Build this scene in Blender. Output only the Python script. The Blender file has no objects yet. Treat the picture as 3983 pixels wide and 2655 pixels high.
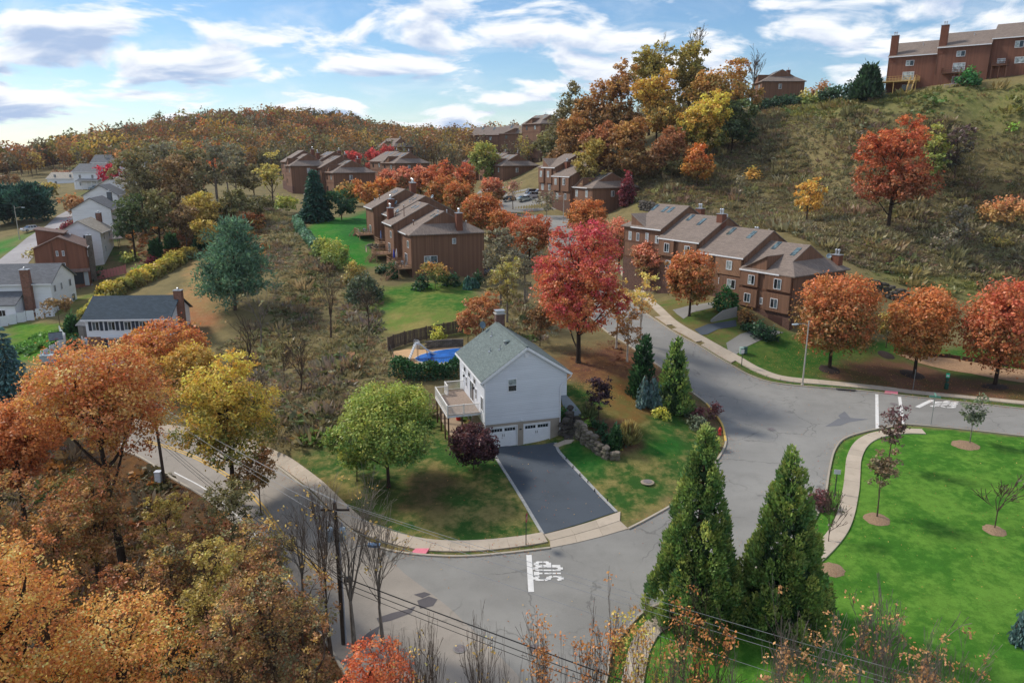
# Autumn hillside street seen from a drone: white house on a corner lot, brown townhouse rows, wooded ridge.
import bpy, math, random
import numpy as np
from mathutils import Vector, Matrix
from mathutils.geometry import delaunay_2d_cdt

scene = bpy.context.scene
col = scene.collection
R = math.radians
rng = np.random.default_rng(11)
random.seed(5)

# ------------------------------------------------------------------ camera
cam_d = bpy.data.cameras.new('camera')
cam = bpy.data.objects.new('camera', cam_d); col.objects.link(cam)
cam.location = (0, 0, 30.0)
cam.rotation_euler = (R(90 - 14.386), 0, 0)
cam_d.sensor_width = 36.0
cam_d.lens = 25.42
cam_d.clip_start = 0.5
cam_d.clip_end = 6000
scene.camera = cam

# ------------------------------------------------------------------ sky and sun
SUN_AZ, SUN_EL = R(-66), R(43)          # azimuth from +Y, clockwise positive
world = bpy.data.worlds.new('World'); scene.world = world; world.use_nodes = True
def build_world():
    nt = world.node_tree; N = nt.nodes; L = nt.links; N.clear()
    def nd(t, **k):
        n = N.new(t)
        for a, b in k.items(): setattr(n, a, b)
        return n
    def math_(op, a, b=None, clamp=False):
        n = nd('ShaderNodeMath', operation=op, use_clamp=clamp)
        for i, v in enumerate((a, b)):
            if v is None: continue
            if hasattr(v, 'is_linked'): L.new(v, n.inputs[i])
            else: n.inputs[i].default_value = v
        return n.outputs[0]
    sky = nd('ShaderNodeTexSky', sky_type='NISHITA', sun_disc=False)
    sky.sun_elevation = SUN_EL; sky.sun_rotation = SUN_AZ
    sky.altitude = 100; sky.air_density = 1.0; sky.dust_density = 0.15; sky.ozone_density = 4.0
    hs = nd('ShaderNodeHueSaturation'); hs.inputs['Saturation'].default_value = 1.12; hs.inputs['Value'].default_value = SKY_VAL
    L.new(sky.outputs[0], hs.inputs['Color'])
    tc = nd('ShaderNodeTexCoord'); sp = nd('ShaderNodeSeparateXYZ'); L.new(tc.outputs['Generated'], sp.inputs[0])
    z = math_('MAXIMUM', sp.outputs[2], 0.0)
    def field(dz, scale, detail, rough, off, dist=.35):
        q = math_('ADD', z, 0.20 + dz)
        cb = nd('ShaderNodeCombineXYZ')
        L.new(math_('DIVIDE', sp.outputs[0], q), cb.inputs[0]); L.new(math_('DIVIDE', sp.outputs[1], q), cb.inputs[1]); cb.inputs[2].default_value = off
        n = nd('ShaderNodeTexNoise'); n.inputs['Scale'].default_value = scale; n.inputs['Detail'].default_value = detail
        n.inputs['Roughness'].default_value = rough; n.inputs['Distortion'].default_value = dist
        L.new(cb.outputs[0], n.inputs['Vector']); return n.outputs[0]
    def ramp(v, a, b, smooth=True):
        n = nd('ShaderNodeMapRange'); n.interpolation_type = 'SMOOTHSTEP' if smooth else 'LINEAR'
        n.inputs['From Min'].default_value = a; n.inputs['From Max'].default_value = b
        L.new(v, n.inputs['Value']); return n.outputs[0]
    OFF = CLOUD_OFF
    d1 = field(0.0, 2.3, 9, .54, OFF); d2 = field(0.014, 2.3, 7, .52, OFF)
    thin = field(0.0, 2.3, 7, .62, OFF + 4.3, .8)
    cov = ramp(d1, .455, .56)
    wisp = math_('MULTIPLY', ramp(thin, .42, .8), .42)
    cov = math_('MAXIMUM', cov, wisp)
    dark = math_('MULTIPLY', ramp(d2, .49, .66), .9)
    cc = nd('ShaderNodeMix', data_type='RGBA'); cc.inputs['A'].default_value = (CL*8.6, CL*8.8, CL*9.1, 1); cc.inputs['B'].default_value = (CL*3.1, CL*4.3, CL*6.5, 1)
    L.new(dark, cc.inputs['Factor'])
    mx = nd('ShaderNodeMix', data_type='RGBA'); L.new(cov, mx.inputs['Factor']); L.new(hs.outputs[0], mx.inputs['A']); L.new(cc.outputs['Result'], mx.inputs['B'])
    bg = nd('ShaderNodeBackground'); bg.inputs['Strength'].default_value = 0.12
    L.new(mx.outputs['Result'], bg.inputs['Color'])
    out = nd('ShaderNodeOutputWorld'); L.new(bg.outputs[0], out.inputs['Surface'])
SKY_VAL, CL, CLOUD_OFF = 0.73, 0.68, 2.7
build_world()
sun_d = bpy.data.lights.new('sun', 'SUN'); sun = bpy.data.objects.new('sun', sun_d); col.objects.link(sun)
sun_d.energy = 2.5; sun_d.angle = R(9.0); sun_d.color = (1.0, .93, .82)
_to = Vector((math.sin(SUN_AZ)*math.cos(SUN_EL), math.cos(SUN_AZ)*math.cos(SUN_EL), math.sin(SUN_EL)))
sun.rotation_euler = (-_to).to_track_quat('-Z', 'Y').to_euler()
scene.view_settings.view_transform = 'Standard'; scene.view_settings.look = 'None'
scene.view_settings.exposure = 0.57; scene.view_settings.gamma = 1.0; scene.view_settings.use_curve_mapping = False
scene.cycles.use_denoising = True
scene.cycles.max_bounces = 6; scene.cycles.diffuse_bounces = 2; scene.cycles.glossy_bounces = 2; scene.cycles.transmission_bounces = 3; scene.cycles.transparent_max_bounces = 4

# ------------------------------------------------------------------ materials
def lin(c):
    return tuple(((v/255)/12.92 if v/255 <= .04045 else ((v/255+.055)/1.055)**2.4) for v in c)
MATS = {}
class NT:
    def __init__(s, name):
        s.m = bpy.data.materials.new(name); s.m.use_nodes = True; s.t = s.m.node_tree; s.t.nodes.clear()
        s.out = s.n('ShaderNodeOutputMaterial'); s.tc = None
    def n(s, t, **k):
        n = s.t.nodes.new(t)
        for a, b in k.items():
            if a[0] == '_': n.inputs[a[1:].replace('_', ' ')].default_value = b
            else: setattr(n, a, b)
        return n
    def l(s, a, b): s.t.links.new(a, b)
    def co(s, which='Object'):
        if s.tc is None: s.tc = s.n('ShaderNodeTexCoord')
        return s.tc.outputs[which]
    def mapping(s, scale=(1, 1, 1), rot=(0, 0, 0), which='Object'):
        m = s.n('ShaderNodeMapping'); m.inputs['Scale'].default_value = scale; m.inputs['Rotation'].default_value = rot
        s.l(s.co(which), m.inputs[0]); return m.outputs[0]
    def noise(s, scale, detail=4, rough=.55, vec=None, dist=0, out=0):
        n = s.n('ShaderNodeTexNoise', _Scale=scale, _Detail=detail, _Roughness=rough, _Distortion=dist)
        s.l(vec if vec is not None else s.co(), n.inputs['Vector']); return n.outputs[out]
    def ramp(s, v, a, b, lo=0., hi=1.):
        n = s.n('ShaderNodeMapRange'); n.interpolation_type = 'SMOOTHSTEP'
        for k, x in (('From Min', a), ('From Max', b), ('To Min', lo), ('To Max', hi)): n.inputs[k].default_value = x
        s.l(v, n.inputs['Value']); return n.outputs[0]
    def mix(s, f, a, b, blend='MIX'):
        n = s.n('ShaderNodeMix', data_type='RGBA', blend_type=blend)
        for k, x in (('Factor', f), ('A', a), ('B', b)):
            if hasattr(x, 'is_linked'): s.l(x, n.inputs[k])
            elif k == 'Factor': n.inputs[k].default_value = x
            else: n.inputs[k].default_value = tuple(x)[:3] + (1,)
        return n.outputs['Result']
    def math(s, op, a, b=0.):
        n = s.n('ShaderNodeMath', operation=op)
        for i, x in enumerate((a, b)):
            if hasattr(x, 'is_linked'): s.l(x, n.inputs[i])
            else: n.inputs[i].default_value = x
        return n.outputs[0]
    def bsdf(s, color, rough=.8, spec=.3, metal=0, bump=None, bstr=.3, bdist=.02, coat=0):
        b = s.n('ShaderNodeBsdfPrincipled'); b.inputs['Roughness'].default_value = rough; b.inputs['Specular IOR Level'].default_value = spec
        b.inputs['Metallic'].default_value = metal; b.inputs['Coat Weight'].default_value = coat
        if hasattr(color, 'is_linked'): s.l(color, b.inputs['Base Color'])
        else: b.inputs['Base Color'].default_value = tuple(color)[:3] + (1,)
        if bump is not None:
            bp = s.n('ShaderNodeBump'); bp.inputs['Strength'].default_value = bstr; bp.inputs['Distance'].default_value = bdist
            s.l(bump, bp.inputs['Height']); s.l(bp.outputs[0], b.inputs['Normal'])
        s.l(b.outputs[0], s.out.inputs[0]); return s.m
def plain(name, rgb, rough=.7, spec=.3, metal=0, var=.18, scale=3., coat=0):
    """a plain painted or cast surface: base colour with soft wear at two scales"""
    if name in MATS: return MATS[name]
    t = NT(name); c = lin(rgb)
    v = t.noise(scale, 5, .6); w = t.noise(scale*9, 3, .6)
    f = t.math('ADD', t.math('MULTIPLY', v, .65), t.math('MULTIPLY', w, .35))
    cc = t.mix(t.ramp(f, .3, .7), [x*(1-var) for x in c], [min(1, x*(1+var)) for x in c])
    MATS[name] = t.bsdf(cc, rough, spec, metal, coat=coat, bump=w, bstr=.12, bdist=.01); return MATS[name]
def leaf_mat():
    t = NT('foliage'); a = t.n('ShaderNodeAttribute', attribute_name='Col')
    c = a.outputs['Color']
    d = t.n('ShaderNodeBsdfDiffuse'); t.l(c, d.inputs[0])
    tr = t.n('ShaderNodeBsdfTranslucent'); t.l(t.mix(1, c, (1.0, .95, .76), 'MULTIPLY'), tr.inputs[0])
    g = t.n('ShaderNodeBsdfGlossy', _Roughness=.45); g.inputs[0].default_value = (.5, .5, .5, 1)
    m = t.n('ShaderNodeMixShader', _Fac=.36); t.l(d.outputs[0], m.inputs[1]); t.l(tr.outputs[0], m.inputs[2])
    m2 = t.n('ShaderNodeMixShader', _Fac=.045); t.l(m.outputs[0], m2.inputs[1]); t.l(g.outputs[0], m2.inputs[2])
    t.l(m2.outputs[0], t.out.inputs[0]); return t.m
LEAF = leaf_mat()
def bark_mat():
    t = NT('bark'); v = t.mapping((6, 6, 1.2)); n = t.noise(1.6, 5, .65, v)
    a = t.n('ShaderNodeAttribute', attribute_name='Col')
    c = t.mix(t.ramp(n, .3, .7), (.45, .45, .45), (1.25, 1.22, 1.18))
    return t.bsdf(t.mix(1, a.outputs['Color'], c, 'MULTIPLY'), .9, .15, bump=n, bstr=.5, bdist=.03)
BARK = bark_mat()
def asphalt(name, rgb, crack=.5, tan=0.):
    t = NT(name); c = lin(rgb); vec = t.co()
    big = t.noise(.09, 4, .6); mid = t.noise(.7, 5, .65); fine = t.noise(22, 2, .7)
    cc = t.mix(t.ramp(big, .35, .68), [x*.86 for x in c], [x*1.14 for x in c])
    cc = t.mix(t.math('MULTIPLY', t.ramp(mid, .45, .7), .35), cc, [x*.72 for x in c])
    cc = t.mix(t.math('MULTIPLY', t.ramp(fine, .45, .75), .35), cc, [x*1.55 for x in c])
    vo = t.n('ShaderNodeTexVoronoi', feature='DISTANCE_TO_EDGE', _Scale=.16)
    wv = t.n('ShaderNodeVectorMath', operation='ADD'); nn = t.n('ShaderNodeTexNoise', _Scale=.9, _Detail=5); t.l(vec, nn.inputs['Vector'])
    sc = t.n('ShaderNodeVectorMath', operation='SCALE'); sc.inputs['Scale'].default_value = 1.6; t.l(nn.outputs[1], sc.inputs[0])
    t.l(vec, wv.inputs[0]); t.l(sc.outputs[0], wv.inputs[1]); t.l(wv.outputs[0], vo.inputs['Vector'])
    cc = t.mix(t.math('MULTIPLY', t.ramp(t.noise(.35, 3, .5, t.mapping((.35, 1, 1), (0, 0, .5))), .45, .7), .4), cc, [x*1.22 for x in c])
    st = t.noise(1.6, 4, .7); cc = t.mix(t.math('MULTIPLY', t.ramp(st, .62, .72), .3), cc, [x*.6 for x in c])
    brk = t.ramp(t.noise(.22, 3), .42, .6)
    ck = t.math('MULTIPLY', t.ramp(vo.outputs[0], .0, .016, 1, 0), t.math('MULTIPLY', brk, crack))
    cc = t.mix(ck, cc, [x*.35 for x in c])
    return t.bsdf(cc, .86, .28, bump=fine, bstr=.25, bdist=.01)
def siding(name, rgb, pitch, axis='z', var=.14, line=.55, rough=.6):
    """boards of a given pitch; axis z = lapped horizontally, x = vertical boards, d = diagonal"""
    t = NT(name); c = lin(rgb)
    sp = t.n('ShaderNodeSeparateXYZ')
    if axis == 'd':
        t.l(t.mapping(rot=(0, R(42), 0)), sp.inputs[0]); o = sp.outputs[0]
    else:
        t.l(t.co(), sp.inputs[0])
        o = sp.outputs[2] if axis == 'z' else t.math('ADD', sp.outputs[0], t.math('MULTIPLY', sp.outputs[1], 1.0))
    s = t.math('DIVIDE', o, pitch); fr = t.math('FRACT', s); fl = t.math('FLOOR', s)
    wn = t.n('ShaderNodeTexWhiteNoise', noise_dimensions='1D'); t.l(fl, wn.inputs['W'])
    cc = t.mix(wn.outputs[0], [x*(1-var) for x in c], [x*(1+var) for x in c])
    st = t.noise(1.0, 4, .6, t.mapping((1, 1, .25) if axis != 'z' else (.25, .25, 1)))
    cc = t.mix(t.math('MULTIPLY', t.ramp(st, .42, .72), .3), cc, [x*.68 for x in c])
    cc = t.mix(t.math('MULTIPLY', t.ramp(fr, .86 if axis == 'z' else .9, .98), line), cc, [x*.3 for x in c])
    return t.bsdf(cc, rough, .3, bump=fr, bstr=.35, bdist=.02)
def shingle(name, rgb, pitch=.15):
    t = NT(name); c = lin(rgb)
    br = t.n('ShaderNodeTexBrick'); br.offset = .5
    t.l(t.mapping((1, 1, 1)), br.inputs['Vector'])
    br.inputs['Scale'].default_value = 1; br.inputs['Brick Width'].default_value = .45; br.inputs['Row Height'].default_value = pitch
    br.inputs['Mortar Size'].default_value = .012
    br.inputs['Color1'].default_value = tuple(x*.78 for x in c)+(1,); br.inputs['Color2'].default_value = tuple(x*1.22 for x in c)+(1,)
    br.inputs['Mortar'].default_value = tuple(x*.5 for x in c)+(1,)
    n = t.noise(.5, 5, .6); n2 = t.noise(30, 2, .6)
    cc = t.mix(t.math('MULTIPLY', t.ramp(n, .4, .7), .4), br.outputs['Color'], [x*.75 for x in c])
    cc = t.mix(t.math('MULTIPLY', n2, .25), cc, [x*1.5 for x in c])
    return t.bsdf(cc, .88, .2, bump=br.outputs['Fac'], bstr=.3, bdist=.01)
def brick_mat(name, rgb, mortar=(150, 140, 130)):
    t = NT(name); c = lin(rgb); br = t.n('ShaderNodeTexBrick')
    sp = t.n('ShaderNodeSeparateXYZ'); t.l(t.co(), sp.inputs[0]); cb = t.n('ShaderNodeCombineXYZ')
    t.l(t.math('ADD', sp.outputs[0], sp.outputs[1]), cb.inputs[0]); t.l(sp.outputs[2], cb.inputs[1]); t.l(cb.outputs[0], br.inputs['Vector'])
    br.inputs['Scale'].default_value = 1; br.inputs['Brick Width'].default_value = .22; br.inputs['Row Height'].default_value = .075; br.inputs['Mortar Size'].default_value = .008
    br.inputs['Color1'].default_value = tuple(x*.6 for x in c)+(1,); br.inputs['Color2'].default_value = tuple(x*1.3 for x in c)+(1,); br.inputs['Mortar'].default_value = lin(mortar)+(1,)
    n = t.noise(2.5, 4)
    return t.bsdf(t.mix(t.math('MULTIPLY', t.ramp(n, .4, .7), .4), br.outputs['Color'], [x*.5 for x in c]), .85, .2, bump=br.outputs['Fac'], bstr=.4, bdist=.01)
def glass_mat(name, rgb, rough=.08):
    t = NT(name); c = lin(rgb); n = t.noise(1.7, 3)
    return t.bsdf(t.mix(t.ramp(n, .35, .65), [x*.5 for x in c], [x*1.5 for x in c]), rough, .7)
def stone_mat(name, rgb):
    t = NT(name); c = lin(rgb); oi = t.n('ShaderNodeObjectInfo'); n = t.noise(3.5, 6, .65); n2 = t.noise(1.1, 3)
    cc = t.mix(oi.outputs['Random'], [x*.62 for x in c], [x*1.35 for x in c])
    cc = t.mix(t.ramp(n, .4, .68), cc, [x*.45 for x in c]); cc = t.mix(t.math('MULTIPLY', t.ramp(n2, .5, .7), .45), cc, (c[0]*.75, c[1]*.9, c[2]*.6))
    return t.bsdf(cc, .9, .2, bump=n, bstr=.6, bdist=.05)
def concrete(name, rgb):
    t = NT(name); c = lin(rgb); oi = t.n('ShaderNodeObjectInfo'); n = t.noise(.9, 6, .65); n2 = t.noise(14, 3)
    cc = t.mix(oi.outputs['Random'], [x*.9 for x in c], [x*1.08 for x in c])
    cc = t.mix(t.math('MULTIPLY', t.ramp(n, .42, .7), .5), cc, [x*.74 for x in c]); cc = t.mix(t.math('MULTIPLY', n2, .3), cc, [x*.7 for x in c])
    return t.bsdf(cc, .9, .2, bump=n2, bstr=.2, bdist=.01)

# ------------------------------------------------------------------ scene helpers
def tag(o, label=None, cat=None, group=None, kind=None):
    if label: o['label'] = label
    if cat: o['category'] = cat
    if group: o['group'] = group
    if kind: o['kind'] = kind
    return o
def empty(name, loc, rz=0, label=None, cat=None, group=None):
    o = bpy.data.objects.new(name, None); col.objects.link(o); o.location = loc; o.rotation_euler = (0, 0, rz); o.empty_display_size = .3
    return tag(o, label, cat, group)
def np_mesh(name, V, F, mat, parent=None, cols=None, smooth=False, loc=None):
    """V (n,3) array, F (m,k) array of equal-sized faces"""
    V = np.asarray(V, np.float32); F = np.asarray(F, np.int32)
    me = bpy.data.meshes.new(name); k = F.shape[1]
    me.vertices.add(len(V)); me.vertices.foreach_set('co', V.ravel())
    me.loops.add(F.size); me.loops.foreach_set('vertex_index', F.ravel())
    me.polygons.add(len(F)); me.polygons.foreach_set('loop_start', np.arange(0, F.size, k, dtype=np.int32))
    me.polygons.foreach_set('loop_total', np.full(len(F), k, np.int32))
    me.polygons.foreach_set('use_smooth', np.full(len(F), smooth))
    me.update(calc_edges=True)
    if cols is not None:
        C = np.ones((len(V), 4), np.float32); C[:, :3] = cols
        a = me.color_attributes.new('Col', 'FLOAT_COLOR', 'POINT'); a.data.foreach_set('color', C.ravel())
    me.materials.append(mat)
    o = bpy.data.objects.new(name, me); col.objects.link(o)
    if parent: o.parent = parent
    if loc is not None: o.location = loc
    return o
class MB:
    """collects faces; build() links them as one mesh object"""
    def __init__(s): s.v = []; s.f = []
    def poly(s, pts):
        i = len(s.v); s.v += [tuple(p) for p in pts]; s.f.append(tuple(range(i, i+len(pts)))); return s
    def box(s, x0, x1, y0, y1, z0, z1):
        i = len(s.v); s.v += [(x0,y0,z0),(x1,y0,z0),(x1,y1,z0),(x0,y1,z0),(x0,y0,z1),(x1,y0,z1),(x1,y1,z1),(x0,y1,z1)]
        s.f += [tuple(i+k for k in q) for q in ((3,2,1,0),(4,5,6,7),(0,1,5,4),(1,2,6,5),(2,3,7,6),(3,0,4,7))]; return s
    def obox(s, c, ax, ay, az):
        """box from a centre and three half-axis vectors"""
        c, ax, ay, az = (np.array(q, float) for q in (c, ax, ay, az)); i = len(s.v)
        for dz in (-1, 1):
            for dx, dy in ((-1,-1),(1,-1),(1,1),(-1,1)): s.v.append(tuple(c+ax*dx+ay*dy+az*dz))
        s.f += [tuple(i+k for k in q) for q in ((3,2,1,0),(4,5,6,7),(0,1,5,4),(1,2,6,5),(2,3,7,6),(3,0,4,7))]; return s
    def bar(s, a, b, w, h=None):
        """rectangular bar from a to b, w wide and h high"""
        a, b = np.array(a, float), np.array(b, float); d = b-a; L = np.linalg.norm(d); d /= L; h = h or w
        up = np.array([0, 0, 1.]) if abs(d[2]) < .95 else np.array([0, 1., 0]); x = np.cross(d, up); x /= np.linalg.norm(x); y = np.cross(x, d)
        return s.obox((a+b)/2, x*w/2, d*L/2, y*h/2)
    def slab(s, pts, t):
        """planar polygon thickened downwards by t"""
        i = len(s.v); n = len(pts); s.v += [tuple(p) for p in pts] + [(p[0], p[1], p[2]-t) for p in pts]
        s.f.append(tuple(range(i, i+n))); s.f.append(tuple(range(i+2*n-1, i+n-1, -1)))
        for k in range(n):
            j = (k+1) % n; s.f.append((i+k, i+n+k, i+n+j, i+j))
        return s
    def prism(s, prof, x0, x1):
        """profile of (y, z) points extruded along x"""
        i = len(s.v); n = len(prof); s.v += [(x0, y, z) for y, z in prof] + [(x1, y, z) for y, z in prof]
        s.f.append(tuple(range(i+n-1, i-1, -1))); s.f.append(tuple(range(i+n, i+2*n)))
        for k in range(n):
            j = (k+1) % n; s.f.append((i+k, i+j, i+n+j, i+n+k))
        return s
    def tube(s, P, r, n=8, cap=True):
        P = [np.array(q, float) for q in P]; r = r if hasattr(r, '__len__') else [r]*len(P); i = len(s.v); m = len(P)
        for k, q in enumerate(P):
            d = P[min(k+1, m-1)]-P[max(k-1, 0)]; d = d/(np.linalg.norm(d)+1e-9)
            up = np.array([0, 0, 1.]) if abs(d[2]) < .9 else np.array([1., 0, 0]); x = np.cross(d, up); x /= np.linalg.norm(x); y = np.cross(d, x)
            for j in range(n):
                a = 2*math.pi*j/n; s.v.append(tuple(q+(x*math.cos(a)+y*math.sin(a))*r[k]))
        for k in range(m-1):
            for j in range(n):
                s.f.append((i+k*n+j, i+(k+1)*n+j, i+(k+1)*n+(j+1) % n, i+k*n+(j+1) % n))
        if cap: s.f.append(tuple(range(i, i+n))); s.f.append(tuple(range(i+m*n-1, i+(m-1)*n-1, -1)))
        return s
    def lathe(s, prof, c=(0, 0, 0), n=12):
        """(r, z) profile turned about the vertical through c"""
        i = len(s.v); m = len(prof)
        for r, z in prof:
            for j in range(n): a = 2*math.pi*j/n; s.v.append((c[0]+r*math.cos(a), c[1]+r*math.sin(a), c[2]+z))
        for k in range(m-1):
            for j in range(n): s.f.append((i+k*n+j, i+k*n+(j+1) % n, i+(k+1)*n+(j+1) % n, i+(k+1)*n+j))
        s.f.append(tuple(range(i+n-1, i-1, -1))); s.f.append(tuple(range(i+(m-1)*n, i+m*n))); return s
    def data(s, name, mat, smooth=False):
        me = bpy.data.meshes.new(name); me.from_pydata(s.v, [], s.f); me.update(); me.materials.append(mat)
        if smooth: me.polygons.foreach_set('use_smooth', [True]*len(me.polygons))
        return me
    def build(s, name, mat, parent=None, smooth=False, loc=None, rz=0):
        o = bpy.data.objects.new(name, s.data(name, mat, smooth)); col.objects.link(o)
        if parent: o.parent = parent
        if loc is not None: o.location = loc
        if rz: o.rotation_euler = (0, 0, rz)
        return o
def link(me, name, parent=None, loc=(0, 0, 0), rot=(0, 0, 0), scale=(1, 1, 1)):
    o = bpy.data.objects.new(name, me); col.objects.link(o); o.parent = parent; o.location = loc; o.rotation_euler = rot; o.scale = scale; return o


# ------------------------------------------------------------------ measured layout (metres)
TERRAIN = [(-15.53, 38.13, -1.60), (-4.66, 37.40, -1.00), (-2.12, 39.84, -0.80), (7.58, 39.59, -0.60), (-7.71, 50.72, -0.30), (1.85, 51.05, 0.00), (9.19, 54.46, 0.30), (-22.90, 65.51, -0.30), (-34.72, 74.25, -0.20), (-40.94, 77.26, -0.10), (-2.63, 66.55, 1.55), (4.75, 69.59, 1.60), (0.17, 67.33, 1.45), (27.68, 72.64, 1.70), (21.88, 71.03, 1.60), (16.61, 59.67, 0.70), (27.79, 58.45, 1.30), (44.92, 82.02, 2.20), (56.48, 79.09, 2.40), (36.27, 86.16, 2.40), (29.77, 47.71, 0.60), (27.86, 36.68, -0.40), (35.42, 66.43, 1.60), (47.64, 65.50, 2.00), (7.08, 72.26, 4.30), (8.83, 69.42, 3.90), (14.74, 77.72, 3.40), (17.65, 75.05, 2.80), (12.98, 61.32, 1.20), (10.27, 65.03, 2.20), (-6.39, 54.64, 0.40), (-4.66, 61.54, 1.10), (-12.73, 59.47, 0.80), (-20.88, 67.67, 0.60), (-22.53, 54.81, -0.90), (24.23, 94.00, 5.23), (27.02, 91.00, 3.66), (36.29, 101.00, 6.16), (33.49, 106.00, 7.66), (24.02, 121.00, 6.16), (23.83, 138.00, 7.08), (20.95, 172.00, 13.88), (27.56, 150.00, 8.75), (7.36, 88.00, 5.67), (-9.56, 87.00, 5.95), (-13.65, 85.00, 4.84), (-5.49, 92.00, 6.05), (-15.25, 110.00, 7.64), (-8.57, 111.00, 8.13), (-13.28, 124.00, 9.02), (-18.29, 122.00, 8.61), (-27.72, 146.00, 12.84), (-35.93, 160.00, 15.01), (-26.90, 90.00, 3.07), (-17.75, 74.00, 2.93), (-28.50, 81.00, 3.09), (-26.79, 104.00, 4.92), (-34.36, 118.00, 7.49), (-54.71, 100.00, 2.35), (-59.90, 96.00, 2.21), (-54.76, 120.00, 7.10), (-51.91, 150.00, 12.37), (-63.55, 200.00, 17.14), (-44.37, 106.00, 4.44), (-40.67, 85.00, 1.76), (-88.69, 142.00, 5.72), (-85.04, 124.00, 4.02), (-113.98, 170.00, 10.02), (-133.71, 215.00, 13.66), (-155.30, 270.00, 18.90), (-98.40, 140.00, 6.75), (-84.20, 160.00, 11.19), (-87.53, 190.00, 16.67), (-227.28, 360.00, 21.41), (-228.37, 330.00, 18.34), (-21.01, 262.00, 18.48), (3.15, 222.00, 18.31), (26.09, 196.00, 15.45), (-52.56, 250.00, 17.56), (-70.23, 250.00, 18.28), (14.03, 190.00, 14.44), (10.23, 235.00, 21.69), (56.16, 113.00, 9.28), (74.71, 120.00, 10.07), (82.73, 115.00, 8.06), (72.03, 138.00, 17.07), (58.64, 146.00, 17.61), (98.14, 158.00, 35.13), (102.12, 148.00, 26.47), (91.89, 195.00, 44.69), (84.43, 240.00, 46.38), (64.77, 198.00, 34.23), (45.04, 180.00, 21.56), (34.09, 190.00, 21.09), (33.61, 210.00, 28.57), (17.75, 245.00, 28.34), (36.56, 128.00, 13.41), (73.91, 175.00, 29.80), (63.81, 86.00, 2.57), (58.05, 90.00, 1.88), (-10.00, 5.00, -3.00), (-60.00, 15.00, -4.00), (60.00, 10.00, -2.00), (-40.00, 35.00, -2.50), (-70.00, 60.00, -2.00), (90.00, 40.00, -1.00), (90.00, 70.00, 2.50), (-110.00, 90.00, 0.00), (0.00, -40.00, -4.00), (-90.00, -40.00, -5.00), (90.00, -40.00, -3.00), (-400.00, 560.00, -3.00), (-350.00, 560.00, 12.00), (-305.00, 560.00, 25.00), (-255.00, 560.00, 41.00), (-195.00, 560.00, 46.00), (-148.00, 560.00, 48.00), (-100.00, 560.00, 37.00), (-60.00, 560.00, 32.00), (0.00, 540.00, 32.00), (60.00, 500.00, 34.00), (120.00, 420.00, 42.00), (-330.00, 650.00, 22.00), (-450.00, 650.00, 5.00), (200.00, 330.00, 52.00), (250.00, 220.00, 50.00), (300.00, 400.00, 50.00), (160.00, 180.00, 46.00), (140.00, 130.00, 22.00), (160.00, 90.00, 8.00), (-200.00, 400.00, 25.00), (-80.00, 400.00, 26.00), (0.00, 380.00, 27.00), (60.00, 330.00, 34.00), (-300.00, 400.00, 18.00), (-250.00, 250.00, 12.00), (-170.00, 170.00, 6.00), (-160.00, 110.00, 2.00), (-300.00, 900.00, -20.00), (0.00, 900.00, 0.00), (300.00, 900.00, 20.00), (-500.00, 900.00, -30.00), (-500.00, 300.00, 5.00), (500.00, 300.00, 40.00), (500.00, 700.00, 30.00), (0.00, 1100.00, -20.00), (120.00, 240.00, 46.00), (105.00, 300.00, 44.00), (82.30, 183.17, 43.60), (76.89, 176.23, 39.40), (88.61, 178.25, 43.90), (83.20, 171.31, 39.70), (94.91, 173.33, 45.00), (89.50, 166.39, 40.80), (102.79, 167.18, 45.60), (97.38, 160.24, 41.40), (110.67, 161.03, 46.20), (105.26, 154.09, 42.00), (118.55, 154.88, 46.80), (113.14, 147.94, 42.60), (-8.50, 70.00, 1.60), (-9.50, 76.00, 2.00), (-5.00, 66.00, 1.50)]
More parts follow.
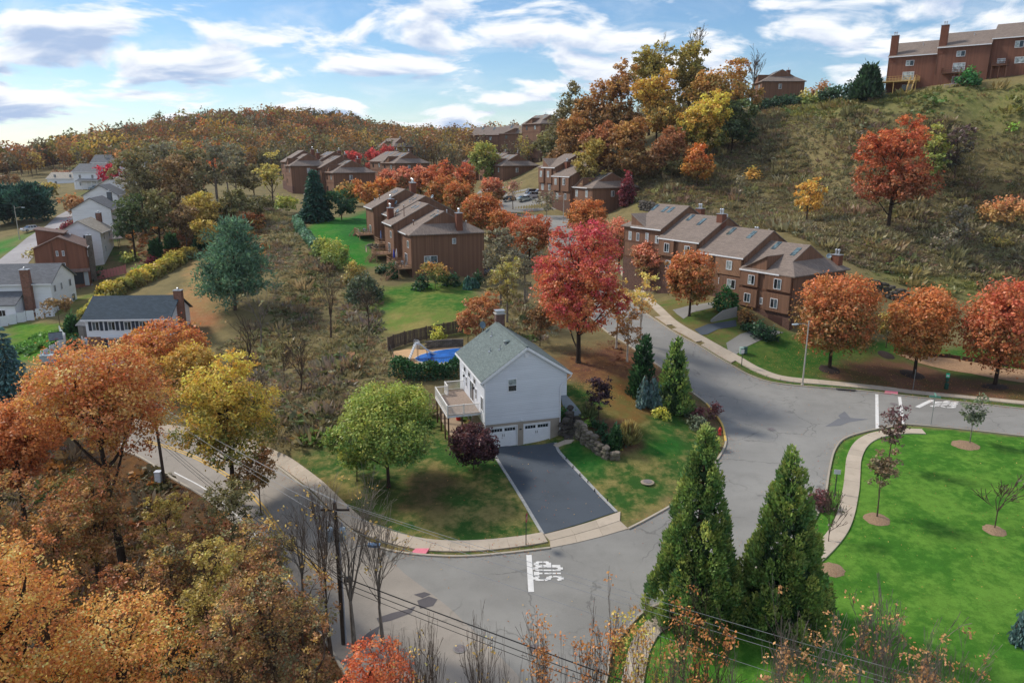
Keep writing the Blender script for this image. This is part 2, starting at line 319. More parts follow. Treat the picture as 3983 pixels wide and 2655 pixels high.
W = {'kerb_lot': [(-44.01, 78.45), (-41.48, 77.37), (-37.87, 75.96), (-33.56, 73.81), (-28.03, 70.38), (-23.20, 66.51), (-19.30, 61.84), (-15.61, 56.70), (-12.67, 53.32), (-10.64, 51.67), (-8.77, 50.97), (-6.45, 50.49), (-3.72, 50.24), (-0.54, 50.53), (2.99, 51.16)],
 'kerb_corner': [(9.56, 53.78), (11.65, 55.44), (14.71, 58.15), (17.98, 62.02), (20.53, 66.17), (21.94, 69.32), (22.65, 73.03), (22.65, 75.12), (22.34, 78.63), (21.16, 81.55), (19.56, 85.42), (17.51, 89.16), (15.15, 93.32), (12.95, 98.68), (11.25, 111.50), (10.11, 133.74), (8.61, 151.55), (7.84, 165.44), (7.54, 183.14)],
 'kerb_far': [(14.08, 190.68), (15.36, 166.43), (17.92, 152.81), (19.60, 137.57), (20.45, 121.71), (20.80, 107.55), (22.01, 100.52), (23.48, 96.74), (25.70, 93.95), (28.50, 90.75), (30.09, 88.44), (32.22, 86.46), (36.02, 85.36), (40.28, 84.50), (44.63, 83.12), (46.19, 82.37), (50.00, 80.81), (57.50, 76.77), (62.66, 74.10)],
 'kerb_island': [(57.38, 67.19), (52.32, 69.16), (46.98, 71.51), (42.37, 73.17), (40.17, 72.51), (37.68, 71.74), (34.41, 69.96), (32.16, 67.13), (29.79, 62.74), (27.39, 57.94), (24.98, 54.25), (22.06, 51.14), (18.41, 48.30), (14.60, 46.21), (11.81, 44.95), (9.32, 43.77), (7.65, 41.84), (6.41, 39.93), (5.67, 37.12), (5.06, 33.54)],
 'main_road': [(-44.01, 78.45), (-41.48, 77.37), (-37.87, 75.96), (-33.56, 73.81), (-28.03, 70.38), (-23.20, 66.51), (-19.30, 61.84), (-15.61, 56.70), (-12.67, 53.32), (-10.64, 51.67), (-10.64, 51.67), (-8.07, 48.44), (-6.00, 46.27), (-4.26, 44.27), (-1.58, 40.63), (0.11, 38.25), (1.39, 36.12), (1.79, 33.60), (-6.66, 33.31), (-10.10, 38.05), (-13.68, 43.45), (-17.78, 48.96), (-22.67, 55.19), (-28.41, 61.97), (-33.78, 66.59), (-39.07, 71.19), (-43.06, 73.56)],
 'side_road': [(-10.64, 51.67), (-8.77, 50.97), (-6.45, 50.49), (-3.72, 50.24), (-0.54, 50.53), (2.99, 51.16), (9.56, 53.78), (11.65, 55.44), (14.71, 58.15), (17.98, 62.02), (20.53, 66.17), (21.94, 69.32), (22.65, 73.03), (22.65, 75.12), (22.34, 78.63), (21.16, 81.55), (19.56, 85.42), (17.51, 89.16), (15.15, 93.32), (12.95, 98.68), (11.25, 111.50), (10.11, 133.74), (8.61, 151.55), (7.84, 165.44), (7.54, 183.14), (14.08, 190.68), (15.36, 166.43), (17.92, 152.81), (19.60, 137.57), (20.45, 121.71), (20.80, 107.55), (22.01, 100.52), (23.48, 96.74), (25.70, 93.95), (28.50, 90.75), (30.09, 88.44), (32.22, 86.46), (36.02, 85.36), (40.28, 84.50), (44.63, 83.12), (46.19, 82.37), (50.00, 80.81), (57.50, 76.77), (62.66, 74.10), (57.38, 67.19), (52.32, 69.16), (46.98, 71.51), (42.37, 73.17), (40.17, 72.51), (37.68, 71.74), (34.41, 69.96), (32.16, 67.13), (29.79, 62.74), (27.39, 57.94), (24.98, 54.25), (22.06, 51.14), (18.41, 48.30), (14.60, 46.21), (11.81, 44.95), (9.32, 43.77), (7.65, 41.84), (6.41, 39.93), (5.67, 37.12), (5.06, 33.54), (1.79, 33.60), (1.39, 36.12), (0.11, 38.25), (-1.58, 40.63), (-4.26, 44.27), (-6.00, 46.27), (-8.07, 48.44)],
 'road_edge': [(-10.10, 38.05), (-13.68, 43.45), (-17.78, 48.96), (-22.67, 55.19), (-28.41, 61.97), (-33.78, 66.59), (-39.07, 71.19), (-43.06, 73.56)],
 'parking_lot': [(6.94, 181.87), (14.08, 190.68), (18.15, 198.24), (17.52, 205.39), (12.67, 216.86), (3.38, 239.07), (-9.80, 251.80), (-12.84, 238.71), (-8.28, 211.46), (0.47, 199.10)],
 'driveway': [(-1.14, 68.20), (4.34, 68.69), (4.79, 65.99), (6.92, 60.74), (8.90, 56.31), (5.58, 54.51), (2.59, 53.09), (0.73, 58.75), (-1.72, 66.27)],
 'edging_a': [(-1.81, 66.45), (0.73, 58.75), (2.51, 53.09)],
 'edging_b': [(4.42, 68.48), (4.83, 66.06), (6.93, 60.87), (8.94, 56.31)],
 'apron_a': [(2.58, 52.97), (4.74, 53.89), (7.01, 55.02), (9.28, 56.31)],
 'apron_b': [(3.03, 52.14), (5.09, 52.97), (7.18, 53.95), (9.05, 54.96)],
 'apron_c': [(3.02, 51.21), (5.18, 51.90), (7.37, 52.79), (9.57, 53.84)],
 'walk_lot': [(-44.19, 78.82), (-41.08, 77.58), (-38.13, 76.57), (-34.87, 75.27), (-29.67, 72.43), (-25.96, 69.67), (-22.45, 66.95), (-18.67, 62.57), (-15.29, 57.75), (-13.00, 54.96), (-11.10, 53.54), (-8.66, 52.39), (-6.03, 51.69), (-2.56, 51.57), (0.94, 52.15), (2.67, 52.62)],
 'walk_far': [(20.94, 154.89), (22.35, 145.02), (22.62, 130.58), (23.21, 118.63), (23.16, 106.17), (24.22, 100.40), (26.76, 96.08), (29.85, 92.52), (31.87, 89.65), (34.42, 87.56), (39.46, 86.39), (45.34, 84.79), (47.97, 83.85), (53.20, 81.96), (58.92, 78.84), (63.71, 76.74)],
 'walk_island': [(43.21, 71.13), (41.45, 71.42), (39.48, 71.12), (37.37, 70.23), (35.33, 68.35), (33.28, 65.30), (31.48, 61.71), (29.89, 58.52), (27.53, 54.35), (25.51, 51.68), (22.51, 48.81), (18.98, 46.17), (15.26, 44.14), (11.98, 43.08), (9.83, 42.36), (8.42, 40.45), (7.56, 38.12), (6.79, 35.36)],
 'garden_walk': [(4.18, 68.14), (5.30, 68.52), (6.26, 68.00), (5.93, 67.67), (5.20, 67.76), (4.49, 67.49)],
 'front_walk': [(5.36, 76.93), (5.72, 77.27), (7.36, 71.18), (6.13, 71.70), (5.47, 74.12)],
 'gravel_path': [(53.21, 96.17), (55.43, 97.21), (61.12, 95.44), (66.93, 90.64), (69.03, 88.20), (65.76, 83.64), (63.89, 86.11), (60.38, 91.12), (55.13, 94.24)],
 'th_drive_a': [(29.14, 94.21), (29.45, 96.23), (32.11, 98.85), (35.97, 100.96), (38.59, 99.80), (35.64, 98.31), (31.86, 95.43), (29.98, 93.38)],
 'th_drive_b': [(26.37, 97.96), (25.89, 99.83), (28.22, 101.75), (32.65, 102.97), (32.24, 101.04), (29.39, 100.18), (27.39, 98.38)],
 'th_drive_c': [(24.94, 106.89), (24.92, 109.86), (27.44, 110.67), (31.33, 110.14), (30.88, 107.89), (27.23, 106.92), (25.32, 104.19)],
 'left_road': [(-104.97, 139.68), (-109.83, 154.63), (-118.03, 176.37), (-122.04, 190.82), (-129.73, 208.39), (-133.83, 223.04), (-134.01, 231.76), (-129.26, 226.90), (-123.54, 210.80), (-117.89, 194.64), (-114.37, 182.87), (-110.20, 172.01), (-103.79, 157.05), (-97.15, 140.65), (-92.97, 129.04), (-92.62, 121.76)],
 'house_b_drive': [(-57.71, 87.18), (-62.14, 101.08), (-59.14, 101.96), (-53.34, 97.26), (-51.28, 90.85), (-48.39, 80.07), (-48.65, 77.71)],
 'brown_drive': [(-91.57, 139.01), (-84.48, 143.09), (-80.90, 138.14), (-85.04, 135.75), (-88.02, 133.83)],
 'pool': [(-12.10, 86.75), (-11.53, 87.44), (-10.49, 87.95), (-9.17, 88.52), (-7.57, 89.24), (-6.36, 89.55), (-6.10, 85.41), (-7.78, 85.03), (-10.20, 85.20), (-11.50, 85.81)],
 'pool_deck': [(-14.60, 85.95), (-15.28, 87.86), (-15.29, 90.47), (-13.60, 90.51), (-10.94, 89.50), (-6.42, 90.43), (-5.97, 85.01), (-9.34, 84.58), (-13.14, 85.14)],
 'patio': [(-8.38, 76.45), (-6.70, 77.47), (-4.13, 70.67), (-2.90, 68.12), (-6.47, 70.85)],
 'back_walk': [(9.56, 186.53), (13.40, 197.59), (14.27, 193.37), (10.59, 179.32)]}
ZONES = [([(-42.87, 76.12), (-27.61, 69.16), (-18.66, 59.52), (-12.34, 51.66), (-8.89, 47.37), (-4.92, 39.98), (-1.82, 33.12), (-36.83, 34.47), (-72.43, 76.32)], (96, 74, 52), (120, 84, 50), 2),
 ([(-23.52, 67.59), (-21.05, 68.35), (-17.79, 69.76), (-10.35, 75.00), (-7.20, 77.54), (-6.00, 82.14), (4.34, 82.08), (6.22, 79.49), (12.62, 82.12), (16.41, 80.02), (21.24, 80.99), (22.76, 75.14), (21.95, 69.84), (18.07, 62.38), (11.97, 55.77), (9.49, 54.02), (2.89, 51.27), (-3.93, 50.36), (-8.78, 51.07), (-12.69, 53.44), (-18.02, 60.08)], (60, 98, 42), (146, 134, 82), 1.0),
 ([(-23.52, 67.59), (-18.02, 60.08), (-12.69, 53.44), (-8.83, 51.39), (-10.46, 52.90), (-14.19, 57.09), (-19.11, 64.25), (-22.87, 68.44)], (120, 110, 68), (150, 128, 80), 0.6),
 ([(-11.87, 61.34), (-8.94, 63.59), (-4.69, 61.91), (-3.74, 59.31), (-6.20, 56.53), (-10.79, 54.89), (-14.33, 57.76)], (70, 84, 40), (108, 92, 62), 1.5),
 ([(4.95, 67.20), (6.73, 67.81), (10.19, 64.40), (6.98, 61.42), (5.20, 64.64)], (38, 100, 40), (60, 110, 45), 0.8),
 ([(12.80, 67.71), (16.28, 69.69), (16.33, 65.71), (13.44, 63.90), (11.53, 65.00)], (50, 110, 42), (90, 115, 52), 1.0),
 ([(4.34, 82.08), (6.22, 87.23), (14.25, 93.93), (17.99, 88.68), (21.32, 81.36), (18.75, 76.75), (11.89, 70.48), (8.22, 79.49)], (118, 82, 66), (140, 102, 66), 1.5),
 ([(10.29, 79.96), (14.48, 84.00), (15.65, 75.95), (12.92, 68.44), (10.03, 70.10)], (150, 108, 62), (118, 110, 60), 1.2),
 ([(6.98, 70.97), (7.69, 68.94), (9.47, 65.38), (10.39, 64.39), (11.78, 65.33), (13.02, 66.41), (11.36, 69.92), (8.74, 70.60)], (104, 76, 60), (120, 94, 74), 0.5),
 ([(18.09, 77.08), (21.64, 80.53), (22.86, 74.63), (21.08, 70.66), (19.22, 72.51)], (92, 92, 58), (118, 92, 72), 0.8),
 ([(57.23, 66.99), (52.17, 68.94), (46.84, 71.28), (42.25, 72.94), (37.57, 71.51), (34.31, 69.74), (32.07, 66.92), (29.79, 62.74), (27.39, 57.94), (24.98, 54.25), (22.06, 51.14), (18.41, 48.30), (14.60, 46.21), (11.81, 44.95), (9.32, 43.77), (7.65, 41.84), (6.41, 39.93), (5.67, 37.12), (5.06, 33.54), (38.61, 32.96), (69.46, 66.20)], (70, 122, 40), (104, 148, 56), 0.3),
 ([(26.05, 94.16), (32.04, 98.61), (36.37, 100.64), (41.56, 99.43), (51.03, 99.70), (57.10, 99.33), (65.60, 98.03), (74.26, 95.66), (59.72, 75.26), (51.78, 79.59), (46.14, 82.37), (40.28, 84.50), (32.22, 86.46)], (62, 106, 42), (92, 112, 52), 0.8),
 ([(38.98, 87.92), (41.27, 90.86), (49.15, 95.50), (54.75, 94.66), (63.89, 86.11), (66.86, 82.99), (62.10, 76.54), (58.71, 78.53), (53.10, 81.78), (46.79, 83.63), (42.62, 86.15)], (122, 90, 72), (96, 86, 52), 1.5),
 ([(27.32, 94.49), (28.25, 95.80), (32.04, 98.61), (35.97, 100.96), (31.04, 109.03), (23.94, 120.60), (23.37, 104.09), (25.73, 97.86)], (120, 110, 66), (90, 112, 52), 1.0),
 ([(-22.16, 114.49), (-21.47, 120.97), (-18.27, 121.88), (-6.54, 124.93), (-6.08, 108.96), (-6.37, 97.04), (-10.44, 95.61), (-18.19, 102.92), (-20.54, 109.15)], (66, 116, 44), (118, 130, 64), 1.5),
 ([(-19.57, 103.54), (-18.38, 108.29), (-7.47, 104.62), (-6.32, 96.15), (-10.34, 94.65), (-17.58, 99.20)], (150, 140, 82), (110, 130, 60), 1.5),
 ([(-45.89, 157.87), (-42.85, 172.99), (-35.80, 173.76), (-28.99, 145.80), (-25.37, 132.62), (-29.63, 130.02), (-37.46, 142.81)], (52, 128, 42), (80, 130, 55), 1.5),
 ([(-38.86, 160.29), (-38.15, 197.13), (-29.55, 161.69), (-28.57, 145.87), (-32.86, 145.49)], (48, 110, 48), (60, 120, 50), 1.5),
 ([(-65.14, 144.48), (-54.52, 128.83), (-46.73, 112.33), (-49.87, 109.77), (-56.79, 116.19), (-59.15, 121.48), (-56.84, 124.94)], (176, 136, 92), (160, 140, 92), 1.5),
 ([(-57.21, 117.13), (-46.73, 112.33), (-45.09, 106.14), (-50.60, 109.87)], (182, 122, 84), (170, 128, 92), 1.5),
 ([(-86.13, 129.46), (-77.38, 132.52), (-65.42, 121.90), (-64.75, 112.06), (-75.11, 118.95), (-79.69, 120.33)], (150, 138, 88), (110, 125, 60), 1.5),
 ([(-83.07, 116.40), (-72.23, 112.85), (-66.23, 103.77), (-66.05, 97.16), (-70.63, 97.60)], (80, 130, 40), (110, 140, 50), 1),
 ([(-122.38, 173.22), (-121.79, 181.38), (-114.61, 166.22), (-107.60, 145.97), (-108.58, 139.96), (-128.37, 166.96)], (58, 134, 50), (70, 130, 52), 1),
 ([(-96.59, 163.06), (-89.06, 163.87), (-79.42, 148.10), (-85.48, 147.50)], (70, 118, 55), (128, 112, 80), 1.5),
 ([(-145.35, 252.15), (-148.49, 275.27), (-128.95, 243.49), (-126.57, 225.70)], (88, 130, 60), (110, 120, 70), 2),
 ([(75.42, 228.99), (87.72, 227.21), (84.70, 179.84), (106.00, 158.21), (123.39, 150.10), (117.00, 140.11), (94.33, 159.97), (88.10, 165.94), (75.76, 181.58), (71.32, 197.93)], (118, 124, 72), (138, 132, 84), 3),
 ([(57.78, 116.74), (63.83, 115.87), (70.48, 112.35), (75.17, 108.67), (78.75, 108.81), (84.71, 118.11), (76.51, 123.26), (66.11, 125.34)], (128, 126, 74), (140, 134, 86), 2),
 ([(32.57, 187.27), (42.12, 166.85), (45.32, 144.41), (41.43, 131.61), (38.57, 168.68), (31.25, 179.06)], (130, 128, 68), (140, 136, 80), 2)]
BRUSH = [([(-64.57, 188.83), (-51.39, 174.02), (-38.51, 140.17), (-30.25, 125.62), (-22.16, 114.49), (-18.41, 100.45), (-15.21, 84.68), (-11.10, 81.45), (-8.93, 75.14), (-13.64, 71.83), (-17.95, 70.49), (-22.20, 69.28), (-26.59, 71.69), (-29.22, 73.90), (-37.20, 84.46), (-42.07, 99.89), (-40.28, 105.60), (-39.72, 116.59), (-47.69, 142.35)], 0.95, 0.8, 'strip'),
 ([(-22.78, 71.41), (-14.29, 75.79), (-8.45, 75.12), (-12.53, 70.61), (-17.79, 69.76), (-20.10, 68.13)], 0.5, 1.3, 'green'),
 ([(31.91, 206.02), (43.54, 193.40), (62.83, 207.34), (76.13, 227.20), (75.27, 180.16), (87.74, 165.01), (103.26, 151.83), (116.08, 138.40), (95.17, 107.08), (78.83, 120.71), (65.59, 119.52), (58.70, 118.88), (54.65, 125.31), (47.74, 152.48), (31.55, 180.94)], 1.7, 0.95, 'hill'),
 ([(77.99, 236.98), (87.72, 227.21), (84.70, 179.84), (105.85, 157.94), (123.39, 150.10), (116.38, 138.97), (103.26, 151.83), (87.74, 165.01), (75.27, 180.16), (70.77, 196.26)], 0.35, 1.0, 'hilltop'),
 ([(61.10, 124.38), (67.87, 124.23), (78.83, 120.71), (95.17, 107.08), (88.65, 98.83), (73.36, 111.32), (63.83, 115.87), (57.78, 116.74)], 0.4, 0.9, 'hilltop'),
 ([(-70.81, 80.55), (-38.44, 69.88), (-27.91, 60.72), (-22.18, 53.80), (-17.38, 47.66), (-13.34, 42.15), (-10.06, 36.65), (-37.03, 37.84)], 0.9, 0.75, 'wood'),
 ([(-106.17, 204.16), (-81.11, 196.58), (-64.57, 188.83), (-48.73, 145.66), (-44.29, 126.47), (-60.97, 145.16), (-72.06, 150.02), (-79.55, 150.26)], 0.4, 1.2, 'wood'),
 ([(6.76, 87.27), (13.16, 94.57), (16.81, 88.35), (17.31, 84.94), (12.98, 84.72), (8.18, 84.76)], 0.25, 0.5, 'litter'),
 ([(-5.75, 109.01), (1.70, 115.44), (6.88, 97.46), (4.22, 91.72), (-4.49, 95.24)], 0.6, 0.8, 'strip')]
MARK = {'stop': [(1.32, 50.33), (1.38, 45.89)],
 'text': [(3.62, 47.19), (3.66, 49.36), (1.76, 47.23)],
 'cross1': [(43.89, 82.68), (38.89, 72.25)],
 'cross2': [(46.14, 81.76), (42.23, 73.44)],
 'stop2': [(46.34, 78.20), (49.46, 80.66)],
 'text2': [(48.00, 78.25), (49.68, 80.33), (50.23, 77.81)],
 'yellow': [(-40.85, 74.95), (-36.49, 72.75), (-33.14, 70.39), (-29.07, 66.97), (-25.75, 63.76), (-22.68, 59.75), (-18.94, 54.03), (-15.75, 50.23), (-13.53, 47.86)],
 'edge': [(-34.42, 68.05), (-29.07, 63.61), (-23.36, 57.09), (-19.28, 51.55), (-15.84, 46.80)],
 'pad1': [(-7.96, 50.83), (-7.61, 51.34), (-6.54, 51.29), (-6.75, 50.67)],
 'pad2': [(44.85, 82.82), (45.41, 83.73), (46.81, 83.47), (46.25, 82.37)],
 'pad3': [(40.67, 71.85), (41.35, 72.65), (41.82, 72.48), (41.13, 71.69)],
 'patches': [[(-10.36, 41.21), (-9.56, 42.33), (-9.00, 42.81), (-8.98, 42.04), (-9.47, 41.07), (-10.11, 40.71)], [(-6.76, 45.31), (-5.97, 45.74), (-5.31, 45.37), (-5.55, 44.67), (-6.44, 44.44)], [(-9.35, 43.62), (-8.37, 44.10), (-7.35, 44.41), (-6.78, 44.74), (-6.99, 44.02), (-8.25, 43.33), (-9.10, 43.08)], [(-7.10, 46.00), (-6.34, 46.25), (-5.84, 45.97), (-6.42, 45.57)]],
 'seals': [[(33.77, 73.27), (36.11, 75.44), (37.40, 75.63), (39.36, 75.10), (36.84, 74.38), (35.49, 73.45)], [(36.50, 76.34), (37.78, 77.59), (37.52, 75.36), (36.36, 74.92)]],
 'manholes': [(27.71, 72.60), (1.48, 40.16), (-3.37, 40.30), (44.25, 79.47)],
 'drain': (40.79, 84.07), 'drain_a': -0.259}
TH = {'right': (39.55, 100.50, 5.20), 'right_a': -0.9859, 'left': (-17.50, 126.00, 8.05), 'left_a': -1.1926, 'mid': (20.61, 188.00, 12.56), 'mid_a': -1.0970, 'back': (-3.13, 255.00, 17.42), 'back_a': -1.0852, 'bl1': (-55.78, 232.00, 15.59), 'bl1_a': -1.0528, 'bl2': (-42.30, 270.00, 18.15), 'bl2_a': -0.9623, 'bl3': (-71.33, 240.00, 17.61), 'bl3_a': -1.1168, 'bl4': (-53.56, 340.00, 24.81), 'bl4_a': -0.8581, 'hz1': (7.45, 330.00, 30.22), 'hz1_a': -0.3442, 'hz2': (11.42, 300.00, 33.17), 'hz2_a': -0.9233, 'hill2': (78.00, 238.00, 43.16), 'hill2_a': -1.5983, 'top': (88.98, 182.00, 44.09), 'top_a': -0.6618, 'houseb': (-60.55, 100.00, 2.81), 'houseb_a': 0.0698, 'brown': (-81.42, 138.00, 6.06), 'brown_a': 1.9897, 'whitel': (-90.33, 118.00, 3.42), 'whitel_a': 0.1396, 'v1': (-84.94, 150.00, 9.60), 'v1_a': 1.8500, 'v2': (-91.96, 168.00, 12.66), 'v2_a': 1.8500, 'v3': (-102.80, 192.00, 14.61), 'v3_a': 1.8500, 'v4': (-116.03, 222.00, 16.24), 'v4_a': 1.8500, 'v5': (-156.90, 265.00, 18.80), 'v5_a': -0.2443, 'v6': (-134.09, 262.00, 19.84), 'v6_a': 1.8500, 'v7': (-186.48, 330.00, 21.75), 'v7_a': -0.1745, 'v8': (-188.27, 300.00, 18.02), 'v8_a': 0.0000, 'v9': (-149.19, 300.00, 21.12), 'v9_a': -0.1745}
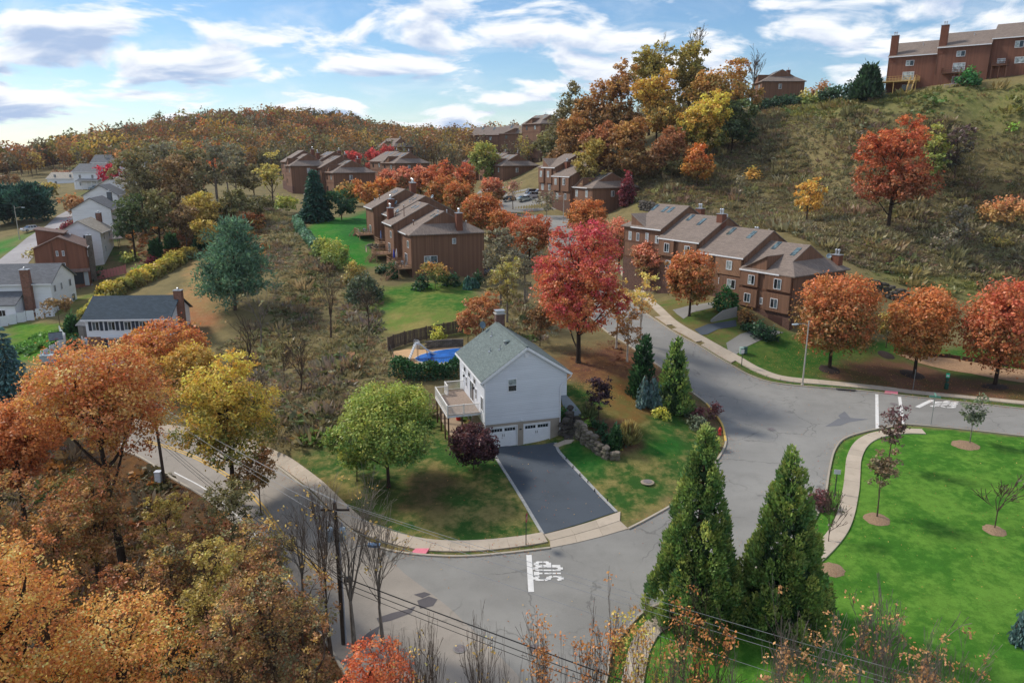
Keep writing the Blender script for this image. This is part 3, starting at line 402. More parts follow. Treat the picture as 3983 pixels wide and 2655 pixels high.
TREES = [
('oak_tree', 'spread', -29.54, 49.00, 19.04, 5.27, 'oak', 'large orange brown oak rising in front of the dark roofed house', 'orange woods in the bottom left', {'trunk': 0.5, 'dense': 0.72, 'lobes': 12, 'core': 0.4}),
('oak_tree', 'spread', -38.72, 52.00, 14.23, 4.43, 'oakred', 'russet oak at the left picture edge below the blue spruce', 'orange woods in the bottom left', {'trunk': 0.45}),
('oak_tree', 'spread', -29.19, 45.00, 11.28, 3.92, 'rust', 'lower rusty oak under the large orange oak', 'orange woods in the bottom left', {'trunk': 0.3, 'dense': 0.55}),
('oak_tree', 'spread', -22.77, 27.00, 17.02, 4.06, 'oakgold', 'nearest golden orange oak in the bottom left corner', 'orange woods in the bottom left', {'trunk': 0.35, 'dense': 0.48, 'lobes': 12, 'core': 0.35}),
('oak_tree', 'spread', -17.88, 28.00, 13.28, 4.03, 'oakgold', 'golden orange oak along the bottom picture edge', 'orange woods in the bottom left', {'trunk': 0.3, 'dense': 0.48, 'lobes': 11, 'core': 0.35}),
('oak_tree', 'spread', -30.10, 38.00, 14.58, 3.11, 'rust', 'dull rusty tree between the two left edge oaks', 'orange woods in the bottom left', {'trunk': 0.3, 'dense': 0.7}),
('oak_tree', 'spread', -25.43, 60.60, 14.66, 4.67, 'goldgreen', 'yellow green oak leaning over the main road', 'orange woods in the bottom left', {'trunk': 0.3, 'dense': 0.8, 'lobes': 13, 'core': 0.4}),
('oak_tree', 'sparse', -22.13, 58.00, 6.32, 2.47, 'rustgreen', 'low brown leaved limbs of the oak over the road bend', 'orange woods in the bottom left', {'trunk': 0.3, 'dense': 0.5}),
('maple_tree', 'round', -41.06, 84.00, 10.27, 4.99, 'orangered', 'orange red maple in front of the dark roofed house', 'orange woods in the bottom left', {'trunk': 0.15}),
('maple_tree', 'round', -36.36, 79.00, 9.55, 3.23, 'gold', 'golden maple just right of the orange red maple', 'orange woods in the bottom left', {'trunk': 0.15}),
('maple_tree', 'round', -46.46, 88.00, 8.59, 3.02, 'orangered', 'small orange maple under the house windows', 'orange woods in the bottom left', {'trunk': 0.15}),
('shrub_tree', 'sparse', -26.46, 50.00, 7.02, 2.33, 'yellowbrown', 'yellow brown young tree by the pole with the white box', 'orange woods in the bottom left', {'trunk': 0.1, 'dense': 0.5}),
('shrub_tree', 'sparse', -16.03, 38.00, 11.45, 2.99, 'rustsparse', 'rusty thicket tree below the road bend', 'orange woods in the bottom left', {'trunk': 0.12, 'dense': 0.55}),
('shrub_tree', 'sparse', -12.31, 32.00, 12.00, 2.70, 'rustsparse', 'dark stemmed rusty thicket tree left of the utility pole', 'orange woods in the bottom left', {'trunk': 0.12, 'dense': 0.42}),
('shrub_tree', 'sparse', -16.13, 34.00, 12.14, 2.37, 'yellowbrown', 'yellow and brown thicket tree above the bottom oaks', 'orange woods in the bottom left', {'trunk': 0.12, 'dense': 0.55}),
('maple_tree', 'spread', -6.68, 27.00, 11.40, 2.65, 'rustbright', 'bright rust tree top at the bottom picture edge left of centre', 'orange woods in the bottom left', {'trunk': 0.2, 'dense': 0.8}),
('bare_tree', 'bare', -10.21, 40.52, 12.84, 3.14, 'bare', 'tall bare tree standing beside the utility pole', 'orange woods in the bottom left', {'trunk': 0.3, 'tw': 0.012}),
('bare_tree', 'bare', -14.43, 44.00, 9.86, 2.37, 'bare', 'bare tree left of the utility pole with a few yellow leaves', 'orange woods in the bottom left', {'trunk': 0.3, 'tw': 0.012}),
('bare_tree', 'bare', -15.02, 40.00, 11.24, 2.04, 'bare', 'thin bare tree above the rusty thicket', 'orange woods in the bottom left', {'trunk': 0.25, 'tw': 0.012}),
('thicket_tree', 'sparse', -12.38, 37.00, 7.97, 2.44, 'rustsparse', 'rusty thicket tree just left of the pole foot', 'orange woods in the bottom left', {'trunk': 0.08, 'dense': 0.5}),
('thicket_tree', 'sparse', -9.58, 30.00, 10.41, 1.82, 'rustsparse', 'low rusty thicket at the foot of the pole', 'orange woods in the bottom left', {'trunk': 0.08, 'dense': 0.5}),
('thicket_tree', 'sparse', -17.50, 45.00, 6.03, 2.89, 'yellowbrown', 'yellowish thicket tree beside the road edge', 'orange woods in the bottom left', {'trunk': 0.08, 'dense': 0.5}),
('thicket_tree', 'sparse', -21.63, 46.00, 6.99, 2.64, 'rust', 'rusty thicket tree under the yellow green oak', 'orange woods in the bottom left', {'trunk': 0.08, 'dense': 0.5}),
('thicket_tree', 'sparse', -21.81, 41.00, 8.45, 2.80, 'rustsparse', 'rusty thicket tree in the middle of the woods', 'orange woods in the bottom left', {'trunk': 0.08, 'dense': 0.5}),
('thicket_tree', 'sparse', -22.29, 37.00, 9.40, 2.56, 'rust', 'dark rusty tree above the bottom edge oaks', 'orange woods in the bottom left', {'trunk': 0.08, 'dense': 0.5}),
('thicket_tree', 'sparse', -28.00, 40.00, 11.81, 3.00, 'rust', 'rusty tree filling the left of the woods', 'orange woods in the bottom left', {'trunk': 0.08, 'dense': 0.5}),
('thicket_tree', 'sparse', -13.71, 30.00, 11.78, 2.35, 'rustsparse', 'brown twiggy thicket above the bottom picture edge', 'orange woods in the bottom left', {'trunk': 0.08, 'dense': 0.5}),
('thicket_tree', 'sparse', -24.68, 33.00, 14.29, 2.30, 'oakred', 'russet tree behind the corner oak', 'orange woods in the bottom left', {'trunk': 0.08, 'dense': 0.5}),
('thicket_tree', 'sparse', -22.24, 52.00, 6.26, 2.59, 'olive', 'olive shrub tree at the road bend', 'orange woods in the bottom left', {'trunk': 0.08, 'dense': 0.5}),
('sumac_tree', 'bare', -3.50, 26.00, 13.24, 1.42, 'bare', 'leafless sumac left of the manhole covers', 'bare sumac tops along the bottom edge', {'trunk': 0.25, 'tw': 0.017, 'up': 1}),
('sumac_tree', 'bare', -1.27, 25.00, 14.62, 1.55, 'bare', 'leafless sumac with the tallest twigs near the bottom centre', 'bare sumac tops along the bottom edge', {'trunk': 0.25, 'tw': 0.017, 'up': 1}),
('sumac_tree', 'tuft', 3.06, 26.00, 14.57, 1.78, 'tuft', 'sumac with tan leaf clusters left of the lawn sidewalk', 'bare sumac tops along the bottom edge', {'trunk': 0.25, 'tw': 0.017, 'up': 1}),
('sumac_tree', 'tuft', 5.24, 26.00, 13.51, 1.41, 'tuftyellow', 'sumac with yellow and tan leaves over the lawn sidewalk', 'bare sumac tops along the bottom edge', {'trunk': 0.25, 'tw': 0.017, 'up': 1}),
('sumac_tree', 'tuft', 8.46, 27.00, 13.13, 2.04, 'tuft', 'sumac with tan clusters in front of the left big cedar', 'bare sumac tops along the bottom edge', {'trunk': 0.25, 'tw': 0.017, 'up': 1}),
('sumac_tree', 'tuft', 11.93, 27.00, 12.86, 2.24, 'tuftgrey', 'grey twigged sumac in front of the right big cedar', 'bare sumac tops along the bottom edge', {'trunk': 0.25, 'tw': 0.017, 'up': 1}),
('sumac_tree', 'tuft', 16.45, 28.00, 12.39, 2.41, 'tuftgrey', 'grey twigged sumac at the edge of the big lawn', 'bare sumac tops along the bottom edge', {'trunk': 0.25, 'tw': 0.017, 'up': 1}),
('sumac_tree', 'tuft', 18.53, 26.00, 12.60, 1.70, 'tuftgrey', 'low sumac furthest out over the big lawn', 'bare sumac tops along the bottom edge', {'trunk': 0.25, 'tw': 0.017, 'up': 1}),
('sumac_tree', 'tuft', 9.43, 24.00, 13.90, 2.03, 'tuftgrey', 'lowest tangled sumac at the bottom edge by the cedars', 'bare sumac tops along the bottom edge', {'trunk': 0.25, 'tw': 0.017, 'up': 1}),
('sumac_tree', 'bare', -4.73, 27.00, 12.08, 1.27, 'bare', 'leafless sumac at the foot of the utility pole', 'bare sumac tops along the bottom edge', {'trunk': 0.25, 'tw': 0.017, 'up': 1}),
('sumac_tree', 'bare', 0.07, 24.00, 14.10, 1.50, 'bare', 'low leafless sumac between the manhole covers', 'bare sumac tops along the bottom edge', {'trunk': 0.25, 'tw': 0.017, 'up': 1}),
('sumac_tree', 'tuft', 1.62, 25.00, 13.86, 1.37, 'tuft', 'sumac with few tan leaves below the stop lettering', 'bare sumac tops along the bottom edge', {'trunk': 0.25, 'tw': 0.017, 'up': 1}),
('sumac_tree', 'tuft', 6.83, 25.00, 13.74, 1.46, 'tuftgrey', 'sumac with tan leaves at the sidewalk corner', 'bare sumac tops along the bottom edge', {'trunk': 0.25, 'tw': 0.017, 'up': 1}),
('sumac_tree', 'tuft', 12.99, 25.00, 13.64, 1.92, 'tuftgrey', 'grey sumac between the right big cedar and the lawn', 'bare sumac tops along the bottom edge', {'trunk': 0.25, 'tw': 0.017, 'up': 1}),
('sumac_tree', 'tuft', 16.45, 25.00, 12.80, 1.74, 'tuftgrey', 'low grey sumac on the lawn edge', 'bare sumac tops along the bottom edge', {'trunk': 0.25, 'tw': 0.017, 'up': 1}),
('bare_tree', 'bare', -11.65, 40.00, 12.20, 2.30, 'bare', 'bare tree with crooked limbs directly left of the pole', 'orange woods in the bottom left', {'trunk': 0.25, 'tw': 0.017, 'up': 0}),
('bare_tree', 'bare', -8.45, 41.00, 10.90, 2.08, 'bare', 'bare tree directly right of the pole', 'orange woods in the bottom left', {'trunk': 0.25, 'tw': 0.017, 'up': 0}),
('cedar_tree', 'cone', 12.23, 42.63, 14.71, 3.28, 'arbor', 'tall green cedar beside the road, left of the pair', 'big green cedars', {'plume': 1}),
('cedar_tree', 'cone', 17.62, 41.83, 13.51, 3.32, 'arbor', 'tall green cedar on the lawn side, right of the pair', 'big green cedars', {'plume': 1}),
('cherry_tree', 'spread', -11.18, 60.26, 9.65, 5.08, 'ygreen', 'leafy yellow green tree beside the deck of the white house', 'planting on the corner lot', {'trunk': 0.04, 'dense': 1.2, 'lobes': 13}),
('shrub_tree', 'spread', -14.38, 61.78, 4.11, 2.21, 'ygreen', 'low yellow green side growth left of the leafy tree', 'planting on the corner lot', {'trunk': 0.08}),
('japanese_maple', 'round', -3.63, 63.31, 4.82, 2.78, 'purple', 'dark purple japanese maple by the garage doors', 'planting on the corner lot', {'trunk': 0.14, 'flat': 1, 'dense': 1.7}),
('plum_tree', 'vase', 8.88, 69.81, 4.53, 1.64, 'plum', 'small dark plum tree in the planting bed', 'planting on the corner lot', {'trunk': 0.3, 'dense': 0.75}),
('arborvitae', 'cone', 14.69, 77.46, 8.43, 1.50, 'arbord', 'darker arborvitae, left of the roadside pair', 'roadside arborvitae', {'plume': 0.6}),
('arborvitae', 'cone', 17.63, 74.96, 9.29, 2.07, 'arbor', 'brighter arborvitae with the yellow bush at its foot', 'roadside arborvitae', {'plume': 0.6}),
('weeping_cedar', 'weep', 14.72, 74.32, 4.44, 1.55, 'blue', 'blue weeping cedar between the two arborvitae', 'planting on the corner lot', {}),
('round_bush', 'ball', 15.92, 72.66, 1.13, 0.93, 'yellow', 'bright yellow round bush at the foot of the arborvitae', 'planting on the corner lot', {}),
('grass_bush', 'ball', 11.38, 66.35, 2.63, 1.11, 'straw', 'round straw coloured ornamental grass in the planting bed', 'planting on the corner lot', {'up': 1}),
('grass_bush', 'ball', 7.98, 70.63, 1.57, 0.67, 'straw2', 'greenish ornamental grass left of the dark plum tree', 'planting on the corner lot', {'up': 1}),
('ball_shrub', 'ball', 7.67, 69.61, 0.52, 0.31, 'lime', 'lime green ball shrub nearest the stone steps', 'planting on the corner lot', {}),
('ball_shrub', 'ball', 8.34, 68.85, 0.98, 0.44, 'box', 'dark ball shrub under the plum tree', 'planting on the corner lot', {}),
('ball_shrub', 'ball', 9.03, 68.29, 0.98, 0.44, 'box', 'dark ball shrub right of the plum tree trunk', 'planting on the corner lot', {}),
('ball_shrub', 'ball', 8.87, 67.60, 0.93, 0.37, 'box', 'ball shrub in the middle of the bed', 'planting on the corner lot', {}),
('ball_shrub', 'ball', 9.31, 66.56, 1.10, 0.43, 'box', 'lower ball shrub left of the little cone conifer', 'planting on the corner lot', {}),
('ball_shrub', 'ball', 10.11, 67.14, 1.38, 0.43, 'box', 'ball shrub behind the little cone conifer', 'planting on the corner lot', {}),
('ball_shrub', 'cone', 10.03, 65.45, 2.12, 0.51, 'arbord', 'little cone conifer in the planting bed', 'planting on the corner lot', {}),
('ball_shrub', 'ball', 10.10, 65.39, 0.36, 0.25, 'yellow', 'tiny yellow shrub at the front of the bed', 'planting on the corner lot', {}),
('ball_shrub', 'ball', 10.82, 65.97, 0.73, 0.47, 'box', 'low green shrub under the straw grass', 'planting on the corner lot', {}),
('ball_shrub', 'ball', 5.68, 71.70, 1.26, 0.59, 'green', 'green shrub against the white house corner', 'planting on the corner lot', {}),
('barberry_bush', 'ball', 20.37, 74.31, 1.61, 0.81, 'barberry', 'reddish barberry left of the hydrant', 'planting on the corner lot', {}),
('barberry_bush', 'ball', 22.31, 75.27, 1.67, 0.72, 'barberry', 'reddish barberry overhanging the yellow kerb', 'planting on the corner lot', {}),
('low_shrub', 'ball', 19.13, 75.16, 1.62, 0.96, 'greygreen', 'grey green low shrub right of the arborvitae', 'planting on the corner lot', {}),
('low_shrub', 'ball', 19.47, 71.59, 1.70, 0.92, 'greygreen', 'grey green low shrub above the hydrant lawn', 'planting on the corner lot', {}),
('low_shrub', 'ball', 20.22, 67.47, 1.16, 0.74, 'yellow2', 'yellow green low shrub below the hydrant', 'planting on the corner lot', {}),
('red_maple', 'spread', 8.17, 85.82, 17.64, 6.55, 'crimson', 'large crimson and orange maple behind the white house', None, {'trunk': 0.08, 'dense': 0.95, 'lobes': 22, 'lr0': 0.22, 'lr1': 0.38, 'core': 0.35}),
('maple_tree', 'spread', -3.93, 96.00, 5.65, 3.54, 'rustlight', 'rusty orange tree directly behind the white house chimney', 'trees behind the white house', {'trunk': 0.2, 'dense': 0.8}),
('maple_tree', 'sparse', -0.69, 101.00, 9.95, 3.39, 'yellowgrey', 'yellow flecked thin tree left of the crimson maple', 'trees behind the white house', {'trunk': 0.2, 'dense': 0.6}),
('maple_tree', 'sparse', -1.75, 110.00, 12.09, 3.66, 'greybrown', 'grey brown thin tree above the yellow flecked one', 'trees behind the white house', {'trunk': 0.25, 'dense': 0.5}),
('maple_tree', 'sparse', 1.99, 112.00, 10.60, 3.06, 'greybrown', 'grey brown thin tree against the crimson maple', 'trees behind the white house', {'trunk': 0.25, 'dense': 0.5}),
('maple_tree', 'spread', -5.72, 91.00, 5.44, 1.97, 'rustlight', 'low rusty tree beside the pool fence', 'trees behind the white house', {'trunk': 0.15, 'dense': 0.8}),
('maple_tree', 'spread', 3.63, 91.00, 6.01, 2.25, 'brown', 'brown leaved tree between chimney and crimson maple', 'trees behind the white house', {'trunk': 0.15, 'dense': 0.9}),
('birch_tree', 'sparse', 13.63, 91.53, 9.22, 2.25, 'birch', 'thin birch with yellow leaves beside the road', 'thin birches by the road', {'trunk': 0.2, 'dense': 0.3, 'tw': 0.02}),
('birch_tree', 'sparse', 17.13, 93.67, 9.69, 2.73, 'birch', 'thin white stemmed birch nearest the far sidewalk', 'thin birches by the road', {'trunk': 0.2, 'dense': 0.3, 'tw': 0.02}),
('birch_tree', 'sparse', 14.49, 87.69, 7.82, 2.44, 'birch2', 'short orange leaved birch left of the arborvitae', 'thin birches by the road', {'trunk': 0.15, 'dense': 0.35, 'tw': 0.02}),
('young_tree', 'vase', 30.05, 54.08, 6.16, 1.63, 'bronze', 'bronze young tree in a mulch ring nearest the curved sidewalk', 'young trees on the big lawn', {'trunk': 0.3, 'dense': 0.45}),
('young_tree', 'vase', 35.07, 62.46, 6.36, 1.61, 'plumlight', 'purple young tree at the corner of the big lawn', 'young trees on the big lawn', {'trunk': 0.3, 'dense': 0.4}),
('young_tree', 'vase', 45.90, 67.70, 5.28, 1.43, 'greygreen', 'grey green young tree near the far road', 'young trees on the big lawn', {'trunk': 0.32, 'dense': 0.5}),
('young_tree', 'bare', 38.45, 52.11, 4.74, 2.23, 'barefine', 'nearly leafless young tree at the right edge of the lawn', 'young trees on the big lawn', {'trunk': 0.3, 'tw': 0.02}),
('young_tree', 'bare', 24.88, 51.15, 4.48, 1.19, 'barefine', 'leafless shrub tree right of the big cedars', 'young trees on the big lawn', {'trunk': 0.12, 'tw': 0.02, 'dense': 0.2}),
('weeping_cedar', 'weep', 32.40, 40.04, 2.60, 0.97, 'blue', 'pale blue weeping cedar at the right picture edge', 'young trees on the big lawn', {}),
('barberry_bush', 'ball', 26.10, 56.14, 1.90, 0.96, 'barberry', 'dark red shrub beside the right big cedar', 'young trees on the big lawn', {}),
('street_tree', 'lolli', 41.47, 90.63, 13.44, 5.70, 'pear', 'largest round orange street tree by the lamp post', 'round orange street trees', {'trunk': 0.2}),
('street_tree', 'lolli', 52.46, 90.25, 12.95, 4.52, 'pearo', 'orange street tree in the dark mulch ring', 'round orange street trees', {'trunk': 0.22}),
('street_tree', 'lolli', 60.33, 86.15, 14.25, 5.47, 'pearr', 'deep red street tree at the right picture edge', 'round orange street trees', {'trunk': 0.2}),
('street_tree', 'lolli', 26.43, 105.42, 11.01, 4.04, 'pear', 'round orange street tree at the concrete retaining wall', 'round orange street trees', {'trunk': 0.22}),
('street_tree', 'lolli', 24.31, 126.00, 9.72, 3.58, 'pearp', 'pink orange street tree left of the retaining wall one', 'round orange street trees', {'trunk': 0.2}),
('street_tree', 'lolli', 21.69, 146.00, 11.97, 3.77, 'pearp', 'pink orange street tree in front of the far road townhouse', 'round orange street trees', {'trunk': 0.2}),
('street_tree', 'lolli', 16.17, 160.00, 11.53, 4.87, 'pearo', 'round orange street tree below the dark end wall', 'round orange street trees', {'trunk': 0.2}),
('street_tree', 'lolli', 3.63, 150.00, 10.52, 5.30, 'pearr', 'red and orange street tree left of the road lamp', 'round orange street trees', {'trunk': 0.2}),
('street_tree', 'lolli', -2.25, 156.00, 9.36, 3.54, 'pear', 'street tree left of the red and orange one', 'round orange street trees', {'trunk': 0.2}),
('street_tree', 'lolli', -6.94, 163.00, 10.42, 5.43, 'pear', 'broad orange street tree beside the deck row roofs', 'round orange street trees', {'trunk': 0.2}),
('street_tree', 'lolli', -12.50, 176.00, 11.49, 4.06, 'pear', 'street tree above the broad orange one', 'round orange street trees', {'trunk': 0.2}),
('street_tree', 'lolli', -17.83, 186.00, 12.13, 3.62, 'pear', 'narrow street tree behind the deck row chimneys', 'round orange street trees', {'trunk': 0.2}),
('street_tree', 'lolli', -21.42, 205.00, 13.58, 3.74, 'pearr', 'reddish street tree high up the road', 'round orange street trees', {'trunk': 0.2}),
('street_tree', 'lolli', -26.52, 215.00, 12.96, 3.16, 'pearp', 'pink street tree at the left of the upper group', 'round orange street trees', {'trunk': 0.2}),
('street_tree', 'lolli', -13.77, 215.00, 13.69, 3.41, 'pearr', 'red street tree in front of the row behind the cars', 'round orange street trees', {'trunk': 0.2}),
('street_tree', 'lolli', -19.87, 222.00, 14.13, 2.87, 'pearr', 'small red street tree at the top of the group', 'round orange street trees', {'trunk': 0.2}),
('street_tree', 'lolli', -5.35, 200.00, 11.07, 3.31, 'pearp', 'pink street tree beside the parked cars', 'round orange street trees', {'trunk': 0.2}),
('street_tree', 'lolli', -34.92, 240.00, 10.67, 3.95, 'pearp', 'pale pink tree before the pale fronted townhouse', 'round orange street trees', {'trunk': 0.2}),
('street_tree', 'lolli', -41.13, 245.00, 9.32, 3.60, 'pearp', 'pale pink tree left of the pale fronted townhouse', 'round orange street trees', {'trunk': 0.2}),
('street_tree', 'sparse', 0.24, 205.00, 8.22, 2.42, 'pinkgrey', 'thin greyish pink tree in the parking lot', 'round orange street trees', {'trunk': 0.2, 'dense': 0.4}),
('street_tree', 'sparse', 8.94, 190.00, 6.78, 3.94, 'greybrown', 'thin leafless tree at the end of the parking lot', 'round orange street trees', {'trunk': 0.2, 'dense': 0.35}),
('street_tree', 'round', 52.43, 98.00, 6.06, 1.67, 'yellowbrown', 'small yellowish tree between the two biggest street trees', 'round orange street trees', {'trunk': 0.25, 'dense': 0.6}),
('maple_tree', 'round', -65.27, 305.00, 13.12, 3.92, 'redpink', 'left red tree before the far brown roof', 'red trees near the far roofs', {'trunk': 0.15}),
('maple_tree', 'round', -57.21, 310.00, 13.22, 4.53, 'redpink', 'middle red tree before the far brown roof', 'red trees near the far roofs', {'trunk': 0.15}),
('maple_tree', 'round', -52.86, 318.00, 14.21, 4.64, 'redpink', 'right red tree before the far brown roof', 'red trees near the far roofs', {'trunk': 0.15}),
('maple_tree', 'round', -45.71, 205.00, 6.81, 3.63, 'orangegreen', 'green tree turning orange right of the dark spruce', 'garden trees by the deck row', {'trunk': 0.15}),
('maple_tree', 'round', -39.29, 200.00, 8.08, 3.78, 'orangered', 'orange tree behind the farthest deck townhouse', 'garden trees by the deck row', {'trunk': 0.15}),
('maple_tree', 'round', -37.09, 215.00, 8.44, 3.80, 'orange2', 'bright orange tree right of the farthest deck townhouse', 'garden trees by the deck row', {'trunk': 0.15}),
('maple_tree', 'round', -39.42, 169.20, 7.60, 4.21, 'dgreen', 'dark green round tree right of the dark spruce', 'garden trees by the deck row', {'trunk': 0.18}),
('spruce_tree', 'spruce', -44.95, 167.93, 11.69, 3.77, 'spruce', 'dark green spruce on the lawn above the hedge', 'garden trees by the deck row', {}),
('japanese_maple', 'round', -12.80, 119.21, 4.53, 3.04, 'orangegreen', 'low orange green maple against the blank brown end wall', None, {'trunk': 0.2, 'flat': 1}),
('foundation_shrub', 'ball', -15.28, 118.69, 2.41, 1.45, 'dgreen', 'dark green shrub left of the low orange green maple', 'shrubs round the deck row', {}),
('foundation_shrub', 'ball', -10.44, 121.50, 2.46, 1.70, 'dgreen', 'dark green shrub right of the low orange green maple', 'shrubs round the deck row', {}),
('foundation_shrub', 'ball', -5.87, 123.48, 2.80, 0.75, 'dgreen', 'narrow dark shrub at the end wall corner', 'shrubs round the deck row', {}),
('foundation_shrub', 'ball', -20.70, 125.62, 3.22, 0.76, 'arbord', 'narrow conifer beside the nearest deck stair', 'shrubs round the deck row', {}),
('foundation_shrub', 'ball', -23.07, 128.42, 1.72, 1.32, 'dgreen', 'dark shrubs under the second deck', 'shrubs round the deck row', {}),
('weeping_cedar', 'weep', -7.19, 120.21, 2.66, 1.68, 'blueg', 'blue green weeping conifer by the blank brown end wall', 'shrubs round the deck row', {}),
('round_bush', 'ball', -23.79, 114.88, 4.82, 3.22, 'greengrey', 'large round grey green bush below the deck row', 'bushes below the deck row', {}),
('round_bush', 'ball', -27.14, 123.45, 3.77, 2.25, 'yellowbrown', 'yellow brown bush above the round grey green one', 'bushes below the deck row', {}),
('round_bush', 'ball', -32.41, 131.84, 5.09, 2.94, 'yellowgreen', 'yellow green bush at the lower end of the hedge', 'bushes below the deck row', {}),
('round_bush', 'ball', -36.45, 138.63, 3.74, 1.83, 'yellowgreen', 'small yellow bush beside the hedge', 'bushes below the deck row', {}),
('bare_tree', 'bare', -20.27, 99.66, 7.19, 2.14, 'barebrown', 'crooked bare tree below the round grey green bush', 'bare trees on the brushy slope', {'trunk': 0.3, 'tw': 0.02}),
('bare_tree', 'bare', -26.17, 101.37, 11.05, 2.48, 'barebrown', 'tall bare tree in the middle of the brushy slope', 'bare trees on the brushy slope', {'trunk': 0.25, 'tw': 0.02}),
('bare_tree', 'bare', -35.59, 99.17, 9.98, 3.05, 'baregrey', 'grey bare tree below the big pine', 'bare trees on the brushy slope', {'trunk': 0.25, 'tw': 0.02}),
('bare_tree', 'bare', -33.80, 89.42, 8.05, 2.50, 'barebrown', 'bare tree above the yellow green oak', 'bare trees on the brushy slope', {'trunk': 0.25, 'tw': 0.02}),
('bare_tree', 'bare', -24.51, 79.64, 7.52, 2.00, 'barebrown', 'small bare tree near the foot of the brushy slope', 'bare trees on the brushy slope', {'trunk': 0.2, 'tw': 0.02}),
('bare_tree', 'bare', -26.68, 73.49, 6.64, 1.63, 'barebrown', 'bare sapling by the road at the foot of the slope', 'bare trees on the brushy slope', {'trunk': 0.2, 'tw': 0.02}),
('bare_tree', 'bare', -27.56, 83.84, 4.92, 1.58, 'barebrown', 'bare sapling amid the brown brush', 'bare trees on the brushy slope', {'trunk': 0.2, 'tw': 0.02}),
('pine_tree', 'pine', -44.30, 113.32, 14.41, 6.17, 'pine', 'big blue green pine above the tan slope', None, {'lean': 0.1}),
('yellow_bush', 'ball', -9.67, 92.63, 2.54, 0.92, 'yellow', 'bright yellow bush inside the pool fence', None, {}),
('woodland_tree', 'sparse', -83.12, 165.00, 19.17, 5.84, 'olivesp', 'tall olive sparse tree with twin stems left of the wood', 'tall thin trees of the middle wood', {'trunk': 0.25, 'dense': 0.75}),
('woodland_tree', 'sparse', -83.68, 180.00, 18.18, 5.82, 'greysp', 'tall grey sparse tree near the middle of the wood', 'tall thin trees of the middle wood', {'trunk': 0.25, 'dense': 0.75}),
('woodland_tree', 'sparse', -75.72, 175.00, 17.24, 5.67, 'olivesp', 'tall olive tree right of the grey one', 'tall thin trees of the middle wood', {'trunk': 0.25, 'dense': 0.75}),
('woodland_tree', 'sparse', -75.15, 165.00, 17.67, 6.33, 'brownsp', 'brown leaved sparse tree in the wood', 'tall thin trees of the middle wood', {'trunk': 0.25, 'dense': 0.75}),
('woodland_tree', 'sparse', -76.22, 190.00, 17.95, 5.57, 'greysp', 'tallest grey tree at the right of the wood', 'tall thin trees of the middle wood', {'trunk': 0.25, 'dense': 0.75}),
('woodland_tree', 'sparse', -74.78, 200.00, 13.99, 5.29, 'greysp', 'grey thin tree right of the tallest one', 'tall thin trees of the middle wood', {'trunk': 0.25, 'dense': 0.75}),
('woodland_tree', 'sparse', -71.76, 205.00, 10.49, 4.83, 'olivesp', 'olive thin tree next to the yellow one', 'tall thin trees of the middle wood', {'trunk': 0.25, 'dense': 0.75}),
('woodland_tree', 'sparse', -60.23, 185.00, 14.88, 3.26, 'yellowsp', 'narrow yellow leaved tree left of the dark spruce', 'tall thin trees of the middle wood', {'trunk': 0.25, 'dense': 0.75}),
('woodland_tree', 'round', -66.93, 158.00, 11.32, 4.23, 'yellow3', 'golden small tree at the foot of the wood', 'tall thin trees of the middle wood', {'trunk': 0.25, 'dense': 1}),
('woodland_tree', 'spread', -73.87, 152.00, 13.67, 4.08, 'olive', 'olive round tree in front of the wood', 'tall thin trees of the middle wood', {'trunk': 0.25, 'dense': 1}),
('woodland_tree', 'spread', -78.32, 150.00, 14.18, 4.26, 'dgreenol', 'dark green tree at the left foot of the wood', 'tall thin trees of the middle wood', {'trunk': 0.25, 'dense': 1}),
('woodland_tree', 'sparse', -68.29, 152.00, 9.57, 4.09, 'brownsp', 'low brown tree in front of the wood', 'tall thin trees of the middle wood', {'trunk': 0.25, 'dense': 0.75}),
('woodland_tree', 'spread', -62.72, 165.00, 9.24, 4.41, 'olive', 'olive tree above the big pine', 'tall thin trees of the middle wood', {'trunk': 0.25, 'dense': 1}),
('woodland_tree', 'sparse', -86.00, 215.00, 12.03, 4.42, 'redsp', 'tree with orange red leaves deep in the wood', 'tall thin trees of the middle wood', {'trunk': 0.25, 'dense': 0.75}),
('woodland_tree', 'round', -62.86, 150.00, 6.74, 3.14, 'yellow3', 'small golden tree just above the big pine', 'tall thin trees of the middle wood', {'trunk': 0.25, 'dense': 1}),
('woodland_tree', 'spread', -58.39, 170.00, 6.51, 3.53, 'olive', 'dull olive tree right of the wood', 'tall thin trees of the middle wood', {'trunk': 0.25, 'dense': 1}),
('woodland_tree', 'round', -54.64, 178.00, 4.83, 3.48, 'yellowgreen', 'yellow green bush tree at the foot of the spruce', 'tall thin trees of the middle wood', {'trunk': 0.25, 'dense': 1}),
('woodland_tree', 'sparse', -88.49, 230.00, 15.62, 5.39, 'greysp', 'far grey tree behind the wood', 'tall thin trees of the middle wood', {'trunk': 0.25, 'dense': 0.75}),
('woodland_tree', 'sparse', -103.94, 215.00, 18.19, 5.67, 'olivesp', 'far olive tree behind the wood', 'tall thin trees of the middle wood', {'trunk': 0.25, 'dense': 0.75}),
('woodland_tree', 'sparse', -102.85, 200.00, 12.89, 4.12, 'greysp', 'far thin tree by the white valley houses', 'tall thin trees of the middle wood', {'trunk': 0.25, 'dense': 0.75}),
('blue_spruce', 'spruce', -55.64, 76.00, 12.98, 3.95, 'bspruce', 'blue spruce at the left picture edge', 'garden trees in the valley', {}),
('garden_tree', 'sparse', -71.87, 112.00, 4.71, 2.76, 'brownsp', 'brown leaved garden tree beside the white fence', 'garden trees in the valley', {'trunk': 0.2, 'dense': 0.7}),
('pine_tree', 'pinedense', -140.10, 205.00, 9.39, 5.47, 'dpine', 'dark green pine in the valley, left of the three dark pines', 'garden trees in the valley', {}),
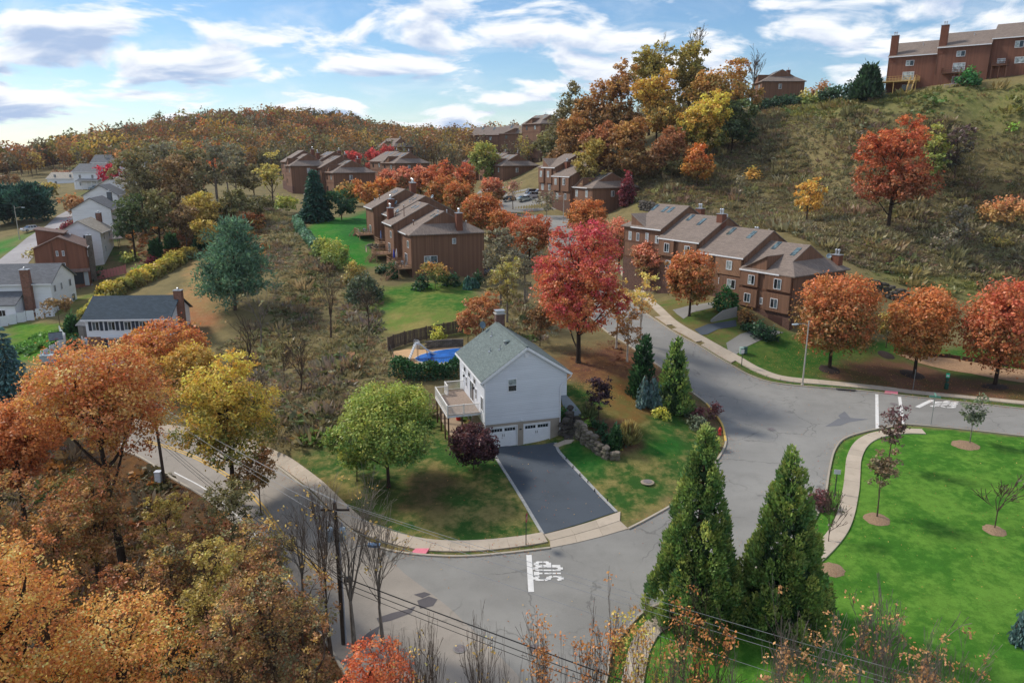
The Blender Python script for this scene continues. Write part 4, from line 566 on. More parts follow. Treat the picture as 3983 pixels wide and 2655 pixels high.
('pine_tree', 'pinedense', -131.35, 200.00, 9.83, 5.34, 'dpine', 'dark green pine in the valley, middle of the three dark pines', 'garden trees in the valley', {}),
('pine_tree', 'pinedense', -141.05, 200.00, 10.51, 4.75, 'dpine', 'dark green pine in the valley, outermost dark pine at the left picture edge', 'garden trees in the valley', {}),
('garden_tree', 'round', -122.47, 205.00, 5.94, 4.01, 'orangebr', 'orange brown tree beside the valley road', 'garden trees in the valley', {'trunk': 0.2}),
('garden_tree', 'round', -151.19, 240.00, 6.07, 4.25, 'yellowbrown', 'yellow brown tree behind the dark pines', 'garden trees in the valley', {'trunk': 0.2}),
('crimson_maple', 'round', -138.16, 255.00, 9.99, 4.64, 'crim', 'crimson round tree above the white porch house', 'garden trees in the valley', {'trunk': 0.12}),
('garden_tree', 'round', -193.51, 330.00, 7.10, 4.25, 'olive', 'olive round tree left of the crimson one', 'garden trees in the valley', {'trunk': 0.15}),
('garden_tree', 'round', -193.43, 320.00, 4.88, 5.26, 'brownred', 'reddish brown tree left of the olive one', 'garden trees in the valley', {'trunk': 0.15}),
('garden_tree', 'round', -205.24, 300.00, 5.06, 7.06, 'brown', 'brown tree at the far left edge', 'garden trees in the valley', {'trunk': 0.15}),
('garden_tree', 'ball', -104.19, 172.00, 3.77, 2.57, 'burg', 'burgundy shrub by the pale gabled house', 'garden trees in the valley', {}),
('garden_tree', 'sparse', -99.46, 150.00, 3.51, 2.08, 'yellowgrey', 'small yellowish street tree in front of the brown house', 'garden trees in the valley', {'trunk': 0.25, 'dense': 0.5}),
('garden_shrub', 'ball', -84.58, 143.12, 3.06, 1.13, 'green', 'bright round shrub by the brown garages', 'garden shrubs in the valley', {}),
('garden_shrub', 'ball', -82.06, 142.36, 2.09, 1.47, 'dgreen', 'dark round shrub by the pink fence', 'garden shrubs in the valley', {}),
('garden_shrub', 'ball', -86.08, 134.69, 1.00, 2.88, 'dgreen', 'clipped hedge shrub below the minivan', 'garden shrubs in the valley', {}),
('garden_shrub', 'ball', -72.67, 140.12, 1.71, 1.10, 'lime', 'lime shrub above the pink fence', 'garden shrubs in the valley', {}),
('garden_shrub', 'ball', -74.01, 147.26, 1.34, 1.07, 'burgr', 'red shrub at the end of the yellow hedge', 'garden shrubs in the valley', {}),
('garden_shrub', 'ball', -79.55, 150.26, 2.00, 1.81, 'yellowgreen', 'yellow green shrub behind the pink fence', 'garden shrubs in the valley', {}),
('garden_shrub', 'cone', -67.27, 107.64, 2.12, 0.60, 'arbord', 'small cone conifer beside the shed', 'garden shrubs in the valley', {}),
('garden_shrub', 'ball', -62.94, 100.92, 2.21, 1.13, 'dgreen', 'dark shrub beside the curved garden steps', 'garden shrubs in the valley', {}),
('garden_shrub', 'cone', -74.26, 150.81, 2.72, 0.64, 'arbord', 'narrow conifer at the top of the yellow hedge', 'garden shrubs in the valley', {}),
('garden_shrub', 'cone', -72.27, 153.69, 2.76, 0.65, 'arbord', 'second narrow conifer along the yellow hedge', 'garden shrubs in the valley', {}),
('garden_shrub', 'cone', -65.54, 152.56, 2.01, 0.64, 'arbord', 'third narrow conifer by the big pine', 'garden shrubs in the valley', {}),
('oak_tree', 'spread', 71.02, 137.60, 20.72, 7.18, 'redoak', 'big rusty red oak on the meadow slope', 'lone trees on the meadow slope', {'trunk': 0.08, 'dense': 0.95, 'lobes': 14}),
('poplar_tree', 'oval', 85.49, 151.22, 13.81, 2.56, 'yellowgreen2', 'yellow green tree right of the rusty red oak', 'lone trees on the meadow slope', {'trunk': 0.12, 'dense': 0.8}),
('bare_tree', 'sparse', 90.18, 151.02, 11.52, 3.52, 'darkbare', 'dark nearly bare tree right of the yellow green one', 'lone trees on the meadow slope', {'trunk': 0.2, 'dense': 0.5}),
('larch_tree', 'oval', 58.33, 144.74, 9.25, 3.17, 'gold2', 'golden yellow tree on the lower meadow', 'lone trees on the meadow slope', {'trunk': 0.15, 'dense': 0.6}),
('sumac_shrub', 'ball', 95.68, 141.59, 4.72, 5.04, 'pinkorange', 'spreading pink orange sumac at the right picture edge', 'lone trees on the meadow slope', {}),
('small_tree', 'ball', 58.93, 181.04, 2.90, 1.91, 'gold2', 'small golden bush on the meadow', 'lone trees on the meadow slope', {}),
('small_tree', 'ball', 101.64, 153.63, 1.28, 1.33, 'lime2', 'lime bush high on the meadow', 'lone trees on the meadow slope', {}),
('small_tree', 'ball', 89.69, 133.91, 1.20, 2.41, 'yellowbrown', 'yellowish bush low on the meadow at right', 'lone trees on the meadow slope', {}),
('small_tree', 'sparse', 75.28, 125.94, 6.04, 2.27, 'greybrown', 'grey thicket below the dark bare tree', 'lone trees on the meadow slope', {'trunk': 0.1, 'dense': 0.5}),
('small_tree', 'sparse', 52.45, 170.49, 6.89, 1.51, 'greybrown', 'thin grey sapling left of the golden tree', 'lone trees on the meadow slope', {'trunk': 0.2, 'dense': 0.3}),
('small_tree', 'sparse', 82.53, 134.16, 7.14, 2.80, 'greybrown', 'grey bare thicket right of the oak', 'lone trees on the meadow slope', {'trunk': 0.1, 'dense': 0.4}),
('woodland_tree', 'spread', 17.08, 235.00, 27.08, 6.79, 'olivesp', 'leftmost olive tree of the skyline clump', 'tree clump on the skyline', {'trunk': 0.08, 'dense': 1.5}),
('woodland_tree', 'spread', 25.18, 228.00, 23.73, 7.23, 'brownor', 'brown orange tree left in the skyline clump', 'tree clump on the skyline', {'trunk': 0.08, 'dense': 1.5}),
('woodland_tree', 'spread', 31.56, 222.00, 26.04, 7.01, 'brownor', 'tall brown orange tree left of the golden crown', 'tree clump on the skyline', {'trunk': 0.08, 'dense': 1.5}),
('woodland_tree', 'spread', 41.47, 228.00, 26.22, 8.46, 'goldol', 'tall olive gold crown at the top of the clump', 'tree clump on the skyline', {'trunk': 0.08, 'dense': 1.5}),
('woodland_tree', 'spread', 54.03, 232.00, 23.22, 7.26, 'goldol', 'tallest gold crown at the centre of the clump', 'tree clump on the skyline', {'trunk': 0.08, 'dense': 1.5}),
('woodland_tree', 'spread', 39.39, 205.00, 23.74, 7.37, 'gold', 'big golden tree in front of the tallest crowns', 'tree clump on the skyline', {'trunk': 0.08, 'dense': 1.5}),
('woodland_tree', 'spread', 58.71, 212.00, 18.72, 11.51, 'orangebr2', 'broad orange brown tree at the right of the clump', 'tree clump on the skyline', {'trunk': 0.08, 'dense': 1.5}),
('woodland_tree', 'spread', 49.24, 194.00, 18.54, 7.84, 'goldgreen', 'green gold tree below the broad orange brown one', 'tree clump on the skyline', {'trunk': 0.08, 'dense': 1.5}),
('woodland_tree', 'round', 45.48, 182.00, 11.29, 4.26, 'orange2', 'small bright orange tree at the foot of the clump', 'tree clump on the skyline', {'trunk': 0.08, 'dense': 1.5}),
('woodland_tree', 'spread', 17.49, 222.00, 18.50, 7.10, 'brownor', 'brown orange tree low in the clump at left', 'tree clump on the skyline', {'trunk': 0.08, 'dense': 1.5}),
('woodland_tree', 'spread', 25.00, 208.00, 17.32, 6.67, 'brownor2', 'rusty tree below the left crowns', 'tree clump on the skyline', {'trunk': 0.08, 'dense': 1.5}),
('woodland_tree', 'spread', 31.45, 198.00, 19.40, 6.93, 'brownor', 'brown tree in the lower middle of the clump', 'tree clump on the skyline', {'trunk': 0.08, 'dense': 1.5}),
('woodland_tree', 'spread', 20.48, 198.00, 19.42, 5.23, 'yellowbrown', 'yellow brown tree above the parking lot row', 'tree clump on the skyline', {'trunk': 0.08, 'dense': 1.5}),
('woodland_tree', 'spread', 39.57, 190.00, 13.75, 6.09, 'brownor2', 'rusty tree in the lower right middle of the clump', 'tree clump on the skyline', {'trunk': 0.08, 'dense': 1.5}),
('woodland_tree', 'ball', 29.28, 187.00, 9.44, 1.65, 'burgr', 'dark red bush at the foot of the clump', 'tree clump on the skyline', {'trunk': 0.08, 'dense': 1.5}),
('woodland_tree', 'spread', 57.28, 195.00, 13.36, 6.76, 'dgreenol', 'dark green mass right of the green gold tree', 'tree clump on the skyline', {'trunk': 0.08, 'dense': 1.5}),
('woodland_tree', 'spread', 12.77, 245.00, 13.59, 5.70, 'olive', 'olive tree at the left edge of the clump', 'tree clump on the skyline', {'trunk': 0.08, 'dense': 1.5}),
('woodland_tree', 'round', -9.41, 262.00, 16.43, 5.05, 'yellowgreen2', 'yellow green tree below the skyline townhouse', 'tree clump on the skyline', {'trunk': 0.08, 'dense': 1.5}),
('woodland_tree', 'spread', 42.46, 188.00, 5.97, 4.96, 'olive', 'low olive tree behind the small orange one', 'tree clump on the skyline', {'trunk': 0.08, 'dense': 1.5}),
('bare_tree', 'bare', 56.95, 236.00, 26.61, 5.36, 'barefar', 'bare twiggy crown above the tallest gold one', 'tree clump on the skyline', {'trunk': 0.5, 'tw': 0.05}),
('bare_tree', 'bare', 70.97, 225.00, 18.13, 6.40, 'barefar', 'bare spreading tree right of the clump', 'tree clump on the skyline', {'trunk': 0.4, 'tw': 0.05}),
('bare_tree', 'bare', 48.35, 240.00, 27.71, 4.09, 'barefar', 'bare thin crown left of the tallest gold one', 'tree clump on the skyline', {'trunk': 0.5, 'tw': 0.05}),
('hill_conifer', 'coneloose', 82.65, 177.45, 7.73, 2.83, 'dgreen2', 'dark conifer beside the hilltop townhouses', 'hilltop conifer and bushes', {}),
('hill_bush', 'ball', 81.12, 181.24, 5.19, 2.58, 'dgreen2', 'dark green bush left of the hilltop conifer', 'hilltop conifer and bushes', {}),
('hill_bush', 'ball', 90.20, 213.12, 3.70, 4.87, 'dgreen2', 'dark green hedge bush on the hill edge', 'hilltop conifer and bushes', {}),
('hill_bush', 'ball', 86.40, 218.84, 3.33, 4.38, 'yellowgreen2', 'yellow green bush on the hill edge', 'hilltop conifer and bushes', {}),
('hill_bush', 'ball', 80.68, 221.89, 2.42, 5.72, 'dgreen2', 'dark thicket below the gabled hill house', 'hilltop conifer and bushes', {}),
('hill_bush', 'ball', 74.73, 222.87, 2.68, 3.83, 'dgreen2', 'dark thicket at the left of the gabled hill house', 'hilltop conifer and bushes', {}),
('hill_bush', 'ball', 99.14, 165.86, 3.65, 2.26, 'green', 'round bright green bush before the hilltop townhouses', 'hilltop conifer and bushes', {}),
('hill_bush', 'ball', 89.84, 221.26, 5.98, 3.16, 'orangebr', 'small orange tree behind the hill edge', 'hilltop conifer and bushes', {}),
('hill_bush', 'ball', 83.81, 176.70, 1.92, 2.02, 'greygreen', 'grey green scrub over the rock below the pale deck', 'hilltop conifer and bushes', {}),
('ball_shrub', 'ball', -12.64, 84.62, 0.94, 0.58, 'barberry', 'purple shrub at the left end of the pool border', 'pool and townhouse shrubs', {}),
('ball_shrub', 'ball', -13.43, 84.57, 0.72, 0.32, 'yellow', 'yellow shrub beside the left purple one at the pool', 'pool and townhouse shrubs', {}),
('ball_shrub', 'ball', -10.55, 84.05, 0.82, 0.53, 'yellow', 'yellow shrub in the middle of the pool border', 'pool and townhouse shrubs', {}),
('ball_shrub', 'ball', -9.73, 84.25, 1.21, 0.53, 'barberry', 'purple shrub in the middle of the pool border', 'pool and townhouse shrubs', {}),
('ball_shrub', 'ball', -8.14, 84.20, 0.71, 0.48, 'yellow', 'yellow shrub at the right end of the pool border', 'pool and townhouse shrubs', {}),
('ball_shrub', 'ball', -7.03, 84.22, 0.88, 0.48, 'dgreen', 'green shrub at the house end of the pool border', 'pool and townhouse shrubs', {}),
('ball_shrub', 'ball', 34.59, 97.89, 2.68, 1.03, 'dgreen', 'dark shrub by the nearest townhouse door', 'pool and townhouse shrubs', {}),
('ball_shrub', 'ball', 33.86, 101.70, 2.37, 1.25, 'brownor', 'rusty dome shrub beside the concrete retaining wall', 'pool and townhouse shrubs', {}),
('ball_shrub', 'ball', 36.08, 97.79, 1.87, 1.09, 'dgreen', 'dark spreading shrub in front of the nearest townhouse', 'pool and townhouse shrubs', {}),
('ball_shrub', 'ball', 31.99, 106.42, 3.77, 1.82, 'green', 'tall green bush beside the concrete retaining wall', 'pool and townhouse shrubs', {}),
('ball_shrub', 'ball', 33.65, 99.89, 1.27, 0.93, 'dgreen', 'low dark shrub under the rusty dome', 'pool and townhouse shrubs', {})]
HEDGES = [('yellow_hedge', [(-70.91, 124.32), (-69.96, 129.32), (-68.09, 135.57), (-66.80, 142.18), (-65.38, 147.21)], 2.6, 4.2, 'hedgeyellow', 'long overgrown yellow hedge climbing the valley slope'), ('green_hedge', [(-49.15, 166.82), (-45.11, 155.74), (-40.50, 146.23), (-37.21, 140.02)], 1.6, 2.0, 'hedgegreen', 'clipped blue green hedge along the lawn of the deck row'), ('pool_hedge', [(-14.19, 83.22), (-11.21, 82.45), (-8.62, 82.54), (-6.58, 83.00)], 2.0, 1.6, 'hedgedark', 'dark ivy hedge hanging below the pool terrace'), ('juniper_bed', [(-71.50, 104.39), (-68.94, 102.35), (-69.43, 105.85), (-69.49, 107.63)], 0.7, 7.0, 'juniper', 'bright green juniper carpet beside the white fence'), ('valley_hedge', [(-70.76, 121.91), (-69.39, 114.08), (-68.54, 115.80)], 1.6, 2.0, 'hedgeyellow', 'short yellow hedge left of the dark roofed house')]
PT = {'fence_wood': [(-16.16, 91.25), (-15.53, 91.95), (-14.20, 92.73), (-11.44, 93.94), (-9.20, 95.05), (-6.81, 96.34)], 'fence_mesh': [(-15.74, 90.03), (-14.66, 86.33), (-13.08, 84.71), (-10.11, 84.36), (-6.06, 84.81)], 'block_wall': [(-10.94, 89.50), (-6.53, 90.41)], 'barrel': [(-12.13, 90.07)], 'slide': [(-12.87, 86.40), (-10.26, 87.35)], 'hose': [(-15.84, 92.12)], 'red': [(-5.84, 74.31)], 'steps': [(5.86, 68.47), (6.82, 71.25)], 'rock_wall': [(6.59, 68.24), (7.11, 67.21), (7.69, 66.19), (8.39, 65.11), (9.13, 64.30), (10.00, 64.23)], 'rock_wall2': [(5.00, 69.40), (5.44, 69.34), (5.78, 69.79), (6.02, 70.75)], 'pegs': [(5.23, 64.95), (5.77, 63.29), (6.30, 61.91), (6.92, 60.74), (7.40, 59.35), (8.35, 57.87)], 'access': [(12.37, 60.78)], 'stop_sign': [(1.11, 51.57)], 'sign_a': [(29.91, 90.49)], 'sign_b': [(28.25, 58.01)], 'post_c': [(49.36, 84.77)], 'street_sign': [(44.94, 72.93)], 'diamond': [(-35.58, 75.21)], 'dog': [(53.75, 85.36)], 'lamp': [(36.16, 85.88)], 'lamp2': [(-119.54, 176.20)], 'lamp3': [(12.90, 183.32)], 'hydrant': [(21.79, 71.05)], 'ped': [(30.86, 93.81), (31.38, 93.97)], 'pole': [(-11.09, 41.26)], 'pole_b': [(-34.27, 65.64)], 'box_b': [(-35.58, 66.88)], 'vinyl_a': [(-84.22, 111.81), (-82.69, 113.69), (-80.07, 116.25), (-76.39, 117.99)], 'vinyl_b': [(-68.55, 106.60), (-65.89, 103.40), (-65.27, 101.02), (-65.07, 98.37), (-65.03, 96.30)], 'vinyl_c': [(-62.48, 101.90), (-60.76, 101.42)], 'vinyl_d': [(-86.34, 118.01), (-86.60, 122.88), (-89.62, 129.45)], 'shed': [(-65.53, 106.22)], 'hoop': [(-64.04, 98.31)], 'gsteps': [(-62.91, 98.26), (-64.92, 102.83)], 'wbox': [(-64.44, 96.72)], 'pink_fence': [(-85.00, 141.33), (-80.74, 141.88), (-76.98, 143.16)], 'van': [(-87.28, 139.86)], 'car0': [(-3.87, 233.66)], 'car1': [(3.68, 214.29)], 'car2': [(5.89, 216.36)], 'car3': [(7.99, 218.12)], 'car4': [(9.59, 219.54)], 'car5': [(10.90, 214.43)], 'car6': [(-0.77, 217.37)], 'car7': [(6.37, 219.85)], 'car_v0': [(-147.01, 261.25)], 'car_v1': [(-122.32, 185.21)], 'car_v2': [(-5.19, 133.56)], 'cwall': [(28.98, 102.48), (30.74, 102.94), (33.03, 103.88)], 'swall_a': [(56.31, 113.01), (58.46, 111.90), (60.94, 109.87)], 'swall_b': [(31.16, 178.45), (33.62, 174.56), (37.22, 169.38)], 'timber': [(54.55, 96.67), (60.11, 95.76), (67.31, 91.20)], 'rings': [(52.31, 90.50), (41.37, 90.38), (60.11, 85.81), (45.36, 67.53), (29.99, 53.95), (38.37, 51.99), (23.73, 47.75), (35.05, 62.27), (51.44, 95.89)], 'hillrock': [(83.02, 176.45), (83.93, 176.28), (82.22, 176.39)], 'lounge': [(96.24, 168.14), (97.14, 167.58)], 'rubble': [(-28.04, 142.94), (-26.28, 142.69)], 'gazebo': [(-87.02, 158.25)], 'garden_rocks': [(36.90, 99.20)]}

# ------------------------------------------------------------------ the lie of the land
_P = np.array(TERRAIN); _S = 50.0
def _U(r2): return np.where(r2 > 0, .5*r2*np.log(r2+1e-12), 0)
def _fit(lam=.004):
    n = len(_P); X = _P[:, :2]/_S; K = _U(((X[:, None]-X[None])**2).sum(-1)); Q = np.concatenate([np.ones((n, 1)), X], 1)
    A = np.zeros((n+3, n+3)); A[:n, :n] = K+lam*np.eye(n); A[:n, n:] = Q; A[n:, :n] = Q.T
    return np.linalg.solve(A, np.concatenate([_P[:, 2], [0, 0, 0]])), X
_wt, _Xc = _fit()
def H(x, y):
    x = np.asarray(x, float); y = np.asarray(y, float); q = np.stack([x, y], -1)/_S
    if q.ndim > 1 and q.size > 40000:
        f = q.reshape(-1, 2); out = np.concatenate([H(f[i:i+20000, 0]*_S, f[i:i+20000, 1]*_S) for i in range(0, len(f), 20000)])
        return out.reshape(x.shape)
    r2 = ((q[..., None, :]-_Xc)**2).sum(-1)
    return _U(r2)@_wt[:-3]+_wt[-3]+q[..., 0]*_wt[-2]+q[..., 1]*_wt[-1]
def inside(poly, x, y):
    x = np.asarray(x); y = np.asarray(y); r = np.zeros(x.shape, bool); n = len(poly)
    for i in range(n):
        x0, y0 = poly[i][:2]; x1, y1 = poly[(i+1) % n][:2]
        if y0 == y1: continue
        c = ((y0 > y) != (y1 > y)) & (x < (x1-x0)*(y-y0)/(y1-y0)+x0); r ^= c
    return r
def edge_dist(poly, x, y, closed=True):
    d = np.full(np.shape(x), 1e9); n = len(poly)
    for i in range(n if closed else n-1):
        a = np.array(poly[i][:2]); b = np.array(poly[(i+1) % n][:2]); ab = b-a; L = (ab**2).sum()+1e-9
        t = np.clip(((x-a[0])*ab[0]+(y-a[1])*ab[1])/L, 0, 1); d = np.minimum(d, np.hypot(x-a[0]-t*ab[0], y-a[1]-t*ab[1]))
    return d
def dens(line, s, closed=False):
    P = [np.array(q[:2], float) for q in line]; out = []
    for i in range(len(P) if closed else len(P)-1):
        a, b = P[i], P[(i+1) % len(P)]; k = max(1, int(np.ceil(np.linalg.norm(b-a)/s)))
        out += [a+(b-a)*j/k for j in range(k)]
    if not closed: out.append(P[-1])
    return np.array(out)
def smooth_line(line, s=.8):
    """Catmull-Rom through the points, resampled evenly"""
    P = np.array([q[:2] for q in line], float); P = np.vstack([2*P[0]-P[1], P, 2*P[-1]-P[-2]]); out = []
    for i in range(1, len(P)-2):
        p0, p1, p2, p3 = P[i-1:i+3]; k = max(2, int(np.linalg.norm(p2-p1)/s*2))
        for j in range(k):
            t = j/k; out.append(.5*((2*p1)+(-p0+p2)*t+(2*p0-5*p1+4*p2-p3)*t*t+(-p0+3*p1-3*p2+p3)*t**3))
    out.append(P[-2]); out = np.array(out)
    d = np.concatenate([[0], np.cumsum(np.linalg.norm(np.diff(out, axis=0), axis=1))]); n = max(2, int(d[-1]/s))
    u = np.linspace(0, d[-1], n+1); return np.stack([np.interp(u, d, out[:, 0]), np.interp(u, d, out[:, 1])], 1)
def sheet(name, poly, mat, dz, parent=None, step=1.5, skirt=0, loc=None):
    """area draped over the land, dz above it"""
    B = dens(poly, step, True); x0, y0 = B.min(0); x1, y1 = B.max(0)
    gx, gy = np.meshgrid(np.arange(x0+step/2, x1, step), np.arange(y0+step/2, y1, step)); gx = gx.ravel(); gy = gy.ravel()
    k = inside(B, gx, gy); gx, gy = gx[k], gy[k]
    if len(gx): k = edge_dist(B, gx, gy) > step*.35; gx, gy = gx[k], gy[k]
    n = len(B); vs = [Vector(q) for q in B]+[Vector(q) for q in zip(gx, gy)]
    r = delaunay_2d_cdt(vs, [(i, (i+1) % n) for i in range(n)], [list(range(n))], 1, 1e-5)
    V = np.array([(v.x, v.y) for v in r[0]]); z = H(V[:, 0], V[:, 1])+dz; V = np.column_stack([V, z])
    F = [f for f in r[2] if len(f) == 3]; F = np.array(F)
    a, b, c = V[F[:, 0]], V[F[:, 1]], V[F[:, 2]]; flip = np.cross(b-a, c-a)[:, 2] < 0; F[flip] = F[flip][:, ::-1]
    if skirt:
        m = len(V); ed = {}
        for f in F:
            for q in ((f[0], f[1]), (f[1], f[2]), (f[2], f[0])): ed[tuple(q)] = 1
        bd = [q for q in ed if (q[1], q[0]) not in ed]; W = V.copy(); W[:, 2] -= skirt; V = np.vstack([V, W])
        F = np.vstack([F]+[np.array([[i, i+m, j], [j, i+m, j+m]])[:, ::1] for i, j in bd])
    c0 = np.array([V[:, 0].mean(), V[:, 1].mean(), V[:, 2].min()]) if loc is None else np.array(loc)
    return np_mesh(name, V-c0 if parent is None else V, F, mat, parent, loc=c0 if parent is None else None)
def ribbon(line, w, dz, name, mat, parent=None, h=0, s=.8):
    """strip w wide along a line, dz above the land; h > 0 gives it sides"""
    P = smooth_line(line, s); T = np.gradient(P, axis=0); T /= np.linalg.norm(T, axis=1)[:, None]; Nn = np.column_stack([-T[:, 1], T[:, 0]])
    A, B = P+Nn*w/2, P-Nn*w/2; n = len(P)
    za, zb = H(A[:, 0], A[:, 1])+dz, H(B[:, 0], B[:, 1])+dz
    V = np.vstack([np.column_stack([A, za]), np.column_stack([B, zb])]); i = np.arange(n-1)
    F = np.column_stack([i, i+n, i+n+1, i+1])
    if h:
        V = np.vstack([V, V-np.array([0, 0, h])]); F = np.vstack([F, np.column_stack([i, i+1, i+2*n+1, i+2*n]), np.column_stack([i+n, i+3*n, i+3*n+1, i+n+1]), [[0, 2*n, 3*n, n]], [[n-1, 2*n-1, 4*n-1, 3*n-1]]])
    c0 = np.array([V[:, 0].mean(), V[:, 1].mean(), V[:, 2].min()])
    return np_mesh(name, V-c0 if parent is None else V, F, mat, parent, loc=c0 if parent is None else None)

# ================================================================== the setting
def axis_(lo, a, b, hi, fine):
    m = list(np.arange(a, b, fine)); s = fine; x = a; L = []
    while x > lo: s *= 1.12; x -= s; L.append(x)
    s = fine; x = m[-1]; U = []
    while x < hi: s *= 1.12; x += s; U.append(x)
    return np.array(L[::-1]+m+U)
def ground_mat():
    t = NT('ground_cover')
    a = t.n('ShaderNodeAttribute', attribute_name='Col').outputs['Color']; b = t.n('ShaderNodeAttribute', attribute_name='Alt').outputs['Color']
    n1 = t.noise(.22, 6, .62); n2 = t.noise(1.3, 5, .65); n3 = t.noise(9, 4, .7); n4 = t.noise(34, 2, .7)
    f = t.ramp(t.math('ADD', t.math('MULTIPLY', n1, .65), t.math('MULTIPLY', n2, .35)), .42, .60)
    c = t.mix(f, a, b)
    c = t.mix(t.math('MULTIPLY', t.ramp(n2, .44, .62, 1, 0), .34), c, t.mix(1, c, (.55, .56, .52), 'MULTIPLY'))
    c = t.mix(t.math('MULTIPLY', t.ramp(n3, .36, .62, 1, 0), .38), c, t.mix(1, c, (.5, .52, .48), 'MULTIPLY'))
    c = t.mix(t.math('MULTIPLY', t.ramp(n4, .5, .72), .3), c, t.mix(1, c, (1.5, 1.45, 1.35), 'MULTIPLY'))
    vo = t.n('ShaderNodeTexVoronoi', _Scale=2.1, _Randomness=1.0); t.l(t.co(), vo.inputs['Vector'])
    fl = t.math('MULTIPLY', t.ramp(vo.outputs['Distance'], .035, .06, 1, 0), t.ramp(t.noise(.5, 3), .45, .6))   # single fallen leaves
    c = t.mix(t.math('MULTIPLY', fl, .85), c, lin((186, 138, 84)))
    return t.bsdf(c, .95, .1, bump=t.math('ADD', n3, n4), bstr=.6, bdist=.08)
def build_ground():
    X = axis_(-900, -75, 95, 900, .75); Y = axis_(-60, 18, 135, 1500, .75)
    gx, gy = np.meshgrid(X, Y); x, y = gx.ravel(), gy.ravel(); z = H(x, y)
    far = np.clip((y-900)/500, 0, 1)+np.clip((abs(x)-500)/400, 0, 1); z = np.where(far > 0, z*(1-np.clip(far, 0, 1))-30*np.clip(far, 0, 1), z)
    c = np.tile(np.array(lin((140, 126, 88))), (len(x), 1)); a = np.tile(np.array(lin((118, 108, 76))), (len(x), 1))
    j = np.sin(x*1.7+np.sin(y*1.3)*1.4)*.45+np.sin(y*2.3+x*.6)*.35
    for poly, c1, c2, fe in ZONES:
        P = np.array(poly); k = (x > P[:, 0].min()-6) & (x < P[:, 0].max()+6) & (y > P[:, 1].min()-6) & (y < P[:, 1].max()+6)
        if not k.any(): continue
        s = edge_dist(poly, x[k], y[k]); s = np.where(inside(poly, x[k], y[k]), s, -s)+j[k]*min(fe, 1.)
        w = np.clip(.5+s/(2*fe), 0, 1)[:, None]
        c[k] = c[k]*(1-w)+np.array(lin(c1))*w; a[k] = a[k]*(1-w)+np.array(lin(c2))*w
    n, m = len(Y), len(X); i = (np.arange(n-1)[:, None]*m+np.arange(m-1)[None]).ravel()
    F = np.column_stack([i, i+1, i+m+1, i+m])
    o = np_mesh('ground', np.column_stack([x, y, z]), F, ground_mat(), cols=c, smooth=True)
    C = np.ones((len(x), 4), np.float32); C[:, :3] = a
    at = o.data.color_attributes.new('Alt', 'FLOAT_COLOR', 'POINT'); at.data.foreach_set('color', C.ravel())
    tag(o, 'rolling ground of mown lawn, dry brush and fallen leaves', kind='structure')
build_ground()

ASPH_OLD = asphalt('asphalt_worn', (146, 138, 128), .4)
ASPH = asphalt('asphalt_grey', (134, 132, 127), .55)
ASPH_NEW = asphalt('asphalt_sealed', (74, 81, 89), .2)
CONC = concrete('concrete_walk', (186, 172, 154)); KERB = concrete('concrete_kerb', (176, 166, 150))
PAINT = plain('road_paint_white', (216, 214, 210), .7, var=.12, scale=2.5); YPAINT = plain('road_paint_yellow', (196, 160, 84), .75, var=.2, scale=2.5)
PINK = plain('tactile_pad_pink', (222, 128, 142), .8, var=.1)
main_road = tag(sheet('main_road', W['main_road'], ASPH_OLD, .035, step=1.0, loc=(0, 0, 0)), 'worn tan grey main road curving past the corner lot', kind='structure')
side_road = tag(sheet('side_road', W['side_road'], ASPH, .035, step=1.0, loc=(0, 0, 0)), 'grey side road curving up past the townhouses', kind='structure')
driveway = tag(sheet('driveway', W['driveway'], ASPH_NEW, .05, loc=(0, 0, 0)), 'freshly sealed dark driveway in front of the garage doors', kind='structure')
tag(sheet('parking_lot', W['parking_lot'], ASPH, .05), 'grey parking lot between the townhouse rows', kind='structure')
for k, n in (('th_drive_a', 'light grey driveway of the nearest townhouse'), ('th_drive_b', 'dark driveway below the concrete retaining wall'), ('th_drive_c', 'grey driveway beside the orange street tree')):
    tag(sheet('townhouse_driveway', W[k], ASPH_NEW if k[-1] == 'b' else ASPH, .045), n, kind='structure')
tag(sheet('valley_road', W['left_road'], asphalt('asphalt_pale', (150, 146, 146), .3), .06), 'pale road running between the valley houses', kind='structure')
tag(sheet('house_driveway', W['house_b_drive'], asphalt('asphalt_drive', (120, 114, 116), .4), .05), 'grey driveway below the dark roofed house', kind='structure')
tag(sheet('brown_house_driveway', W['brown_drive'], ASPH, .05), 'driveway in front of the brown house garages', kind='structure')
tag(sheet('gravel_path', W['gravel_path'], plain('gravel_tan', (158, 128, 100), .95, .1, var=.25, scale=4), .05), 'tan gravel path behind the street trees', kind='structure')

def kerb(line, name, label): tag(ribbon(line, .17, .15, name, KERB, h=.3), label, kind='structure')
kerb(W['kerb_lot'], 'kerb', 'pale kerb along the main road by the corner lot')
kerb(W['kerb_corner'], 'kerb', 'pale kerb round the corner lot up the side road')
kerb(W['kerb_far'], 'kerb', 'pale kerb on the townhouse side of the road')
kerb(W['kerb_island'], 'kerb', 'pale kerb round the big green lawn')
kerb(W['road_edge'], 'kerb', 'kerb on the wooded side of the main road')
yk = W['kerb_corner']; tag(ribbon(yk[5:9], .19, .156, 'painted_kerb', plain('kerb_yellow', (216, 180, 96), .7), h=.3), 'yellow painted stretch of kerb by the hydrant', kind='structure')
for k, n in (('edging_a', 'left'), ('edging_b', 'right')):
    ribbon(W[k], .26, .085, 'edging', plain('edging_stone', (158, 158, 156), .85, var=.25, scale=5), driveway, h=.12, s=.5)

